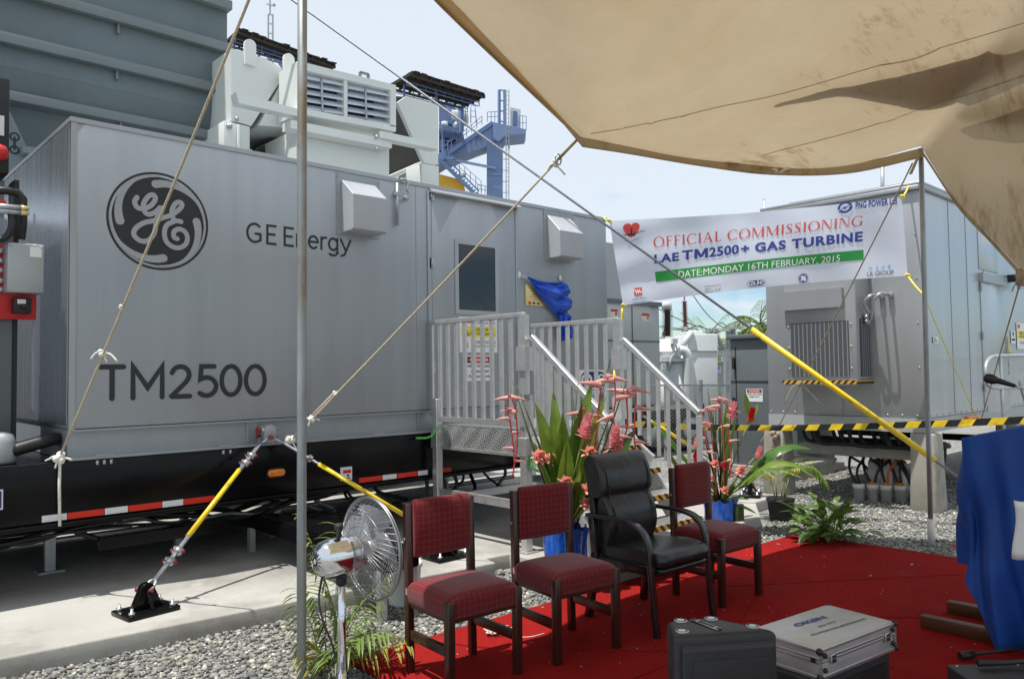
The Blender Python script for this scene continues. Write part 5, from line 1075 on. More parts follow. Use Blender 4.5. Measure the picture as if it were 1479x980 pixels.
# piers, kerbs and cables under the unit
def pier(label, x0, y0, x1, y1, h):
    b = MB(); tx, ty = .03, .02
    b.hexa([(x0, y0, -.02), (x1, y0, -.02), (x1, y1, -.02), (x0, y1, -.02), (x0+tx, y0+ty, h), (x1-tx, y0+ty, h), (x1-tx, y1-ty, h), (x0+tx, y1-ty, h)])
    props(b.build('concrete_pier', 'pier', bevel=.02), label, 'pier', 'concrete piers')
pier('pale concrete pier under the near corner of the generator unit, beside white pipes', 9.22, 3.13, 9.56, 3.42, .865)
pier('shaded concrete pier under the far corner of the generator unit, with frayed rope', 9.24, 4.92, 9.56, 5.22, .865)
pier('concrete pier under the far side of the generator unit behind the blue podium', 12.6, 3.2, 13.0, 3.5, .865)
pier('concrete pier far behind the hanging black cables', 12.6, 4.9, 13.0, 5.2, .865)
b = MB(); b.box((10.2, 5.42, 0), (11.7, 5.62, .22)); props(b.build('concrete_kerb', 'pier', bevel=.01), 'low concrete kerb on the gravel behind the small potted palm', 'kerb')
b = MB(); b.box((11.6, 3.0, 0), (16, 3.2, .20)); props(b.build('concrete_kerb', 'pier', bevel=.01), 'low concrete kerb on the gravel right of the pale pier', 'kerb')
b = MB(); b.box((9.75, 3.4, .50), (9.95, 5.0, .62)); b.box((9.75, 4.5, .42), (9.82, 5.3, .46)); props(b.build('cable_tray_beam', 'concrete', bevel=.006), 'pale beam carrying the black cables under the generator unit', 'beam')
b = MB(); b.box((10.6, 3.5, .55), (10.7, 5.2, .66)); b.box((11.4, 2.4, .62), (11.5, 5.2, .70)); b.box((11.0, 2.2, .42), (11.1, 3.1, .48)); props(b.build('steel_beam', 'black'), 'dark steel beams under the generator unit behind the cables', 'beam')
pv = [(9.55, 4.12), (9.62, 3.98), (9.66, 3.84), (9.72, 3.70), (9.78, 3.56), (9.82, 3.43)]
for i, (x, y) in enumerate(pv):
    t = thing('conduit_pipe', 'short white conduit pipe in the front row beside the pale pier', 'pipe', (x, y, 0), 'front row of conduit pipes')
    b = MB(); b.lathe([(.063, 0), (.063, .14), (.069, .141), (.069, .20), (.055, .201), (.055, .19)], (x, y, 0), n=18); b.build('pipe', 'pvc', t)
    if i in (1, 2, 3):
        b = MB(); [b.sphere((x+.025*cos(q), y+.025*sin(q), .205), .03, 8) for q in (0, 1.5, 3, 4.5)]; b.build('foam_plug', 'foam', t)
for i, (x, y) in enumerate([(10.0, 4.12), (9.98, 3.96), (10.05, 3.8), (10.1, 3.64), (10.15, 3.5)]):
    t = thing('conduit_pipe', 'tall white conduit pipe in the rear row under the pale beam', 'pipe', (x, y, 0), 'rear row of conduit pipes')
    b = MB(); b.lathe([(.066, 0), (.066, .42), (.058, .421), (.058, .41)], (x, y, 0), n=18); b.build('pipe', 'pvc', t)
    b = MB(); [b.sphere((x+.03*cos(q), y+.03*sin(q), .43), .035, 8) for q in (0, 1.5, 3, 4.5)]; b.build('foam_plug', 'foam', t)
pc = thing('power_cables', 'thick black cables hanging in loops under the generator unit', 'cables', (9.9, 4.3, .86))
random.seed(5)
for i in range(17):
    y = 4.92-i*.088; x = 9.7+random.uniform(-.15, .2)
    b = MB(); b.tube(cat([(x, y, .90), (x-.02, y-.02, .76), (x+.0, y-.10, .66), (x+.1, y-.35, .645+random.uniform(0, .05)), (x+.2, max(3.5, y-.8), .64)], 5), .024, 7); b.build('cable', 'rubber', pc)
for i, (x, y) in enumerate(pv+[(10.0, 4.12), (9.98, 3.96), (10.1, 3.64)]):
    for k in range(2):
        b = MB(); yy = y+random.uniform(-.2, .25); b.tube(cat([(x+random.uniform(-.02, .02), y+random.uniform(-.02, .02), .17), (x+.02, (y+yy)/2, .36), (9.85, yy, .50), (9.9, yy, .66)], 5), .017, 6); b.build('cable', 'redwire' if (i in (2, 5) and k == 0) else 'rubber', pc)

# hazard tape
tp = thing('barrier_tape', 'black and yellow striped barrier tape strung in front of the generator unit', 'tape', (9.1, 4.2, .9))
path = [dep(820, 606, 8.6), dep(900, 611, 8.9), dep(1000, 616, 9.2), dep(1117, 617.5, 9.55), dep(1220, 616, 9.0), dep(1330, 612.5, 8.35), dep(1400, 610, 7.9), dep(1479, 606, 7.5), dep(1600, 598, 6.9)]
q = cat(path, 40); L = [0]
for i in range(1, len(q)): L.append(L[-1]+(q[i]-q[i-1]).length)
b = MB(); hw = .035; PW = .29; dq = .022
def at(s):
    k = max(0, min(len(q)-2, next((i for i in range(len(L)-1) if L[i+1] >= s), len(L)-2))); f = (s-L[k])/(L[k+1]-L[k]); return q[k].lerp(q[k+1], f)
s = 0.1; i = 0
while s < L[-1]-.5:
    w_ = .145; lean = .05
    nrm = (at(s+.05)-at(s)).cross(Z).normalized()*.0015
    a, c = s, s+w_
    b.add([at(a)-Z*hw, at(c)-Z*hw, at(c+lean)+Z*hw, at(a+lean)+Z*hw], [(0, 1, 2, 3)], False, i % 2); s = c; i += 1
me_o = b.build('tape_band', ['blackm', 'yellow'], tp, recalc=False)

# ------------------------------------------------------------------ commissioning banner between trailer and generator unit
BTL, BTR, BBL, BBR = dep(880, 319, 9.05), dep(1303, 284.5, 8.42), dep(900, 441, 9.05), dep(1311, 398, 8.42)
BN = (BTR-BTL).cross(BBL-BTL).normalized()
if BN.dot(CP-BTL) < 0: BN = -BN
def bwave(u, v): return .012*sin(u*9+v*4)+.008*sin(u*23-v*5)+.010*sin((u*.6+v)*14)*max(0, .5-u)*2+.03*sin(pi*u)*v
def BP(u, v, off=0.0):   # v: 0 top, 1 bottom
    p = BTL.lerp(BTR, u).lerp(BBL.lerp(BBR, u), v)
    p = p - Z*(.035*sin(pi*u)*(1-v)) + Z*(.04*sin(pi*u)*v)
    return p + BN*(bwave(u, v)+off)
def BUV(px, py):
    d = ray(px, py); n = BN; p = CP + d*((BTL-CP).dot(n)/d.dot(n)); u = v = .5
    for _ in range(30):
        q = BTL.lerp(BTR, u).lerp(BBL.lerp(BBR, u), v) - Z*(.035*sin(pi*u)*(1-v)) + Z*(.04*sin(pi*u)*v)
        r = p-q; a = (BTR-BTL); c = (BBL.lerp(BBR, u)-BTL.lerp(BTR, u))
        aa, ac_, cc = a.dot(a), a.dot(c), c.dot(c); ra, rc = r.dot(a), r.dot(c); D = aa*cc-ac_*ac_
        u += (ra*cc-rc*ac_)/D; v += (rc*aa-ra*ac_)/D
    return V(u, v)
bn = thing('event_banner', 'white printed banner announcing a gas turbine commissioning hung between the two grey units', 'banner', BTL.lerp(BBR, .5))
b = MB(); b.grid([[BP(i/60, j/24) for i in range(61)] for j in range(25)]); b.build('banner_sheet', 'banner', bn, recalc=False)
def bline(p0, p1, h):
    a = BUV(*p0); c = BUV(*p1); hv = BUV(p0[0], p0[1]-h); hv = hv-a
    return lambda x, y, z=0.0: BP(a.x+(c.x-a.x)*x+hv.x*y, a.y+(c.y-a.y)*x+hv.y*y, .006+z)
def bput(name, shapes, fn, m_): return put(name, shapes, fn, m_, bn)
# long shapes follow the cloth because they are cut fine along their length
bput('banner_text', serif_line('OFFICIAL COMMISSIONING', 0, 0, 1, 1), bline((943.5, 358), (1246, 326), 15.3), 'bannerred')
for s, p0, p1, h in (('LAE', (945, 380.5), (980.5, 376.5), 12.5), ('GAS', (1090, 364.5), (1134.5, 360.3), 13.5), ('TURBINE', (1143, 359.6), (1245.5, 348.3), 13.8)):
    bput('banner_text', fit(s, 0, 0, 1, 1, .038, 1.12), bline(p0, p1, h), 'bannerblue')
bput('banner_text', fit('T', 0, 0, .165, 1, .03) + [stroke([(.215, .09), (.215, .91), (.290, .25), (.365, .91), (.365, .09)], .055)][:0] + fit('2500', .41, 0, .44, 1, .03, 1.05) + [poly([(.88, .38), (1.0, .38), (1.0, .60), (.88, .60)]), poly([(.922, .16), (.958, .16), (.958, .82), (.922, .82)], .0003)] + [poly([(.188, 0), (.232, 0), (.232, 1), (.188, 1)]), poly([(.348, 0), (.392, 0), (.392, 1), (.348, 1)]), poly([(.188, 1), (.240, 1), (.312, .12), (.268, .12)], .0002), poly([(.392, 1), (.340, 1), (.268, .12), (.312, .12)], .0004)], bline((985, 376), (1081.5, 365), 14), 'bannerblue')
a, c, e, f = BUV(946, 392.5), BUV(1247, 360.6), BUV(947.6, 407.3), BUV(1247, 375)
b = MB(); b.grid([[BP(*(a.lerp(c, i/40).lerp(e.lerp(f, i/40), j/2)), .004) for i in range(41)] for j in range(3)]); b.build('green_band', 'green', bn, recalc=False)
bput('banner_text', fit('DATE:MONDAY 16TH FEBRUARY, 2015', 0, 0, 1, 1), bline((980, 401.5), (1212, 377.6), 9.8), 'sign')
bput('banner_text', fit('PNG POWER Ltd', 0, 0, 1, 1, .03, 1.08), bline((1235, 302.4), (1295, 295), 10), 'bannerblue')
def bloc(px, py, s=1.0):   # local picture of s pixels round a point of the banner
    a = BUV(px, py); ux = BUV(px+s, py-s*.1)-a; uy = BUV(px, py-s)-a
    return lambda x, y, z=0.0: BP(a.x+ux.x*x+uy.x*y, a.y+ux.y*x+uy.y*y, .006+z)
f = bloc(1220, 299.8, 10.5); bput('power_logo', [([(p[0]+.12*p[1], p[1]*.78, p[2]) for p in vs], fs) for vs, fs in [ring(0, 0, .68, 1.0, 40, 1, 0, radians(20), radians(200)), ring(.02, 0, .62, 1.0, 40, 1, 0, radians(215), radians(375)), stroke([(-.62, -.65), (-.1, .05), (.0, -.25), (.75, .62)], [.05, .14, .2, .05])]], f, 'bannerblue')
f = bloc(912, 333, 12)
heart = [(0, .45)] + [(.5+.5*cos(q), .45+.42*sin(q)) for q in [pi-pi*i/10 for i in range(11)]] + [(.9, .1), (.6, -.4), (0, -.8), (-.6, -.4), (-.9, .1)] + [(-.5-.5*cos(q), .45+.42*sin(q)) for q in [pi*i/10 for i in range(11)]][::1]
hl = [(x, y) for x, y in heart]
bput('plume_emblem', [poly([(0, .5)] + [(.48+.52*cos(q), .42+.46*sin(q)) for q in [radians(150-15*i) for i in range(11)]] + [(.95, .1), (.62, -.45), (0, -.85)]), poly([(0, .5), (0, -.85), (-.62, -.45), (-.95, .1)] + [(-.48-.52*cos(q), .42+.46*sin(q)) for q in [radians(15*i) for i in range(11)]])], f, 'bannerred')
bput('emblem_bird', [stroke([(-1.2, -.55), (-.3, -.42), (.3, -.42), (1.6, -.2)], .07), stroke([(-.4, -.45), (-.3, -.6), (0, -.55), (.35, -.62), (.5, -.4)], .14), disc(0, .12, .10, 12), stroke([(-.75, -1.15), (0, -1.28), (.9, -1.0)], .045), stroke([(0, .0), (0, -.4)], .12)], lambda x, y, z=0: f(x, y, .002+z), 'blackm')
f = bloc(921.5, 420.8, 5.6); bput('square_logo', [poly([(-1, -1), (1, -1), (1, 1), (-1, 1)])], f, 'bannerred'); bput('square_logo', [stroke([(-1, .35), (-.6, .45), (-.35, -.45), (-.1, .4), (.15, -.4), (.4, .4), (.65, -.35), (1, -.1)], .22)], lambda x, y, z=0: f(x, y, .002+z), 'sign')
bput('small_print', [stroke([(x, .1), (x+.02, .9), (x+.05, .2)], .03) for x in (.02, .1, .18, .26, .34, .42, .58, .66, .74, .82, .9)], bline((913, 434), (933.5, 431), 2.6), 'bannerblue'); bput('small_print', [stroke([(x, .3), (x+.07, .5)], .4) for x in (.02, .14, .26, .44, .56, .68, .8)], bline((916, 437.3), (933.5, 435), 1.8), 'cabgrey')
for s, p0, p1 in (('Innovative', (1018, 415.3), (1041, 412.5)), ('Agro', (1018, 419.3), (1027, 418.2)), ('Industry', (1018, 423), (1034, 421.2))): bput('banner_text', fit(s, 0, 0, 1, 1, .0), bline(p0, p1, 2.9), 'cabdark')
f = bloc(1037, 418.5, 3.2); bput('leaf_logo', [poly([(-.1, -.9), (-.9, .1), (-1.4, .5), (-.6, .3)]), poly([(-.1, -.9), (.5, -.2), (1.4, .9), (.8, .6), (.2, .1)])], f, 'green')
f0 = bloc(1078, 417.2, 26); oje(lambda u, v, z=0: f0((u-.03)*1.08, v*.45, z), 'bannerblue', bn, 'sign')
f = bloc(1159.5, 402, 7.4); dk, lt = roundel(0, 0, 1, .14); bput('round_logo', [disc(0, 0, 1, 40), ], f, 'bannerblue'); bput('round_logo', [stroke([(p[0]*.95, p[1]*.95) for p in [((x-522)/415, (517-y)/415) for x, y in s]], .16, 3, .002+.001*i) for i, s in enumerate(MONO)], f, 'sign')
bput('round_logo', [ring(0, 0, .84, .92, 40)], lambda x, y, z=0: f(x, y, .001+z), 'sign')
bput('banner_text', fit('LR GROUP', 0, 0, 1, 1, .01), bline((1252, 399.3), (1290.5, 396), 6.2), 'cabdark')
for i, q in enumerate(([(-.9, -.2), (-.3, .3), (.2, -.1)], [(-.2, .5), (.2, -.1), (-.2, -.6)], [(-.5, -.5), (.0, .3), (.6, .2)], [(-.4, .5), (0, 0), (.4, .6), (-.1, -.6)])):
    f = bloc(1258+i*8.6, 387.5-i*.7, 4); bput('blue_mark', [stroke(q, .34, 3)], f, 'skyblue')
for (p, q) in ((BTL, dep(871, 313, 9.2)), (BBL, dep(899, 470, 9.1)), (BTR, V(UX-.03, UY0+.1, UZ1+.0)), (BBR, onY(1334, 425, 3.0))):
    b = MB(); b.tube(sagline(p, q, .015), .010, 6); knot(b, p, .025); b.build('tie_rope', 'yellowrope', bn)
b = MB(); b.tube(sagline(onY(1334, 425, 3.0), onY(1412, 606, 3.13), .02), .0055, 6); props(b.build('yellow_cord', 'yellowrope'), 'thin yellow cord slanting down the generator side to the orange lamp', 'cord')
b = MB(); b.tube(sagline(dep(899, 445, 9.05), dep(893, 520, 9.0), .0), .012, 6); props(b.build('yellow_cord', 'yellowrope'), 'yellow cord hanging from the lower left banner corner behind the railing', 'cord')

# ------------------------------------------------------------------ plant behind the trailer: hopper, inlet ducts
def px_prism(b, pts, y0, y1, mi=0):
    q = [onY(px, py, y0) for px, py in pts]; b.prism([(p.x, p.z) for p in q], lambda x, z, d: (x, d, z), y0, y1, mi); return b
HY = 10.0
hp_ = thing('filter_hopper', 'huge dark grey green steel hopper with horizontal ribs rising behind the trailer', 'hopper', (1.5, 11, 3))
xr = onY(328, 60, HY).x; zb = onY(318, 199, HY).z; zt_ = onY(328, 165, HY).z; XL = -7.0
b = MB(); b.prism([(XL, zt_), (xr, zt_), (xr, 12), (XL, 12)], lambda x, z, d: (x, d, z), HY, 15); b.build('hopper_wall', 'hopper', hp_)
b = MB(); x2 = onY(300, 215, HY).x; xl1 = onY(-2, 140, HY).x; xl2 = onY(40, 212, HY).x; zl = zb-.75
b.hexa([(xl2, HY+.35, zl), (x2, HY+.35, zl), (x2, 14, zl), (xl2, 14, zl), (XL+4, HY+.0, zt_-.002), (xr, HY, zt_-.002), (xr, 15, zt_-.002), (XL+4, 15, zt_-.002)]); b.build('funnel', 'hopper', hp_)
for (px, py) in ((335, 138), (335, 76), (335, 14)):
    z = onY(px, py, HY-.12).z; x_ = onY(336, py, HY-.12).x; b = MB(); b.box((XL, HY-.12, z), (x_, HY-.002, z+.12)); b.box((x_-.12, HY-.002, z), (x_, 15, z+.12)); b.build('rib', 'hopperrib', hp_, bevel=.008)
z = onY(318, 203, HY-.1).z; x_ = onY(318, 200, HY-.1).x; b = MB(); b.box((XL+4, HY-.10, z), (x_, HY+.3, z+.11)); b.build('rib', 'hopperrib', hp_, bevel=.008)
for z in (7.2, 8.0, 9, 10): b = MB(); b.box((XL, HY-.12, z), (xr+.1, HY-.002, z+.12)); b.build('rib', 'hopperrib', hp_)
b = MB()
for (px, py) in ((170, 38), (168, 104), (173, 176)): p = onY(px, py, HY-.02); b.box((p.x-.012, HY-.06, p.z-.10), (p.x+.012, HY-.003, p.z+.03))
b.build('gusset', 'hopperrib', hp_)
b = MB(); px_prism(b, [(-80, 140), (10, 152), (40, 215), (45, 260), (-80, 260)], HY-.35, HY-.25); b.build('side_plate', 'hopper', hp_)
b = MB(); px_prism(b, [(33, 211), (120, 218), (120, 226), (33, 220)], HY-.5, HY-.36); b.build('side_channel', 'hopperrib', hp_)
fch = lambda x, y, z=0.0: (x, HY-.352-z, y)
p = onY(21, 207, HY-.352); put('chain_symbol', [ring(p.x, p.z+.07, .03, .05, 16), ring(p.x, p.z-.07, .03, .05, 16), stroke([(p.x, p.z+.06), (p.x, p.z-.06)], .025)], fch, 'blackm', hp_)
# white inlet
wi = thing('inlet_duct', 'white steel air inlet housing with slatted louvre above the trailer roof', 'duct', (6, 10.5, 3))
IY = 9.4
b = MB(); px_prism(b, [(334, 70), (386, 86), (414, 104), (363, 182), (334, 173)], IY, IY+1.6); wp = b.build('left_wing', 'duct', wi)
b = MB(); px_prism(b, [(323, 174), (361, 183), (361, 240), (323, 240)], IY, IY+1.2); b.box((onY(344, 200, IY).x-.02, IY-.03, 3.2), (onY(344, 200, IY).x+.02, IY-.002, onY(340, 180, IY).z)); b.build('leg', 'duct', wi, bevel=.008)
b = MB()
A1, A2, A3 = onY(414, 104, IY+.0), onY(432, 91, IY-.6), onY(437, 166, IY-.6)
px_prism(b, [(374, 181), (414, 106), (431, 95), (434, 186)], IY-.02, IY+1.3); b.build('slant_cheek', 'duct', wi)
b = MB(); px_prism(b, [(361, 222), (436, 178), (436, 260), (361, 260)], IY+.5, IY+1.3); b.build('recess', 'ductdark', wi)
b = MB()
FY = IY-.6
for q in ([(430, 88), (572, 123), (572, 132), (430, 99)], [(430, 164), (572, 190), (572, 182), (430, 155)], [(564, 130), (572, 132), (572, 183), (564, 182)], [(430, 99), (440, 101), (440, 158), (430, 156)]): px_prism(b, q, FY, FY+.5)
lf = b.build('louvre_frame', 'duct', wi)
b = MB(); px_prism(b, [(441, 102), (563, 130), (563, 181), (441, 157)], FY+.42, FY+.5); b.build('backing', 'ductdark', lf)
b = MB(); px_prism(b, [(497, 115), (502, 116), (502, 170), (497, 169)], FY+.02, FY+.2); b.build('mullion', 'duct', lf)
for (xa, xb, ya, yb) in ((441, 497, 103, 115), (502, 563, 117, 130)):
    for k in range(5):
        t0, t1 = (k+.16)/5, (k+.92)/5; h0, h1 = 55, 52
        p0, p1 = onY(xa, ya+h0*t0+3, FY+.14), onY(xb, yb+h1*t0+2, FY+.14); q0, q1 = onY(xa, ya+h0*t1+1, FY+.03), onY(xb, yb+h1*t1, FY+.03)
        b = MB(); n_ = V(0, -.012, .004); b.hexa([q0, q1, q1+n_, q0+n_, p0, p1, p1+n_, p0+n_]); b.build('louvre_blade', 'louvre', lf)
    xm = (xa+xb)/2-5; b = MB(); b.tube([onY(xm, (ya+yb)/2+4, FY+.02), onY(xm+2, (ya+yb)/2+52, FY+.02)], .015, 6); b.build('link_rod', 'steel', lf)
b = MB(); px_prism(b, [(341, 133), (440, 160), (440, 170), (345, 149)], FY-.02, FY+.14); b.build('long_beam', 'duct', wi)
b = MB(); px_prism(b, [(420, 173), (566, 203), (566, 214), (420, 185)], FY-.02, FY+.2); b.build('lower_beam', 'duct', wi)
b = MB(); px_prism(b, [(428, 186), (562, 214), (562, 262), (428, 262)], FY+.22, FY+1.4); b.build('lower_box', 'duct', wi)
b = MB()
for px in (330, 333): b.sphere(onY(px, 182, IY-.02), .03, 6)
for px, py in ((544, 198), (544, 215), (342, 172)): b.sphere(onY(px, py, FY-.04), .03, 6)
b.build('bolt', 'steel', wi)
b = MB(); px_prism(b, [(550, 189), (633, 207), (633, 216), (550, 199)], FY-.06, FY+.1); b.build('right_beam', 'duct', wi)
b = MB(); px_prism(b, [(574, 148), (587, 139), (633, 152), (633, 238), (613, 236)], IY, IY+.07); b.build('right_wing', 'duct', wi)
b = MB(); px_prism(b, [(609, 236), (634, 240), (634, 285), (609, 285)], IY, IY+1.0); b.build('leg', 'duct', wi, bevel=.008)
b = MB(); px_prism(b, [(556, 138), (587, 140), (632, 153), (632, 285), (556, 275)], IY+.75, IY+1.2); b.build('recess', 'ductdark', wi)  # dark block paints the shade behind the wing
b = MB(); px_prism(b, [(562, 254), (612, 232), (612, 238), (562, 261)], IY+.4, IY+.6); b.build('sloping_rail', 'duct', wi)
for c, ang in (((361, 72), 0), ((417, 92), .3)):
    b = MB(); p = onY(c[0], c[1], IY-.03); b.prism([(p.x-.07, p.z-.2), (p.x+.07, p.z-.2), (p.x+.075, p.z+.06)] + [(p.x+.075*cos(q), p.z+.06+.07*sin(q)) for q in [pi*i/8 for i in range(1, 8)]] + [(p.x-.075, p.z+.06)], lambda x, z, d: (x, d, z), IY-.05, IY-.002); b.build('lifting_eye', 'white', wi)
b = MB(); q = [onY(520, 113, FY+.2), onY(524, 113, FY+.2), onY(532, 116, FY+.2)]; b.bar(q[0]-Z*.0, q[0]+Z*.08, .03); b.bar(q[2]-Z*.0, q[2]+Z*.08, .03); b.bar(q[0]+Z*.08, q[2]+Z*.08, .03); b.build('roof_bracket', 'hopperrib', wi)

# ------------------------------------------------------------------ port crane and sheds far behind
CD = 70.0
def C3(px, py, d=0.0): return dep(px, py, CD+d)
def cpr(b, pts, d0, d1, mi=0):
    a = [C3(px, py, d0) for px, py in pts]; k = len(a); off = Hh*(d1-d0)
    b.add(a+[p+off for p in a], [tuple(range(k)), tuple(range(2*k-1, k-1, -1))] + [(i, i+k, (i+1) % k+k, (i+1) % k) for i in range(k)], False, mi); return b
def cbar(b, p0, p1, w, d0=0.0, d1=None): return b.bar(C3(*p0, d0), C3(*p1, d0 if d1 is None else d1), w)
cr_ = thing('harbour_crane', 'blue steel harbour crane with ladders and platforms rising beyond the trailer roof', 'crane', C3(705, 520))
b = MB(); cpr(b, [(703, 205), (726, 205), (726, 540), (703, 540)], 0, 1.8); b.build('column', 'crane', cr_)
b = MB(); cpr(b, [(600, 245), (648, 212), (690, 193), (712, 180), (728, 184), (728, 203), (690, 216), (640, 236), (600, 262)], .2, 2.4); b.build('boom', 'crane', cr_)
b = MB(); cpr(b, [(712, 176), (760, 187), (758, 193), (728, 196), (720, 204), (712, 200)], -.6, 2.6); b.build('top_platform', 'crane', cr_)
b = MB(); cbar(b, (731, 200), (752, 190), .16); cbar(b, (735, 196), (735, 215), .12); cbar(b, (640, 228), (716, 243), .2, -.3); cbar(b, (703, 252), (726, 252), .1, -.05); b.build('brace', 'crane', cr_)
b = MB(); 
for x in (721, 729): cbar(b, (x, 130), (x, 190), .2); cbar(b, (x, 130), (x, 190), .2, 1.0)
for y in (130, 145, 160, 175): cbar(b, (721, y), (729, y+1), .1)
b.build('mast', 'crane', cr_)
b = MB()
for x in (731, 735): cbar(b, (x, 130), (x, 520), .06, -.6)
for i in range(60): y = 132+i*6.5; cbar(b, (731, y), (735, y), .04, -.6)
for i in range(10): y = 230+i*16; cbar(b, (726, y), (735, y), .07, -.3)
b.build('ladder', 'steel', cr_)
b = MB(); cpr(b, [(737, 155), (752, 158), (752, 185), (737, 182)], .2, 1.6); cb_ = b.build('cab', 'machine', cr_)
b = MB(); cpr(b, [(741, 160), (747, 161), (747, 182), (741, 181)], .1, .19); b.build('cab_window', 'craned', cb_)
def railing(p0, p1, h, n, d=0.0):
    b = MB()
    for i in range(n+1):
        t = i/n; x, y = lerp(p0[0], p1[0], t), lerp(p0[1], p1[1], t); cbar(b, (x, y), (x, y-h), .045, d)
    for q in (h, h*.5): cbar(b, (p0[0], p0[1]-q), (p1[0], p1[1]-q), .045, d)
    b.build('guard_rail', 'crane', cr_)
railing((704, 176), (720, 175), 14, 3); railing((750, 187), (760, 188), 20, 2); railing((652, 216), (696, 180), 12, 6, -.3); railing((636, 217), (652, 217), 14, 3, -.4); railing((640, 190), (668, 195), 17, 4, -.5); railing((648, 236), (695, 278), 16, 6, -.5); railing((690, 278), (706, 282), 12, 3, -.3)
b = MB(); cbar(b, (650, 220), (712, 178), .35, -.3); cbar(b, (634, 230), (684, 278), .30, -.5); cbar(b, (642, 226), (692, 276), .12, -.5)
for i in range(14): t = i/13; cbar(b, (lerp(634, 684, t), lerp(232, 280, t)), (lerp(641, 691, t), lerp(230, 278, t)), .12, -.5)
b.build('stairway', 'craned', cr_)
b = MB(); cpr(b, [(634, 178), (668, 187), (668, 192), (634, 185)], -.5, 3); cpr(b, [(634, 226), (656, 226), (656, 230), (634, 230)], -.5, 2); cbar(b, (666, 153), (665, 192), .35, -.4); cbar(b, (640, 187), (640, 228), .2, .5); cbar(b, (660, 192), (640, 214), .15, .5); b.build('deck_frame', 'crane', cr_)
b = MB(); cpr(b, [(634, 148), (648, 146), (656, 149), (656, 180), (634, 176)], .5, 2.5); b.build('winch_house', 'crane', cr_, bevel=.05); b = MB(); cpr(b, [(652, 158), (676, 162), (675, 175), (652, 172)], .3, 2); b.build('motor_housing', 'machine', cr_, bevel=.1)
b = MB(); cpr(b, [(634, 180), (660, 188), (660, 226), (634, 222)], 2.2, 3.0); b.build('shadowed_bulkhead', 'blackm', cr_)  # black material puts the shade behind the deck into the colour
b = MB(); b.tube([C3(642, 176, .2), C3(642, 186, .2)], .3, 8); b.tube([C3(656, 180, .2), C3(662, 183, .2)], .35, 8); b.sphere(C3(668, 252, -.3), .35, 8); b.build('fitting', 'machine', cr_)
b = MB(); cpr(b, [(630, 250), (668, 260), (672, 275), (630, 272)], .5, 3); b.build('yellow_bogie', 'craneyellow', cr_, bevel=.05)
b = MB(); b.tube([C3(672, 152, 0), C3(672, 175, 0)], .04, 6); b.tube([C3(680, 148, 0), C3(680, 178, 0)], .04, 6); b.tube([C3(686, 150, 0), C3(688, 178, 0)], .04, 6)
for y in (152, 160, 168): b.tube([C3(680, y, 0), C3(688, y+1, 0)], .03, 6)
b.build('cage_ladder', 'crane', cr_)
b = MB(); b.tube([C3(630, 118, .2), C3(630, 150, .2)], .32, 8); b.build('exhaust_pipe', 'machine', cr_)
def shed(name, label, q, H, post, extra):
    P_ = [onz(px, py, H) for px, py in q]; t = thing(name, label, 'shed roof', (P_[0]+P_[2])/2-Z*8)
    b = MB(); b.hexa([P_[0], P_[1], P_[2], P_[3]] + [p+Z*.10 for p in P_]); 
    rnd = random.Random(4)
    for i in range(40):
        a, c = rnd.random(), rnd.random(); p = P_[0].lerp(P_[1], a).lerp(P_[3].lerp(P_[2], a), c)+Z*.12; b.box((p.x-.25, p.y-.25, p.z-.02), (p.x+.25, p.y+.25, p.z+.02+.06*rnd.random()))
    b.build('roof_sheet', 'roof', t)
    b = MB()
    for i in range(9): f_ = i/8; b.bar(P_[0].lerp(P_[1], f_)-Z*.12, P_[3].lerp(P_[2], f_)-Z*.12, .16)
    for i in range(5): f_ = i/4; b.bar(P_[0].lerp(P_[3], f_)-Z*.3, P_[1].lerp(P_[2], f_)-Z*.3, .16)
    b.build('purlin', 'roof', t)
    b = MB()
    for (a, c) in post:
        p = P_[0].lerp(P_[1], a).lerp(P_[3].lerp(P_[2], a), c); b.bar(p-Z*.1, p-Z*extra, .13)
    for c in (.25, .8):
        for i in range(9):
            p = P_[0].lerp(P_[1], i/8).lerp(P_[3].lerp(P_[2], i/8), c); b.bar(p-Z*.15, p-Z*.8, .05)
        p0, p1 = P_[0].lerp(P_[3], c), P_[1].lerp(P_[2], c); b.bar(p0-Z*.8, p1-Z*.8, .06); b.bar(p0-Z*.5, p1-Z*.5, .06)
    b.build('truss', 'craned', t)
shed('shed_roof', 'ragged dark roof over the blue crane machinery right of the white inlet', [(596, 104), (700, 136), (669, 152), (563, 123)], 25.0, [(.04, .5), (.42, .35), (.93, .8)], 2.6)
shed('shed_roof', 'ragged dark roof beyond the white inlet, left of the near tent pole', [(345, 42), (484, 93), (470, 98), (326, 60)], 28.0, [(.03, .6), (.55, .7), (.9, .5)], 4)
am = thing('lattice_mast', 'slim grey lattice mast with crossarm standing behind the white inlet', 'mast', C3(391, 540))
b = MB()
for x in (387.5, 394): cbar(b, (x, 21), (x, 540), .12)
for y in (21, 34, 48, 65, 80): cbar(b, (387.5, y), (394, y+1), .1)
cbar(b, (390, 20), (390, -14), .12); cbar(b, (385, 6), (396, 9), .1); cbar(b, (396, 9), (396, 6), .2); b.build('lattice', 'steel', am)
b = MB(); cpr(b, [(385, 65), (397, 68), (398, 84), (385, 82)], 1, 2); cpr(b, [(402, 86), (412, 90), (412, 96), (402, 93)], 1, 3); cbar(b, (372, 70), (385, 73), .15); cbar(b, (374, 66), (374, 82), .2); b.build('mast_box', 'crane', am)

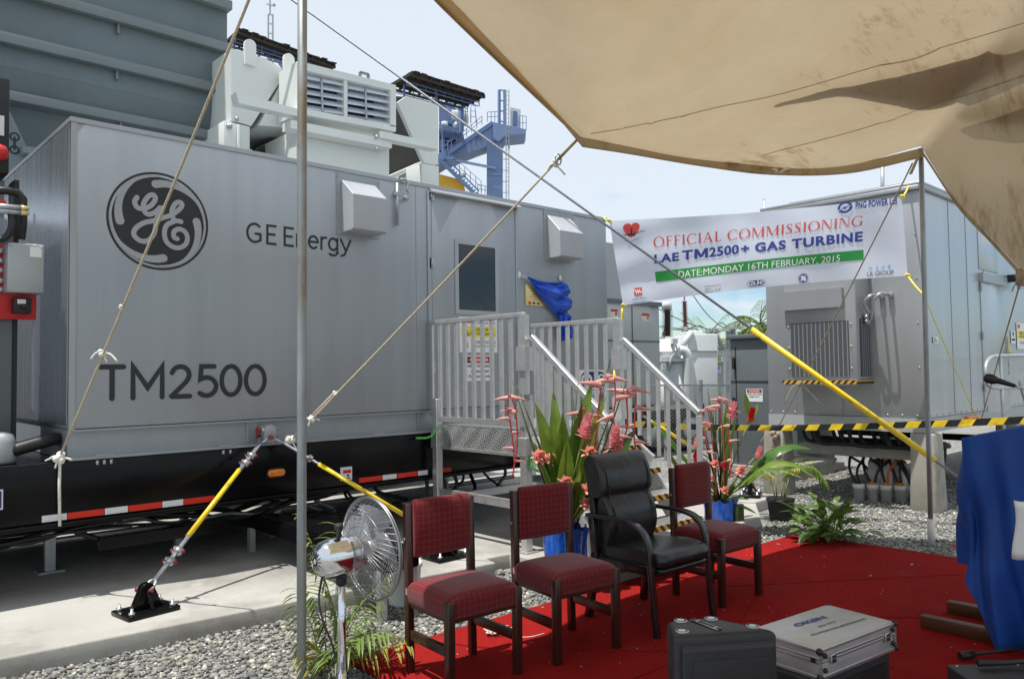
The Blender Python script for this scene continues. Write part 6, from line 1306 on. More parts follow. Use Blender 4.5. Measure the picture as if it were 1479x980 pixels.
# ------------------------------------------------------------------ electrical yard between trailer and generator unit
sw = thing('switchgear_trailer', 'pale grey switchgear cabinet with small warning signs on a black trailer behind the steps', 'cabinet', (11, 9.6, 0))
SY = 8.9
def S3(px, py): return onY(px, py, SY)
xl, xr_ = S3(845, 500).x, S3(953, 500).x; zt2 = S3(953, 441).z; zb2 = S3(953, 584).z
b = MB(); b.box((xl, SY, zb2), (xr_, SY+2.2, zt2)); b.build('cabinet_body', 'cabgrey', sw, bevel=.01)
b = MB(); b.box((xl, SY-.05, S3(953, 440).z-.04), (xr_+.03, SY+2.2, S3(953, 440).z+.04)); b.box((xl, SY-.012, S3(953, 493).z-.015), (xr_, SY-.002, S3(953, 493).z+.01)); x_ = S3(913, 500).x; b.box((x_, SY-.012, zb2), (x_+.02, SY-.002, zt2-.05)); b.build('cabinet_trim', 'cabdark', sw)
b = MB(); b.box((xl, SY+.2, zt2+.06), (S3(930, 440).x, SY+2, zt2+1.1)); b.build('upper_cabinet', 'cabgrey', sw)
b = MB(); b.box((xl, SY-.03, S3(953, 598).z-.1), (xr_+1.4, SY+2.2, zb2-.03)) ; b.box((xl, SY+.3, .55), (xr_+1.8, SY+2.0, S3(953, 598).z-.1)); b.build('trailer_chassis', 'black', sw)
b = MB(); b.box((xl, SY-.06, zb2-.10), (xr_+1.3, SY-.031, zb2-.02)); b.build('chassis_rail', 'steel', sw)
for x in (xr_-1.5, xr_-.3, xr_+1.0):
    b = MB(); b.lathe([(.2, 0), (.48, .03), (.5, .12), (.5, .28), (.48, .32)], (x, SY+.05, .5), (0, 1, 0), 24); wh = b.build('wheel', 'rubber', sw); b = MB(); b.lathe([(.05, -.02), (.25, 0), (.27, .03)], (x, SY+.03, .5), (0, 1, 0), 20); b.build('hub', 'steel', wh)
for (px, py, w_, h_) in ((882, 446, 10, 12), (927, 452, 11, 12), (930, 522, 10, 5)):
    p = S3(px, py); q = S3(px+w_, py+h_); fn = lambda x, y, z=0.0: (x, SY-.002-z, y); s = sign(sw, fn, p.x, q.z, q.x, p.z)
    put('sign_band', [poly([(p.x, lerp(q.z, p.z, .66)), (q.x, lerp(q.z, p.z, .66)), (q.x, p.z), (p.x, p.z)])], lambda x, y, z=0: fn(x, y, .004), 'signred', s)
    if h_ > 6: put('sign_band', [poly([(p.x+.02, q.z+.02), (lerp(p.x, q.x, .5), q.z+.02), (lerp(p.x, q.x, .25), lerp(q.z, p.z, .6))])], lambda x, y, z=0: fn(x, y, .004), 'signyellow', s); put('sign_text', [stroke([(lerp(p.x, q.x, .6), lerp(q.z, p.z, k)), (lerp(p.x, q.x, .92), lerp(q.z, p.z, k))], .012) for k in (.25, .4, .54)], lambda x, y, z=0: fn(x, y, .004), 'blackm', s)
def insul(b, p0, p1, r0, r1, n):   # ribbed insulator
    p0 = Vector(p0); p1 = Vector(p1); d = p1-p0; L = d.length; prof = []
    for i in range(n): prof += [(r0, L*(i+.1)/n), (r1, L*(i+.45)/n), (r0, L*(i+.8)/n)]
    b.lathe(prof, p0, d, 14); return b
TD = 17.0
def T3(px, py, d=0): return dep(px, py, TD+d)
def tbox(b, x0, x1, y0, y1, d0, d1): # box seen face on, depth d0..d1
    a = [T3(x0, y1, d0), T3(x1, y1, d0), T3(x1, y0, d0), T3(x0, y0, d0)]; off = Hh*(d1-d0); b.hexa([a[0], a[1], a[1]+off, a[0]+off, a[3], a[2], a[2]+off, a[3]+off])
tf = thing('power_transformer', 'white power transformer with brown bushing and thick oil pipe behind the steps', 'transformer', V(T3(995, 690).x, T3(995, 690).y, 0))
b = MB(); b.tube([T3(978, 640), T3(978, 518)], .36, 22); tbox(b, 955, 1000, 517, 522, -.4, 1.2); tbox(b, 952, 996, 560, 640, .3, 1.4); b.build('tank', 'tfwhite', tf)
b = MB(); b.lathe([(.26, 0), (.26, .16), (.30, .165), (.30, .20), (.23, .205), (.23, .44), (.12, .47)], T3(966, 520), n=20); b.build('turret', 'tfwhite', tf)
b = MB(); tbox(b, 994, 1037, 482, 640, -.2, 1.3); tbox(b, 994, 1016, 478, 482, .1, 1.0); tb_ = b.build('radiator_box', 'tfwhite', tf, bevel=.02)
b = MB(); tbox(b, 993.5, 1037.5, 506, 507.2, -.215, -.2); b.build('radiator_seam', 'cabgrey', tf)
b = MB(); b.tube(cat([T3(981, 506, -.4), T3(986, 506, -.4), T3(990, 508, -.4), T3(993, 514, -.4), T3(994, 530, -.4), T3(994, 640, -.4)], 5), .10, 12); b.tube([T3(984, 504, -.2), T3(999, 478, -.2)], .06, 10); b.tube([T3(955, 490), T3(962, 478)], .05, 8); b.build('oil_pipe', 'tfwhite', tf)
b = MB(); insul(b, T3(964, 486), T3(964, 447), .06, .14, 13).build('bushing', 'brownporc', tf); b = MB(); b.lathe([(.11, 0), (.11, .16), (.05, .17)], T3(963, 447), n=12); b.build('bushing_cap', 'machine', tf)
b = MB(); tbox(b, 972, 979, 489, 496, -.5, -.2); b.tube([T3(976, 497, -.4), T3(978, 506, -.4), T3(970, 515, -.4), T3(966, 536, -.4)], .02, 6); tbox(b, 957, 962, 524, 534, -.5, -.35); b.build('gauge_box', 'machine', tf)
gt = thing('busbar_gantry', 'grey steel gantry carrying ribbed insulators and overhead wires behind the fence', 'gantry', V(T3(1050, 690).x, T3(1050, 690).y, 0))
b = MB(); b.bar(T3(1008, 513, 1.5), T3(1062, 507, 1.5), .16, .12); tbox(b, 1048, 1056, 512, 680, 1.4, 1.6); tbox(b, 1043, 1047, 515, 680, 1.9, 2.0); 
for y in range(530, 660, 20): b.bar(T3(1043, y, 1.9), T3(1056, y-12, 1.5), .04)
b.build('steel_frame', 'galv', gt)
for (x0, y0, x1, y1) in ((998, 508, 998, 486), (1024, 507, 1024, 480), (1052, 506, 1052, 478), (1045, 505, 1032, 480), (1059, 495, 1059, 475)):
    b = MB(); insul(b, T3(x0, y0, 1.5), T3(x1, y1, 1.5), .05, .09, 9); b.build('insulator', 'greyporc', gt)
    b = MB(); p = T3(x1, y1, 1.5); b.box((p.x-.10, p.y-.10, p.z), (p.x+.10, p.y+.10, p.z+.04)); b.box((p.x-.04, p.y-.04, p.z+.04), (p.x+.04, p.y+.04, p.z+.10)); b.build('clamp', 'steel', gt)
b = MB(); insul(b, T3(990, 472, 1.5), T3(988.5, 434, 1.5), .035, .08, 14); b.build('insulator', 'redporc', gt); b = MB(); b.tube([T3(988.5, 434, 1.5), T3(988, 395, 1.5)], .02, 6); p = T3(990, 474, 1.5); b.sphere(p, .09, 8); b.build('clamp', 'steel', gt)
for q in ([(940, 440), (985, 463), (1018, 474), (1024, 477)], [(1000, 425), (1020, 452), (1040, 470), (1052, 474)], [(955, 470), (985, 475), (992, 476)], [(990, 476), (1010, 470), (1024, 477), (1040, 466), (1052, 472), (1059, 474)], [(992, 476), (1005, 474)], [(1059, 474), (1075, 462), (1090, 474)], [(1066, 474), (1085, 470), (1100, 470)], [(930, 460), (960, 474), (990, 476)]):
    b = MB(); b.tube(cat([T3(x, y, 1.5) for x, y in q], 6), .014, 5); b.build('overhead_wire', 'wirerope', gt)
mk = thing('meter_cabinet', 'small pale grey marshalling cabinet with a sign seen behind the fence', 'cabinet', V(T3(1038, 690, 1).x, T3(1038, 690, 1).y, 0))
b = MB(); tbox(b, 1029, 1045, 523, 575, .8, 1.2); tbox(b, 1028, 1046, 521, 523, .75, 1.25); b.build('cabinet_body', 'cabgrey', mk); b = MB(); tbox(b, 1030, 1034, 575, 690, .9, 1.1); tbox(b, 1040, 1044, 575, 690, .9, 1.1); b.build('leg', 'cabgrey', mk)
b = MB(); tbox(b, 1032, 1041, 529, 538, .78, .795); s = b.build('warning_sign', 'sign', mk); b = MB(); tbox(b, 1033, 1040, 531.5, 535, .76, .775); b.build('sign_band', 'skyblue', s); b = MB(); tbox(b, 1033, 1040, 529.6, 531, .76, .775); b.build('sign_band', 'signred', s)
fc = thing('chain_link_fence', 'wire chain link fence with cranked top across the transformer yard', 'fence', V(T3(1020, 690, -3).x, T3(1020, 690, -3).y, 0))
b = MB(); fd_ = -3.2
def F3(px, py): return T3(px, py, fd_)
for i in range(-24, 28):
    x = 955+i*4.6
    for (x0, y0, x1, y1) in ((x, 556, x+75, 645), (x, 645, x+75, 556)):
        # clip to the fence panel 940..1062
        for_t = [((940-x0)/(x1-x0)), ((1062-x0)/(x1-x0))]; ta, te = max(0, for_t[0]), min(1, for_t[1])
        if te-ta > .02: b.bar(F3(lerp(x0, x1, ta), lerp(y0, y1, ta)), F3(lerp(x0, x1, te), lerp(y0, y1, te)), .0045)
b.build('wire_mesh', 'steel', fc)
b = MB()
for x in (962, 1012, 1060): b.bar(F3(x, 548), F3(x, 680), .05)
b.bar(F3(940, 556), F3(1062, 556), .03)
b.bar(F3(978, 556), F3(1012, 600), .04); b.build('post', 'galv', fc)
# dark cabinet beside the unit
dc = thing('dark_cabinet', 'dark grey free-standing cabinet with a danger sign left of the generator unit', 'cabinet', V(11.3, 6.2, 0))
CDX = 10.9
def X3(px, py): return onX(px, py, CDX)
ya, yb_ = X3(1056, 560).y, X3(1150, 560).y; zt3 = X3(1080, 489).z
b = MB(); b.box((CDX, yb_, .12), (CDX+1.2, ya, zt3)); b.build('cabinet_body', 'cabdark', dc, bevel=.008)
b = MB(); b.box((CDX-.05, yb_-.02, zt3+.002), (CDX+1.2, ya+.04, zt3+.07)); b.build('cabinet_roof', 'cabdark', dc, bevel=.006)
b = MB(); b.box((CDX-.1, yb_-.1, 0), (CDX+1.3, ya+.2, .119)); b.build('plinth', 'pier', dc)
z = X3(1080, 551).z; b = MB(); b.box((CDX-.008, yb_, z), (CDX-.002, ya, z+.012)); b.box((CDX-.008, X3(1064, 560).y, .15), (CDX-.002, X3(1064, 560).y+.012, zt3-.12)); b.build('door_gap', 'blackm', dc)
for y in (524, 582): p = X3(1061, y); b = MB(); b.box((CDX-.05, p.y-.02, p.z-.09), (CDX-.009, p.y+.02, p.z+.09)); b.build('door_handle', 'blackm', dc, bevel=.005)
p = X3(1078, 561); q = X3(1102, 580); danger(dc, lambda x, y, z=0.0: (CDX-.003-z, -x, y), -p.y, q.z, -q.y, p.z, [('HIGH VOLTAGE', .88), ('KEEP OUT', .62)])

# ------------------------------------------------------------------ palms, bushes, far treeline
def palm_tree(label, base, H, n, L, seed):
    random.seed(seed); t = thing('palm_tree', label, 'palm tree', base, 'palms beyond the yard'); base = Vector(base); top = base+V(random.uniform(-.4, .4), random.uniform(-.4, .4), H)
    b = MB(); b.tube(cat([base, base.lerp(top, .5)+V(.15, .1, 0), top], 6), [.17-.05*i/12 for i in range(13)], 10); b.build('trunk', 'bark', t)
    b = MB()
    for i in range(n):
        a = 2*pi*i/n+random.uniform(-.2, .2); el = random.uniform(-.5, 1.25); frond(b, top, (cos(a)*cos(el), sin(a)*cos(el), sin(el)), L*random.uniform(.8, 1.1), 22, .55, .055, 1.0, .9, -.3, 0, .028)
    b.build('crown', 'palm', t)
pp = dep(1100, 468, 30)
palm_tree('feathery palm rising between the dark cabinet and the generator unit', (pp.x, pp.y, 0), pp.z, 13, 1.3, 11)
pp = dep(1096, 500, 36); palm_tree('shorter feathery palm behind the first one, beside the generator unit', (pp.x, pp.y, 0), pp.z, 12, 1.4, 12)
pp = dep(1026, 500, 45); palm_tree('distant dark palm seen under the busbar gantry', (pp.x, pp.y, 0), pp.z, 14, 2.4, 13)
def crown(b, c, r, n, s, seed, nc=14):
    rnd = random.Random(seed); cl = []
    for i in range(nc):
        while True:
            q = V(rnd.uniform(-1, 1), rnd.uniform(-1, 1), rnd.uniform(-1, 1))
            if q.length < 1: break
        cl.append(V(c[0]+q.x*r[0]*.75, c[1]+q.y*r[1]*.75, c[2]+q.z*r[2]*.75))
    for i in range(n):
        o = rnd.choice(cl); g_ = V(rnd.gauss(0, 1), rnd.gauss(0, 1), rnd.gauss(0, 1)); p = o+V(g_.x*r[0], g_.y*r[1], g_.z*r[2])*.22
        a = V(rnd.uniform(-1, 1), rnd.uniform(-1, 1), rnd.uniform(-.6, .6)).normalized()*s*rnd.uniform(.6, 1.3); e = a.cross(V(rnd.uniform(-1, 1), rnd.uniform(-1, 1), rnd.uniform(.2, 1))).normalized()*s*.45
        b.add([p-a*.5, p+e*.5, p+a*.5, p-e*.5], [(0, 1, 2, 3)])
def bush(label, px, py, d, r, n, s, seed, m_='leafy'):
    c = dep(px, py, d); t = thing('bush', label, 'bush', (c.x, c.y, 0), 'bushes behind the fence'); b = MB(); crown(b, c, r, n, s, seed); b.build('foliage', m_, t, recalc=False)
    b = MB(); rnd = random.Random(seed)
    for i in range(5): b.tube([(c.x, c.y, 0), (c.x+rnd.uniform(-.5, .5)*r[0], c.y+rnd.uniform(-.5, .5)*r[1], c.z)], .03, 5)
    b.build('stem', 'bark', t)
bush('sunlit yellow green bush behind the wire fence, left of the small cabinet', 1022, 545, 24, (1.0, 1.0, 1.1), 2600, .16, 31)
bush('low green bush behind the wire fence, in front of the gantry leg', 1046, 585, 22, (1.0, .8, .7), 1800, .15, 32, 'leaf')
bush('low leafy bush at the foot of the fence', 1015, 605, 21, (1.2, .8, .5), 1600, .14, 33, 'leafy')
b = MB(); rnd = random.Random(9)
for i in range(44):
    a = radians(-50+i*4.2); R0 = rnd.uniform(75, 120); c = (R0*cos(a), R0*sin(a), rnd.uniform(1.5, 3)); crown(b, c, (5, 5, rnd.uniform(2.5, 4.0)), 260, 1.1, 100+i, 10)
props(b.build('treeline', 'fartree', recalc=False), 'dense line of low green trees far beyond the yard', 'trees', kind='stuff')
b = MB(); b.tube([dep(1275, 300, 20), dep(1274.5, 236, 20)], .05, 8); b.tube([V(dep(1275, 300, 20).x, dep(1275, 300, 20).y, 0), dep(1275, 300, 20)], .06, 8); props(b.build('steel_mast', 'galv'), 'plain grey mast rising behind the roof of the generator unit', 'mast')
b = MB(); q = dep(1104, 290, 60); b.tube([V(q.x, q.y, 0), q], .06, 6); b.tube([q, q+Rr*.2+Z*.3], .02, 5); b.tube([q, q-Rr*.2+Z*.3], .02, 5); props(b.build('aerial_mast', 'galv'), 'tiny aerial peeping over the top edge of the banner', 'mast')

# ------------------------------------------------------------------ chairs on the carpet
CZ = 0.030
def side_chair(label, group):
    t = bpy.data.objects.new('side_chair', None); t.empty_display_size = .1; COL.objects.link(t); props(t, label, 'chair', group)
    K = dict(parent=t, local=True)
    def leg(pts, w0, w1): b = MB(); b.hexa(pts); return b
    for s in (-1, 1):
        x = s*.205
        b = MB(); b.hexa([(x-.019, .175, 0), (x+.019, .175, 0), (x+.019, .215, 0), (x-.019, .215, 0), (x-.019, .19, .885), (x+.019, .19, .885), (x+.019, .232, .885), (x-.019, .232, .885)]); b.build('rear_post', 'wood', bevel=.004, **K)
        x = s*.215
        b = MB(); b.hexa([(x-.021, -.215, 0), (x+.021, -.215, 0), (x+.021, -.173, 0), (x-.021, -.173, 0), (x-.022, -.217, .452), (x+.022, -.217, .452), (x+.022, -.172, .452), (x-.022, -.172, .452)]); b.build('front_leg', 'wood', bevel=.006, **K)
        b = MB(); b.box((s*.205-.013, -.172, .175), (s*.205+.013, .176, .225)); b.build('side_stretcher', 'wood', bevel=.003, **K)
        b = MB(); b.box((s*.205-.012, -.172, .345), (s*.205+.012, .18, .385)); b.build('seat_rail', 'wood', bevel=.002, **K)
    b = MB(); b.box((-.19, -.205, .345), (.19, -.182, .385)); b.box((-.187, .185, .345), (.187, .208, .385)); b.build('seat_rail', 'wood', **K)
    # upholstered seat: crowned top, rounded edges, front corners notched round the legs
    n, rows = 22, []
    def sp(a, p): return (abs(a)**p)*(1 if a > 0 else -1)
    top = []; 
    for j in range(n+1):
        r = []
        for i in range(n+1):
            u, v = -1+2*i/n, -1+2*j/n
            e = max(0, 1-abs(u)**6)**.5*max(0, 1-abs(v)**6)**.5
            z = .452+.033*e**.8+.012*(1-u*u)*(1-v*v); xx = u*.222; yy = v*.205-.004
            r.append((xx, yy, z))
        top.append(r)
    b = MB(); b.grid(top)
    rim = [(top[0][i]) for i in range(n+1)]+[top[j][n] for j in range(1, n+1)]+[top[n][i] for i in range(n-1, -1, -1)]+[top[j][0] for j in range(n-1, 0, -1)]
    lo = []; 
    for dz, k in ((0, 1.0), (-.012, 1.012), (-.075, 1.006), (-.095, .97)): lo.append([(p[0]*k, p[1]*k, .452+dz) for p in rim+rim[:1]])
    b.grid(lo); b.build('seat', 'fabric', **K)
    # back pad: padded, rolled top
    prof = [(.172, .60), (.160, .62), (.158, .74), (.165, .86), (.172, .893), (.188, .908), (.206, .902), (.216, .885), (.222, .84), (.215, .70), (.205, .605)]
    b = MB(); xs = [-.186, -.182, -.17, -.12, 0, .12, .17, .182, .186]; sc = [.55, .8, .96, 1, 1.03, 1, .96, .8, .55]; cy, cz = .192, .75
    rows = [[(x, cy+(y-cy)*s, cz+(z-cz)*(1-(1-min(1, s))*.06)) for y, z in prof+prof[:1]] for x, s in zip(xs, sc)]; b.grid(rows)
    for r in (rows[0], rows[-1]): b.add(r[:-1], [tuple(range(len(r)-1))], False)
    b.build('backrest', 'fabric', **K)
    for s in (-1, 1):
        b = MB(); b.lathe([(.006, 0), (.008, .004)], (s*.226, .205, .70), (s, 0, 0), 8); b.build('bolt_cover', 'steel', **K)
    return t
c1 = side_chair('burgundy patterned chair with brown legs, nearest, beside the standing fan', 'burgundy side chairs')
c1.location = (2.655, 3.262, CZ); c1.rotation_euler.z = radians(-4)
c2 = dup(c1); c2.location = (3.335, 3.155, CZ); c2.rotation_euler.z = radians(-8); c2['label'] = 'burgundy patterned chair with brown legs between the nearest one and the black armchair'
c3 = dup(c1); c3.location = (4.83, 3.10, CZ); c3.rotation_euler.z = radians(-3); c3['label'] = 'burgundy patterned chair with brown legs right of the black armchair, by the second flower pot'

ar = thing('leather_armchair', 'black leather armchair with curved wooden arms between two burgundy chairs', 'armchair', (0, 0, 0)); K = dict(parent=ar, local=True)
def rounded_pad(name, prof, w, m_, ax=(1, 0, 0), end=.03, ripple=0):
    b = MB(); c = (sum(p[0] for p in prof)/len(prof), sum(p[1] for p in prof)/len(prof)); rows = []
    pr = [(p[0], p[1]) for p in cat([(q[0], q[1], 0) for q in prof+prof[:1]], 4)]
    for x, s in ((-1, .70), (-.985, .86), (-.95, .95), (-.85, .99), (-.6, 1.0), (-.3, 1.0), (0, 1.0), (.3, 1.0), (.6, 1.0), (.85, .99), (.95, .95), (.985, .86), (1, .70)):
        rows.append([(x*w/2, c[0]+(p[0]-c[0])*s*(1+ripple*.02*cos(x*14)), c[1]+(p[1]-c[1])*(1-(1-s)*.25)) for p in pr])
    b.grid(rows)
    for r in (rows[0], rows[-1]): b.add(r[:-1], [tuple(range(len(r)-1))], True)
    return b.build(name, m_, **K)
rounded_pad('seat_cushion', [(-.29, .40), (-.305, .435), (-.27, .475), (-.15, .490), (.05, .475), (.20, .46), (.22, .43), (.20, .40), (0, .385)], .50, 'leather', ripple=1)
rounded_pad('seat_base', [(-.27, .345), (-.28, .385), (0, .385), (.22, .395), (.22, .33), (0, .325)], .47, 'leather')
rounded_pad('back_cushion', [(.145, .455), (.105, .56), (.112, .66), (.150, .74), (.185, .78), (.225, .76), (.235, .66), (.23, .50), (.20, .44)], .47, 'leather', ripple=1)
rounded_pad('head_cushion', [(.178, .765), (.155, .82), (.17, .92), (.215, 1.0), (.27, 1.035), (.325, 1.015), (.335, .96), (.30, .86), (.26, .76)], .50, 'leather', ripple=1)
rounded_pad('back_shell', [(.222, .43), (.255, .44), (.315, .78), (.345, .96), (.325, .99), (.255, .70)], .465, 'leather')
for x in (-.19, .19):
    b = MB(); b.tube(cat([(x, .185, .46), (x, .095, .57), (x, .105, .67), (x, .158, .755), (x*1.08, .148, .84), (x*1.08, .175, .94), (x*1.05, .24, 1.02)], 5), .005, 5); b.build('seam', 'leather', **K)
for s in (-1, 1):
    x = s*.285; b = MB()
    path = [(x, -.285, 0), (x, -.262, .20), (x, -.245, .42), (x*.995, -.225, .55), (x*.985, -.16, .625), (x*.98, -.03, .652), (x*.975, .12, .655), (x*.97, .27, .652)]
    q = cat(path, 6); rows = []
    for i, p in enumerate(q):
        t = i/(len(q)-1); d = (q[min(i+1, len(q)-1)]-q[max(0, i-1)]).normalized(); n_ = V(0, d.z, -d.y); w_ = lerp(.042, .056, min(1, t*1.6)); h_ = lerp(.034, .024, t)
        rows.append([p+V(sx*w_/2, 0, 0)+n_*sz*h_/2 for sx, sz in ((-.7, -1), (.7, -1), (1, -.4), (1, .4), (.7, 1), (-.7, 1), (-1, .4), (-1, -.4), (-.7, -1))])
    b.grid(rows); b.add([r for r in rows[0][:-1]], [tuple(range(8))]); b.add([r for r in rows[-1][:-1]], [tuple(range(8))]); b.build('arm', 'blackwood', **K)
    b = MB(); b.hexa([(s*.275-.022, .255, 0), (s*.275+.022, .255, 0), (s*.275+.022, .30, 0), (s*.275-.022, .30, 0), (s*.262-.022, .19, .42), (s*.262+.022, .19, .42), (s*.262+.022, .245, .42), (s*.262-.022, .245, .42)]); b.hexa([(s*.262-.022, .19, .42), (s*.262+.022, .19, .42), (s*.262+.022, .245, .42), (s*.262-.022, .245, .42), (s*.275-.018, .215, .64), (s*.275+.018, .215, .64), (s*.275+.018, .26, .64), (s*.275-.018, .26, .64)]); b.build('rear_leg', 'blackwood', bevel=.005, **K)
    b = MB(); b.box((s*.262-.012, -.25, .345), (s*.262+.012, .22, .40)); b.build('side_rail', 'blackwood', bevel=.003, **K)
ar.location = (4.105, 3.135, CZ); ar.rotation_euler.z = radians(-2)

# ------------------------------------------------------------------ pedestal fan
fb = dep(493, 820, 3.08); FB = V(fb.x, fb.y, 0)
fan = thing('pedestal_fan', 'chrome pedestal fan with round wire cage standing at the left end of the carpet', 'fan', FB)
b = MB(); b.lathe([(.20, 0), (.20, .015), (.17, .03), (.03, .05), (.028, .08)], FB, n=32); b.build('base', 'chrome', fan)
HC = dep(499, 800, 3.08); b = MB(); b.tube([FB+Z*.05, V(FB.x, FB.y, .45)], .0185, 14); b.tube([V(FB.x, FB.y, .45), V(FB.x, FB.y, HC.z-.10)], .0165, 14); b.build('pole', 'chrome', fan)
b = MB(); b.lathe([(.021, 0), (.021, .05)], V(FB.x, FB.y, HC.z-.115), n=14); b.bar(V(FB.x, FB.y, HC.z-.075)-Rr*.04, V(FB.x, FB.y, HC.z-.075)+Rr*.018, .03, .03); b.sphere(V(FB.x, FB.y, HC.z-.095)-Hh*.02, .013, 8); b.build('tilt_bracket', 'blackm', fan)
AX = (Rr*.72+Hh*.69+Z*.03).normalized()
b = MB(); b.lathe([(.022, -.135), (.045, -.128), (.066, -.105), (.073, -.07), (.073, .035), (.066, .05), (.06, .052)], HC, AX, 32); mo = b.build('motor', 'chrome', fan)
b = MB()
for i in range(14): a = 2*pi*i/14; u = AX.cross(Z).normalized(); w2 = AX.cross(u); d_ = u*cos(a)+w2*sin(a); b.bar(HC-AX*.137+d_*.012, HC-AX*.129+d_*.038, .004)
b.build('vent_slots', 'blackm', mo)
b = MB(); b.lathe([(.009, 0), (.009, .03), (.018, .03), (.018, .055)], HC-AX*.03+Z*.07, Z, 10); b.build('oscillation_knob', 'blackm', fan)
GC = HC+AX*.115; u = AX.cross(Z).normalized(); w2 = AX.cross(u).normalized(); GR = .205
def cage(name, fn, nspoke, nring):
    b = MB()
    for i in range(nspoke):
        a = 2*pi*i/nspoke; pts = []
        for k in range(9):
            t = k/8; r = lerp(.045, GR, t); aa = a+.9*t*fn[1]; pts.append(GC+(u*cos(aa)+w2*sin(aa))*r+AX*fn[0](t))
        b.tube(pts, .0013, 4, False)
    for k in range(nring):
        t = (k+1)/(nring+1); r = lerp(.045, GR, t); b.tube([GC+(u*cos(2*pi*i/40)+w2*sin(2*pi*i/40))*r+AX*fn[0](t) for i in range(41)], .0016, 4, False)
    return b.build(name, 'wire', fan)
cage('rear_cage', (lambda t: -.055*(1-t**3), .6), 46, 2); cage('front_cage', (lambda t: .062*(1-t**3), -.6), 46, 2)
b = MB(); b.tube([GC+(u*cos(2*pi*i/60)+w2*sin(2*pi*i/60))*GR for i in range(61)], .0055, 8, False); b.tube([GC+(u*cos(2*pi*i/60)+w2*sin(2*pi*i/60))*GR*.99+AX*.012 for i in range(61)], .003, 6, False); b.build('cage_rim', 'wire', fan)
b = MB(); b.lathe([(.055, .058), (.052, .068), (.03, .072)], GC, AX, 24); b.build('cage_badge', 'steel', fan)
for kx in range(5):
    a0 = 2*pi*kx/5; rows = []
    for i in range(9):
        t = i/8; r = lerp(.03, .18, t); row = []
        for j in range(7):
            a = a0+(j/6-.5)*lerp(.7, 1.05, t); row.append(GC+(u*cos(a)+w2*sin(a))*r+AX*((j/6-.5)*.045))
        rows.append(row)
    b = MB(); b.grid(rows); b.build('blade', 'fanblade', fan, recalc=False)
b = MB(); b.lathe([(.035, -.02), (.035, .02), (.02, .03)], GC, AX, 20); b.build('hub', 'steel', fan)
b = MB(); cpts = [HC-AX*.10-Z*.06, dep(462, 850, 3.05), dep(461, 872, 3.03), dep(468, 900, 3.02), dep(478, 925, 3.02), dep(483, 945, 3.02), dep(476, 965, 3.0), dep(468, 985, 3.0), V(FB.x-.1, FB.y-.1, .02)]; b.tube(cat(cpts, 6), .0045, 6); b.build('power_cord', 'rubber', fan)

# ------------------------------------------------------------------ loudspeakers, case, podium
def ngon_prism_z(b, poly_, z0, z1, fn=None):
    b.prism(poly_, lambda x, y, d: (x, y, d), z0, z1); return b
ST = .60
sA, sB, sC, sD = onz(962, 896, ST), onz(1024, 889, ST), onz(1124, 909, ST), onz(972, 919, ST)
spk = thing('stage_speaker', 'black moulded loudspeaker standing at the front of the stage, left of the metal case', 'speaker', ((sA+sC)/2).xy.to_3d()+Z*CZ)
b = MB(); q = [sA, sB, sC, sD]; cen = sum(q, V(0, 0, 0))/4
b.hexa([V(p.x, p.y, CZ) for p in q]+[V(p.x, p.y, ST) for p in q]); b.build('cabinet', 'plastic', spk, bevel=.022, seg=3)
fdn = V(sC.x-sD.x, sC.y-sD.y, 0); fw_ = fdn.length; fdn.normalize(); fnn = V(fdn.y, -fdn.x, 0); 
if fnn.dot(CP-cen) < 0: fnn = -fnn
b = MB(); 
o = V(sD.x, sD.y, 0)
b.hexa([o+fdn*.03+fnn*.001+Z*.08, o+fdn*(fw_-.02)+fnn*.001+Z*.08, o+fdn*(fw_-.02)+fnn*.02+Z*.08, o+fdn*.03+fnn*.02+Z*.08, o+fdn*.03+fnn*.001+Z*(ST-.03), o+fdn*(fw_-.02)+fnn*.001+Z*(ST-.03), o+fdn*(fw_-.02)+fnn*.02+Z*(ST-.05), o+fdn*.03+fnn*.02+Z*(ST-.05)]); b.build('front_baffle', 'plastic', spk, bevel=.008)
b = MB(); b.hexa([o+fdn*.07+fnn*.0205+Z*.10, o+fdn*(fw_-.05)+fnn*.0205+Z*.10, o+fdn*(fw_-.05)+fnn*.024+Z*.10, o+fdn*.07+fnn*.024+Z*.10, o+fdn*.07+fnn*.0205+Z*(ST-.09), o+fdn*(fw_-.05)+fnn*.0205+Z*(ST-.09), o+fdn*(fw_-.05)+fnn*.024+Z*(ST-.09), o+fdn*.07+fnn*.024+Z*(ST-.09)]); b.build('horn', 'blackm', spk, bevel=.002)
for (px, py) in ((983, 896), (985, 911), (1027, 893), (1087, 904)):
    p = onz(px, py, ST); b = MB(); b.lathe([(.024, 0), (.026, .003), (.020, .006), (.014, .004), (.010, .001)], p, n=20); b.build('rubber_foot', 'steel' if False else 'plastic', spk)
    b = MB(); b.lathe([(.0275, .0005), (.0275, .002), (.024, .0045)], p, n=20); b.build('foot_ring', 'casedge', spk)
b = MB(); p0, p1 = onz(1000, 894, ST+.002), onz(1040, 909, ST+.002); b.bar(p0, p1, .022, .006); hs = b.build('handle_slot', 'blackm', spk)
b = MB(); sd_ = (p1-p0).cross(Z).normalized()*.012
for s in (-1, 1): b.tube([p0+sd_*s+Z*.002, p1+sd_*s+Z*.002], .0016, 6)
b.tube([p0.lerp(p1, .2)-sd_+Z*.003, p0.lerp(p1, .2)+sd_+Z*.003], .003, 6); b.tube([p0.lerp(p1, .85)-sd_+Z*.003, p0.lerp(p1, .85)+sd_+Z*.003], .003, 6); b.build('handle_trim', 'casedge', hs)
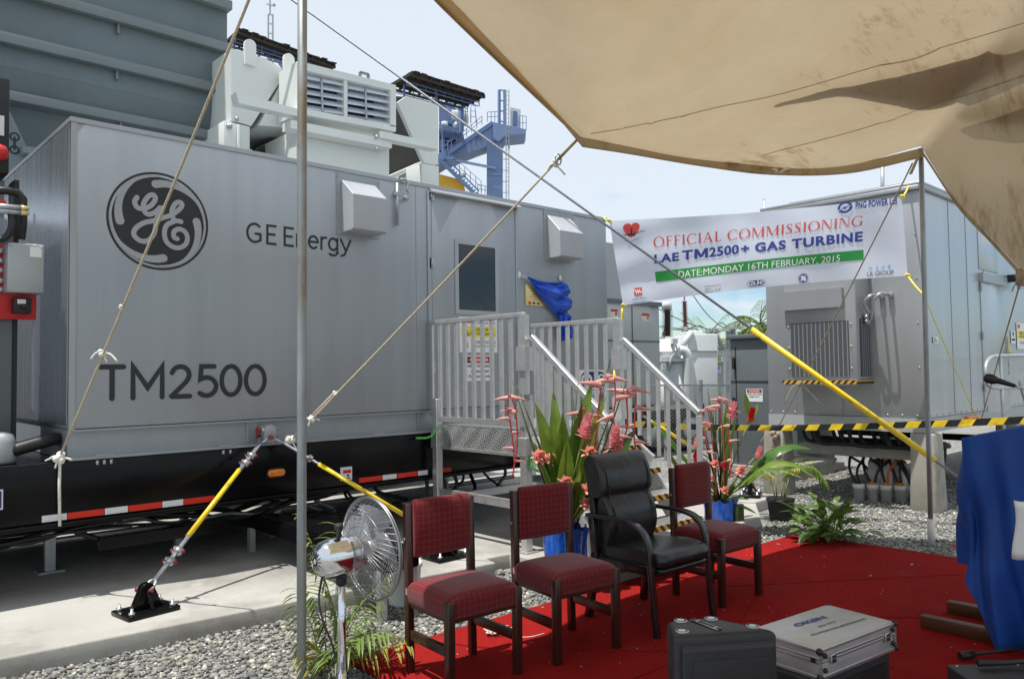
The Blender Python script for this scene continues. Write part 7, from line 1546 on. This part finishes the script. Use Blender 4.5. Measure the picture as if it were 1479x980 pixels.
# aluminium case on a second black speaker
kz1 = .475; kz0 = kz1-.125
kA, kB, kC, kD = onz(1086, 905, kz1), onz(1192, 872, kz1), onz(1298, 894, kz1), onz(1184, 938, kz1)
ux = ((kC-kD)+(kB-kA)).normalized(); uy = V(-ux.y, ux.x, 0); 
kw = ((kC-kD).length+(kB-kA).length)/2; kh = abs((kA-kD).dot(uy))*.5+abs((kB-kC).dot(uy))*.5
ko = kD
def KP(x, y, z): return ko+ux*x+uy*y+Z*(z-kz1)
cs = thing('aluminium_case', 'scuffed silver microphone case with black corners lying on a black box', 'case', KP(kw/2, kh/2, kz0))
def kbox(b, x0, y0, z0, x1, y1, z1): b.hexa([KP(x0, y0, z0), KP(x1, y0, z0), KP(x1, y1, z0), KP(x0, y1, z0), KP(x0, y0, z1), KP(x1, y0, z1), KP(x1, y1, z1), KP(x0, y1, z1)]); return b
zl_ = kz1-.048
kbox(MB(), .006, .006, kz0+.004, kw-.006, kh-.006, zl_-.003).build('case_body', 'case', cs, bevel=.004); kbox(MB(), .006, .006, zl_+.002, kw-.006, kh-.006, kz1-.002).build('case_lid', 'case', cs, bevel=.006)
b = MB()
for z0, z1 in ((kz0, kz0+.014), (zl_-.012, zl_-.001), (zl_+.001, zl_+.012), (kz1-.016, kz1-.004)):
    kbox(b, 0, 0, z0, kw, .005, z1); kbox(b, 0, .0055, z0, .005, kh-.0055, z1); kbox(b, kw-.005, .0055, z0, kw, kh-.0055, z1); kbox(b, 0, kh-.005, z0, kw, kh, z1)
for x in (0, kw-.012): kbox(b, x, -.001, kz0+.015, x+.012, .004, kz1-.017)
b.build('edge_profile', 'casedge', cs, bevel=.0015, seg=1)
for x in (0.004, kw-.004):
    for y, z in ((.004, kz0+.01), (.004, kz1-.01), (kh-.004, kz1-.01)): b = MB(); b.sphere(KP(x, y, z), .0155, 8); b.build('corner_cap', 'blackm', cs)
for x in (.035, kw-.03):
    for z in (kz0+.035, kz1-.03): b = MB(); b.sphere(KP(x, -.001, z), .011, 8); b.build('bumper_stud', 'blackm', cs)
for x in (.07, kw-.10):
    b = MB(); kbox(b, x, -.008, zl_-.022, x+.035, -.0005, zl_+.016); lt_ = b.build('latch', 'casedge', cs, bevel=.002); b = MB(); kbox(b, x+.006, -.011, zl_-.018, x+.029, -.0085, zl_-.004); kbox(b, x+.004, -.010, zl_+.002, x+.031, -.0085, zl_+.01); b.build('latch_hook', 'blackm', lt_)
b = MB(); kbox(b, -.006, .02, zl_-.01, -.0005, .04, zl_+.008); b.build('hinge', 'blackm', cs)
kf = lambda x, y, z=0.0: KP(x, y, kz1+.0-.0012+z+.0008)
def kline(p0, p1, h): 
    a = onz(p0[0], p0[1], kz1); c = onz(p1[0], p1[1], kz1); a0, a1 = (a-ko).dot(ux), (a-ko).dot(uy); c0_, c1_ = (c-ko).dot(ux), (c-ko).dot(uy)
    dx, dy = c0_-a0, c1_-a1; l = sqrt(dx*dx+dy*dy); return lambda x, y, z=0.0: kf(a0+dx*x-dy/l*y*h, a1+dy*x+dx/l*y*h, .0005+z)
put('case_lettering', fit('OKSN', 0, 0, 1, 1, .05), kline((1152, 904), (1196, 891), .032), 'bannerblue', cs)
put('case_lettering', fit('SN-213', 0, 0, 1, 1, .02), kline((1184, 905), (1208, 897), .014), 'text', cs)
put('case_lettering', fit('PROFESSIONAL MICROPHONE', 0, 0, 1, 1, .03), kline((1174, 917), (1252, 893), .014), 'text', cs)
put('tape_strip', [poly([(.02, kh*.30), (kw-.02, kh*.22), (kw-.02, kh*.30), (.02, kh*.38)])], lambda x, y, z=0: kf(x, y, .0003), 'whitetape', cs) if False else None
b = MB(); z_ = kz0-.002
b.hexa([KP(-.02, .02, 0)*1, KP(kw-.03, .015, 0), KP(kw-.03, kh+.05, 0), KP(-.02, kh+.05, 0), KP(-.02, .02, z_), KP(kw-.03, .015, z_), KP(kw-.03, kh+.05, z_), KP(-.02, kh+.05, z_)])
b.v = [(p[0], p[1], max(CZ, p[2])) for p in b.v]
s2 = thing('amplifier_box', 'black box speaker under the silver microphone case', 'speaker', KP(kw/2, kh/2, CZ)); b.build('cabinet', 'plastic', s2, bevel=.012)
b = MB(); b.hexa([KP(.03, .010, .08), KP(kw-.08, .006, .08), KP(kw-.08, .014, .08), KP(.03, .018, .08), KP(.03, .010, z_-.04), KP(kw-.08, .006, z_-.04), KP(kw-.08, .014, z_-.04), KP(.03, .018, z_-.04)]); b.build('speaker_grille', 'blackm', s2)
# black case at the right edge
bz = .36; p = onz(1366, 958, bz); p2 = onz(1500, 956, bz); d_ = (p2-p); d_.z = 0; d_.normalize(); n_ = V(d_.y, -d_.x, 0)
if n_.dot(CP-p) < 0: n_ = -n_
bc = thing('black_flight_case', 'black equipment case at the bottom right corner with a cable end on top', 'case', V(p.x, p.y, CZ)+d_*.3+n_*.2)
b = MB(); q = [p, p+d_*.75, p+d_*.75+n_*.5, p+n_*.5]; b.hexa([V(x.x, x.y, CZ) for x in q]+[V(x.x, x.y, bz) for x in q]); b.build('case_body', 'plastic', bc, bevel=.010)
b = MB()
for k in range(9): b.sphere(p+d_*(.03+.085*k)+n_*.03+Z*.001, .006, 6)
b.build('screw', 'steel', bc)
b = MB(); a = onz(1412, 964, bz); b.tube([a+Z*.02, a+d_*.12+Z*.02, a+d_*.3+Z*.03], [.014, .011, .008], 8); props(b.build('cable_plug', 'blackm'), 'black cable plug lying on the black case at bottom right', 'plug')

# podium under a blue cloth
pod = thing('draped_podium', 'podium wrapped in royal blue cloth on dark timber feet at the right edge', 'podium', (5.2, 1.3, CZ))
for (px, py) in ((1331, 905), (1369, 884)):
    a = onz(px, py, CZ); b = MB(); b.box((a.x-.02, a.y, CZ), (a.x+.045, a.y-1.0, CZ+.075)); b.build('timber_foot', 'plankwood', pod, bevel=.004)
qx0, qx1, qy0, qy1 = 5.05, 5.55, 1.565, .55
def ptop(y): return 1.195+(qy0-y)*.27 if y > 1.15 else 1.307
b = MB(); b.hexa([(qx0+.06, qy1+.06, CZ+.08), (qx1-.06, qy1+.06, CZ+.08), (qx1-.06, qy0-.06, CZ+.08), (qx0+.06, qy0-.06, CZ+.08), (qx0+.06, qy1+.06, 1.24), (qx1-.06, qy1+.06, 1.24), (qx1-.06, qy0-.06, 1.12), (qx0+.06, qy0-.06, 1.12)]); b.build('podium_core', 'plankwood', pod)
per = []; rr_ = .035
for (cx0, cy0, a0) in ((qx0+rr_, qy0-rr_, 90), (qx0+rr_, qy1+rr_, 180), (qx1-rr_, qy1+rr_, 270), (qx1-rr_, qy0-rr_, 0)):
    for k in range(5): a = radians(a0+90*k/4); per.append(V(cx0+rr_*cos(a), cy0+rr_*sin(a), 0))
per = [V(qx1-rr_, qy0, 0)]+per[:-1]+[V(qx1-rr_, qy0, 0)]
L_ = [0]
for i in range(1, len(per)): L_.append(L_[-1]+(per[i]-per[i-1]).length)
def pat(s):
    k = max(0, min(len(per)-2, next((i for i in range(len(L_)-1) if L_[i+1] >= s), len(L_)-2))); f = (s-L_[k])/max(1e-6, L_[k+1]-L_[k]); return per[k].lerp(per[k+1], f)
cc = V((qx0+qx1)/2, (qy0+qy1)/2, 0); nb_ = 260; rows = []
for j in range(61):
    s = j/60; row = []
    for i in range(nb_+1):
        d_ = L_[-1]*i/nb_; p = pat(d_); q2 = pat(max(0, d_-.01)); q3 = pat(min(L_[-1], d_+.01)); tn = (q3-q2).normalized(); o_ = V(-tn.y, tn.x, 0)
        if o_.dot(p-cc) < 0: o_ = -o_
        e_ = qy0-p.y if p.x < qx0+.1 else 0
        hem = (.42 if e_ < .005 else max(.028, .40-2.3*e_)) if p.y > 1.2 else .03
        hem += .012*sin(d_*22)
        zt = ptop(p.y)-.006; zz = lerp(zt, hem, s); g_ = (1.25-zz)
        fold = .030*sin(d_*19+g_*2.6+.8*sin(d_*5))*min(1, g_*1.3)*1.9 + .038*sin(d_*41-g_*5)*min(1, g_*1.1) + .022*sin(d_*11+g_*9)*sin(min(1, g_)*pi)
        row.append(p+o_*(.02+fold+.05*g_*g_*.5)+Z*zz)
    rows.append(row)
capc = [[V(lerp(cc.x, p.x, k/8), lerp(cc.y, p.y, k/8), 0)+Z*(ptop(lerp(cc.y, p.y, k/8))+.004*sin(p.x*60+k)-.01*(k/8)**4) for p in rows[0]] for k in range(9)]
b = MB(); b.grid(capc); b.grid(rows); b.build('blue_cloth', 'bluecloth', pod, recalc=True)
a, e = dep(1466, 722, 3.95), dep(1510, 806, 3.95); b = MB(); rows = []
for j in range(9):
    v = j/8; rows.append([dep(lerp(1464+3*sin(v*5), 1520, i/8), lerp(722, 806, v)+2*sin(i), 3.95-.02*sin(i/8*pi)) for i in range(9)])
b.grid(rows); b.build('white_notice', 'sign', pod, solid=.006)
mic = thing('microphone', 'black foam headed microphone on a slim boom above the blue podium', 'microphone', dep(1440, 548, 4.5))
m0, m1, m2, m3 = dep(1424, 545, 4.5), dep(1443, 550, 4.48), dep(1466, 557, 4.46), dep(1540, 578, 4.4); d_ = (m2-m0).normalized()
b = MB(); b.lathe([(.004, -.012), (.022, -.004), (.028, .012), (.028, .035), (.022, .055)], m0, d_, 16); b.build('foam_head', 'blackm', mic)
b = MB(); b.tube([m0+d_*.05, m1, m2], [.018, .017, .011], 12); b.build('handle', 'blackm', mic); b = MB(); b.tube([m2, m3, V(m3.x+.1, m3.y-.1, 1.0)], .006, 8); b.build('boom', 'casedge', mic)
b = MB(); a, e = onz(1391, 946, CZ+.03), onz(1500, 932, CZ+.06); b.tube([a, e], .010, 8); b.tube([a-(e-a).normalized()*.02, a+(e-a).normalized()*.06], .022, 10); props(b.build('stand_foot', 'blackm'), 'black tipped foot of a microphone stand on the carpet near the podium', 'stand foot')
b = MB(); rnd = random.Random(3); pts = []
c_ = onz(715, 911, CZ+.012)
for i in range(70): pts.append(c_+V(rnd.gauss(0, .045), rnd.gauss(0, .035), rnd.uniform(0, .025)))
b.tube(cat(pts, 3), .0032, 5); b.tube(cat([c_+V(.05, 0, 0), onz(742, 918, CZ+.004), onz(765, 919, CZ+.004), onz(786, 914, CZ+.004)], 5), .0028, 5); props(b.build('string_bundle', 'ropewhite'), 'tangled bundle of white string on the red carpet under the chairs', 'string')
b = MB(); b.box((0, 0, 0), (.035, .012, .004)); b.v = [tuple(V(*p)+onz(1257, 832, CZ+.001)) for p in b.v]; props(b.build('litter_scrap', 'foam'), 'tiny brown scrap of litter on the middle of the carpet', 'litter')
b = MB(); b.tube(cat([onz(1372, 792, .02), onz(1375, 786, .05), onz(1390, 785, .05), onz(1402, 786, .02)], 5), .006, 6); props(b.build('mains_cord', 'red'), 'short red cord lying on the shaded gravel by the far tent pole', 'cord')

# ------------------------------------------------------------------ flowers and plants
def ginger(t, p, d, s, m_, seed):
    """cone of layered petals"""
    rnd = random.Random(seed); b = MB(); d = Vector(d).normalized(); u_ = d.cross(V(.3, 1, .2)).normalized(); w_ = d.cross(u_)
    for k in range(9):
        f = k/8; r = s*.40*(1-.6*f)+.004; n = 10-k//2
        for i in range(n):
            a = 2*pi*i/n+k*.5; o = u_*cos(a)+w_*sin(a); blade(b, Vector(p)+d*(s*1.3*f)+o*r*.3, (o*(1.0-.55*f)+d*(.55+f)), s*rnd.uniform(.45, .6), s*.24, rnd.uniform(.1, .5), 4, .35)
    return b.build('ginger_flower', m_, t)
def torch(t, p, d, s, m_, seed):
    """open waxy bloom: rings of broad petals"""
    rnd = random.Random(seed); b = MB(); d = Vector(d).normalized(); u_ = d.cross(V(.3, 1, .2)).normalized(); w_ = d.cross(u_)
    for k in range(4):
        n = (7, 7, 6, 4)[k]
        for i in range(n):
            a = 2*pi*i/n+k*.45+rnd.uniform(-.1, .1); o = u_*cos(a)+w_*sin(a); blade(b, Vector(p)+d*s*.12*k, o*(1.1-.3*k)+d*(.35+.45*k), s*(.75-.08*k), s*.42, .5, 4, .35)
    return b.build('torch_flower', m_, t)
def heliconia(t, p0, path, n, s, seed):
    rnd = random.Random(seed); q = cat(path, 8); b = MB(); b.tube(q, .006, 7); b.build('heliconia_stem', 'redstem', t)
    for i in range(n):
        f = .28+.72*i/(n-1); k = min(len(q)-2, int(f*(len(q)-1))); c = q[k]; sg = 1 if i % 2 else -1
        b = MB(); L = s*.80*(1.15-.45*i/n); d_ = (Rr*sg*1.0+Hh*rnd.uniform(-.3, .3)+Z*rnd.uniform(-.25, .3)); d_.normalize()
        rows = []; 
        for k2 in range(8):
            tt = k2/7; cen = c+d_*L*tt-Z*.10*L*tt*tt; wv = .165*L*(1-tt)**.8+.0015; rows.append([cen+Z*wv*cos(a)*.9+Hh*wv*.45*sin(a) for a in [2*pi*j/8 for j in range(9)]])
        b.grid(rows); b.build('bract', 'bract', t)
def leafblade(t, p, d, L, W, droop, m_='leaf', roll=0, fold=.2):
    b = MB(); blade(b, p, d, L, W*.85, droop, 14, .38, roll, .55, 0, rnd.uniform(-.9, .9)); R_ = [b.v[i*3:i*3+3] for i in range(len(b.v)//3)]; k = len(R_); mid = []
    for i, (l, c, r) in enumerate(R_):
        l, c, r = Vector(l), Vector(c), Vector(r); s_ = (r-l); s_ = s_.normalized()*.0035 if s_.length > 1e-6 else V(0, 0, 0); mid.append((c-s_, c+s_, (r-c).cross(Vector(R_[min(i+1, k-1)][1])-c if i < k-1 else c-Vector(R_[i-1][1]))))
    for sg in (-1, 1):
        rows = [[a+(n_.normalized()*.003*sg if n_.length > 1e-9 else V(0, 0, 0)), e+(n_.normalized()*.003*sg if n_.length > 1e-9 else V(0, 0, 0))] for a, e, n_ in mid]; b.grid(rows, True, 1)
    return b.build('leaf', [m_, 'stem'], t, recalc=False)
def I(px, py, d): return dep(px, py, d)
def toward(p, px, py, d): return (dep(px, py, d)-Vector(p))
def wrapped_pot(t, c, r, h, seed):
    rnd = random.Random(seed); b = MB(); rows = []
    for j in range(9):
        f = j/8; row = []
        for i in range(49):
            a = 2*pi*i/48; rr = r*(.86+.18*f)+.010*sin(a*7+f*3)+.006*sin(a*17-f*5)+(.012*sin(a*11) if j == 8 else 0); row.append((c.x+rr*cos(a), c.y+rr*sin(a), c.z+h*f+(.02*sin(a*9) if j == 8 else 0)))
        rows.append(row)
    b.grid(rows); b.build('blue_wrapping', 'bluefilm', t, recalc=False)
    b = MB(); b.lathe([(r*.8, .01), (r*.9, h*.92)], c, n=24); b.build('soil', 'soil', t)
# first arrangement, behind the armchair
A1c = V(4.24, 4.0, .022)
fa = thing('flower_arrangement', 'tall tropical flower arrangement in a blue wrapped pot behind the black armchair', 'flowers', A1c)
wrapped_pot(fa, A1c, .155, .44, 1); RT1 = A1c+Z*.42; dA = (A1c-CP).dot(Fw)
def lf_to(t, root, px, py, d, W, droop=.35, m_='leaf', px0=None):
    e = dep(px, py, d); v = e-root; leafblade(t, root, v+Z*v.length*droop*.5, v.length*1.06, W, droop, m_)
rnd = random.Random(77)
for (px, py, dd, W, m_) in ((776, 590, .1, .15, 'leafy'), (800, 574, .15, .13, 'leafy'), (812, 605, .0, .16, 'leafy'), (838, 590, -.05, .12, 'leaf'), (852, 562, .1, .14, 'leafy'), (860, 605, .2, .14, 'leaf'), (912, 625, .1, .15, 'leaf'), (796, 655, -.15, .11, 'leaf'), (885, 640, -.1, .12, 'leafy'), (818, 640, -.2, .15, 'leafy'), (850, 655, -.2, .12, 'leaf'), (786, 622, .1, .11, 'leafy'), (835, 680, -.25, .12, 'leafy'), (805, 700, -.2, .09, 'leaf'), (870, 580, .0, .11, 'leafy'), (770, 640, 0, .09, 'leaf'), (925, 655, .0, .12, 'leafy')):
    lf_to(fa, RT1+V(rnd.uniform(-.05, .05), rnd.uniform(-.05, .05), 0), px, py, dA+dd, W, rnd.uniform(.2, .5), m_)
for (px, py, dd) in ((737, 540, .1), (746, 555, 0), (829, 555, .1), (835, 552, .05), (882, 518, .05), (866, 600, 0), (874, 560, .1), (904, 553, -.05), (898, 556, .0)):
    r0 = RT1+V(rnd.uniform(-.06, .06), rnd.uniform(-.06, .06), -.02); e = dep(px, py, dA+dd); b = MB(); b.tube([r0, r0.lerp(e, .6), e], [.010, .008, .003], 6); b.build('reed_stem', 'reed', fa)
for i, (px, py, dd, s, m_) in enumerate(((843, 625, -.1, .11, 'pink'), (888, 642, -.1, .11, 'pink'), (856, 655, .15, .09, 'salmon'))):
    p = dep(px, py, dA+dd); ginger(fa, p-Z*.04, (rnd.uniform(-.2, .2), -.2, 1), s, m_, i); b = MB(); b.tube([RT1, RT1.lerp(p, .5)+V(0, 0, .05), p], .007, 6); b.build('flower_stem', 'stem', fa)
for i, (px, py, dd, s) in enumerate(((777, 662, -.12, .10), (792, 665, -.1, .085), (850, 657, -.15, .10), (815, 700, -.2, .10), (848, 708, -.2, .09), (846, 728, -.2, .08))):
    p = dep(px, py, dA+dd); torch(fa, p, (rnd.uniform(-.3, .3), -.7, .8), s, 'salmon', 10+i); b = MB(); b.tube([RT1, RT1.lerp(p, .5)-Z*.02, p], .008, 6); b.build('flower_stem', 'stem', fa)
for i, (pth, n, s) in enumerate((([(740, 690), (747, 640), (744, 590), (735, 570), (733, 590), (737, 610), (741, 640), (743, 668)], 8, .13), ([(850, 690), (862, 620), (868, 560), (874, 545), (886, 546), (889, 575), (886, 600), (889, 630), (891, 650)], 7, .20), ([(880, 690), (905, 620), (905, 570), (912, 560), (918, 570), (917, 600), (916, 630), (918, 650), (917, 664)], 8, .17), ([(830, 690), (838, 620), (842, 590), (847, 600), (849, 612), (845, 630), (850, 650)], 4, .14))):
    heliconia(fa, RT1, [dep(x, y, dA-.12+.04*i) for x, y in pth], n, s, i)
b = MB(); b.tube([dep(885, 552, dA), dep(888, 545, dA), dep(887, 534, dA)], [.012, .015, .004], 6); b.build('yellow_bud', 'signyellow', fa)
# second arrangement, behind the third burgundy chair
B = V(*onz(1040, 750, SZ)); fb2 = thing('flower_arrangement', 'flower arrangement with a big drooping banana leaf, behind the burgundy chair right of the armchair', 'flowers', B)
wrapped_pot(fb2, B, .155, .20, 2); RT2 = B+Z*.18; dB = (B-CP).dot(Fw)
for (px, py, dd) in ((1020, 553, .1), (1022, 560, 0), (1038, 552, .05), (1040, 562, 0), (1000, 558, .1), (1030, 570, .1), (1034, 575, -.05), (1012, 590, .0)):
    r0 = RT2+V(rnd.uniform(-.06, .06), rnd.uniform(-.06, .06), -.02); e = dep(px, py, dB+dd); b = MB(); b.tube([r0, r0.lerp(e, .6), e], [.010, .008, .003], 6); b.build('reed_stem', 'reed', fb2)
def big_leaf(t, pts, W, m_='leaf', torn=True):
    q = cat(pts, 8); rows = []; k = len(q)
    for i, p in enumerate(q):
        f = i/(k-1); d = (q[min(i+1, k-1)]-q[max(0, i-1)]).normalized(); s = d.cross(Z).normalized(); w_ = W*(sin(pi*min(1, max(0, (f-.18)/.82))**.75)*.5)+.004; up = s.cross(d).normalized()
        tr_ = .75 if (torn and i % 5 == 0) else 1
        rows.append([p+s*w_*tr_+up*-w_*.55, p+s*w_*.5-up*w_*.12, p, p-s*w_*.5-up*w_*.12, p-s*w_*tr_-up*w_*.55])
    b = MB(); b.grid(rows); o_ = b.build('leaf', m_, t, recalc=False); b = MB(); b.tube(q, [.010*(1-.8*i/(k-1)) for i in range(k)], 6); b.build('leaf_midrib', 'leafy', o_)
big_leaf(fb2, [RT2, dep(1075, 690, dB), dep(1105, 655, dB), dep(1140, 642, dB-.05), dep(1172, 648, dB-.1)], .24)
big_leaf(fb2, [RT2, dep(1080, 690, dB-.1), dep(1110, 668, dB-.15), dep(1145, 668, dB-.2), dep(1178, 690, dB-.25)], .16, 'leafy')
big_leaf(fb2, [RT2, dep(1075, 700, dB-.2), dep(1100, 678, dB-.25), dep(1130, 678, dB-.3), dep(1160, 690, dB-.32)], .12, 'leafvar')
big_leaf(fb2, [RT2, dep(985, 655, dB), dep(960, 622, dB+.05), dep(935, 605, dB+.1)], .13); big_leaf(fb2, [RT2, dep(995, 690, dB), dep(975, 665, dB+.05), dep(958, 640, dB+.1)], .10, 'leafy')
for (px, py, dd, W, m_) in ((1076, 568, 0, .07, 'leafy'), (1094, 584, 0, .06, 'leafy'), (1050, 585, .1, .09, 'leaf'), (1060, 700, -.1, .09, 'leaf'), (1080, 720, -.15, .08, 'leaf'), (1000, 700, .1, .08, 'leaf'), (1090, 740, -.1, .08, 'leaf'), (1045, 640, .1, .1, 'leaf'), (1062, 600, .1, .06, 'leafy')):
    if py < 600 and px > 1070: r0 = dep(1083, 612, dB)
    else: r0 = RT2+V(rnd.uniform(-.05, .05), rnd.uniform(-.05, .05), 0)
    lf_to(fb2, r0, px, py, dB+dd, W, .25, m_)
for i, (px, py, dd, s, m_) in enumerate(((1056, 598, -.1, .10, 'pink'), (1084, 602, -.1, .085, 'crimson'), (1095, 655, -.12, .075, 'pink'), (1006, 640, .0, .09, 'pink'), (1004, 660, .0, .075, 'crimson'), (1008, 675, .05, .07, 'pink'))):
    p = dep(px, py, dB+dd); ginger(fb2, p-Z*.05, (.1, -.15, 1), s, m_, 40+i); b = MB(); b.tube([RT2, RT2.lerp(p, .5)+V(0, 0, .03), p], .007, 6); b.build('flower_stem', 'stem', fb2)
for i, (px, py, dd, s, m_) in enumerate(((1030, 672, -.12, .085, 'salmon'), (1045, 675, -.1, .075, 'crimson'), (1069, 682, -.2, .10, 'salmon'), (1045, 710, -.2, .08, 'salmon'), (1027, 692, -.1, .06, 'salmon'))):
    p = dep(px, py, dB+dd); torch(fb2, p, (rnd.uniform(-.3, .3), -.6, .9), s, m_, 60+i); b = MB(); b.tube([RT2, RT2.lerp(p, .5)-Z*.02, p], .008, 6); b.build('flower_stem', 'stem', fb2)
for i, (pth, n, s) in enumerate((([(1045, 720), (1045, 640), (1040, 590), (1037, 575), (1046, 580), (1055, 600), (1052, 630), (1056, 660), (1054, 690)], 8, .16), ([(1035, 720), (1030, 650), (1024, 600), (1020, 590), (1014, 605), (1018, 630), (1022, 655)], 6, .14))):
    heliconia(fb2, RT2, [dep(x, y, dB-.12+.05*i) for x, y in pth], n, s, 10+i)
b = MB(); q0 = dep(1062, 745, dB-.1); b.box((q0.x, q0.y-.03, SZ), (q0.x+.12, q0.y+.03, SZ+.16)); props(b.build('green_crate', 'reed', bevel=.01), 'small dark green block beside the second blue flower pot', 'block')

# small palm in black pot
PP = V(*onz(1122, 753, 0)); PP = V(7.74, 4.17, 0)
sp2 = thing('potted_palm', 'small feathery palm in a black plastic pot on the gravel', 'potted palm', PP)
b = MB(); b.lathe([(.105, 0), (.112, .02), (.135, .20), (.145, .205), (.145, .235), (.135, .24)], PP, n=28); b.build('pot', 'blackm', sp2); b = MB(); b.lathe([(.13, .20), (.10, .232)], PP, n=20); b.build('soil', 'soil', sp2)
random.seed(15)
for k in range(5):
    a = 2*pi*k/5; b0 = PP+V(.05*cos(a), .05*sin(a), .2); tp_ = b0+V(random.uniform(-.05, .05), random.uniform(-.05, .05), random.uniform(.15, .26)); b = MB(); b.tube([b0, tp_], [.009, .005], 6); b.build('stem', 'stem', sp2)
    for j in range(3):
        aa = a+random.uniform(-1, 1); b = MB(); frond(b, tp_, (cos(aa)*.5, sin(aa)*.5, 1), random.uniform(.24, .36), 13, .13, .013, 1.3, .8, .2, 0, .003); b.build('frond', random.choice(('palm', 'palmyellow', 'leafy')), sp2, recalc=False)
q = dep(1160, 668, dB-.2)
b = MB(); frond(b, q, (.5, -.4, -.1), .32, 16, .16, .014, 1.5, 1.0, .0, 0, .003); b.build('frond', 'leafy', sp2, recalc=False)
# variegated leafy plant at the carpet corner
PL = V(*onz(1198, 778, CZ)); vp = thing('leafy_plant', 'bushy variegated leafy plant at the far corner of the red carpet', 'plant', PL)
random.seed(19)
for i in range(84):
    a = random.uniform(0, 2*pi); el = random.uniform(.25, 1.4); r0 = PL+V(random.gauss(0, .09), random.gauss(0, .07), .02); st_ = r0+V(cos(a)*cos(el), sin(a)*cos(el), sin(el))*random.uniform(.08, .30); b = MB(); b.tube([r0, st_], .004, 5); blade(b, st_, (cos(a)*cos(el*.8), sin(a)*cos(el*.8), sin(el*.8)), random.uniform(.16, .25), random.uniform(.06, .09), random.uniform(.5, 1.2), 7, .22, random.uniform(-.4, .4), .42); b.build('leaf', 'leafvar', vp, recalc=False)
# areca palm behind the fan
AP = V(*onz(462, 992, 0)); AP = AP+V(.12, .12, 0); apm = thing('areca_palm', 'green areca palm with drooping fronds behind the standing fan', 'palm plant', AP)
random.seed(23)
fr = [(452, 775, .0), (487, 785, .2), (470, 835, .25), (535, 850, .1), (572, 915, 0), (540, 905, -.1), (500, 925, -.12), (440, 865, .0), (515, 885, .15), (450, 930, -.05)]
dP = (AP-CP).dot(Fw)
for i, (px, py, dd) in enumerate(fr):
    e = dep(px, py, dP+dd); r0 = AP+V(random.gauss(0, .04), random.gauss(0, .04), .02); v = e-r0; L = v.length
    b = MB(); frond(b, r0, v.normalized()+Z*.45, L*1.15, 15, .25, .015, .9, 1.0, -.05, 0, .005); b.build('frond', 'palmyellow' if i in (4, 9) else 'palm', apm, recalc=False)
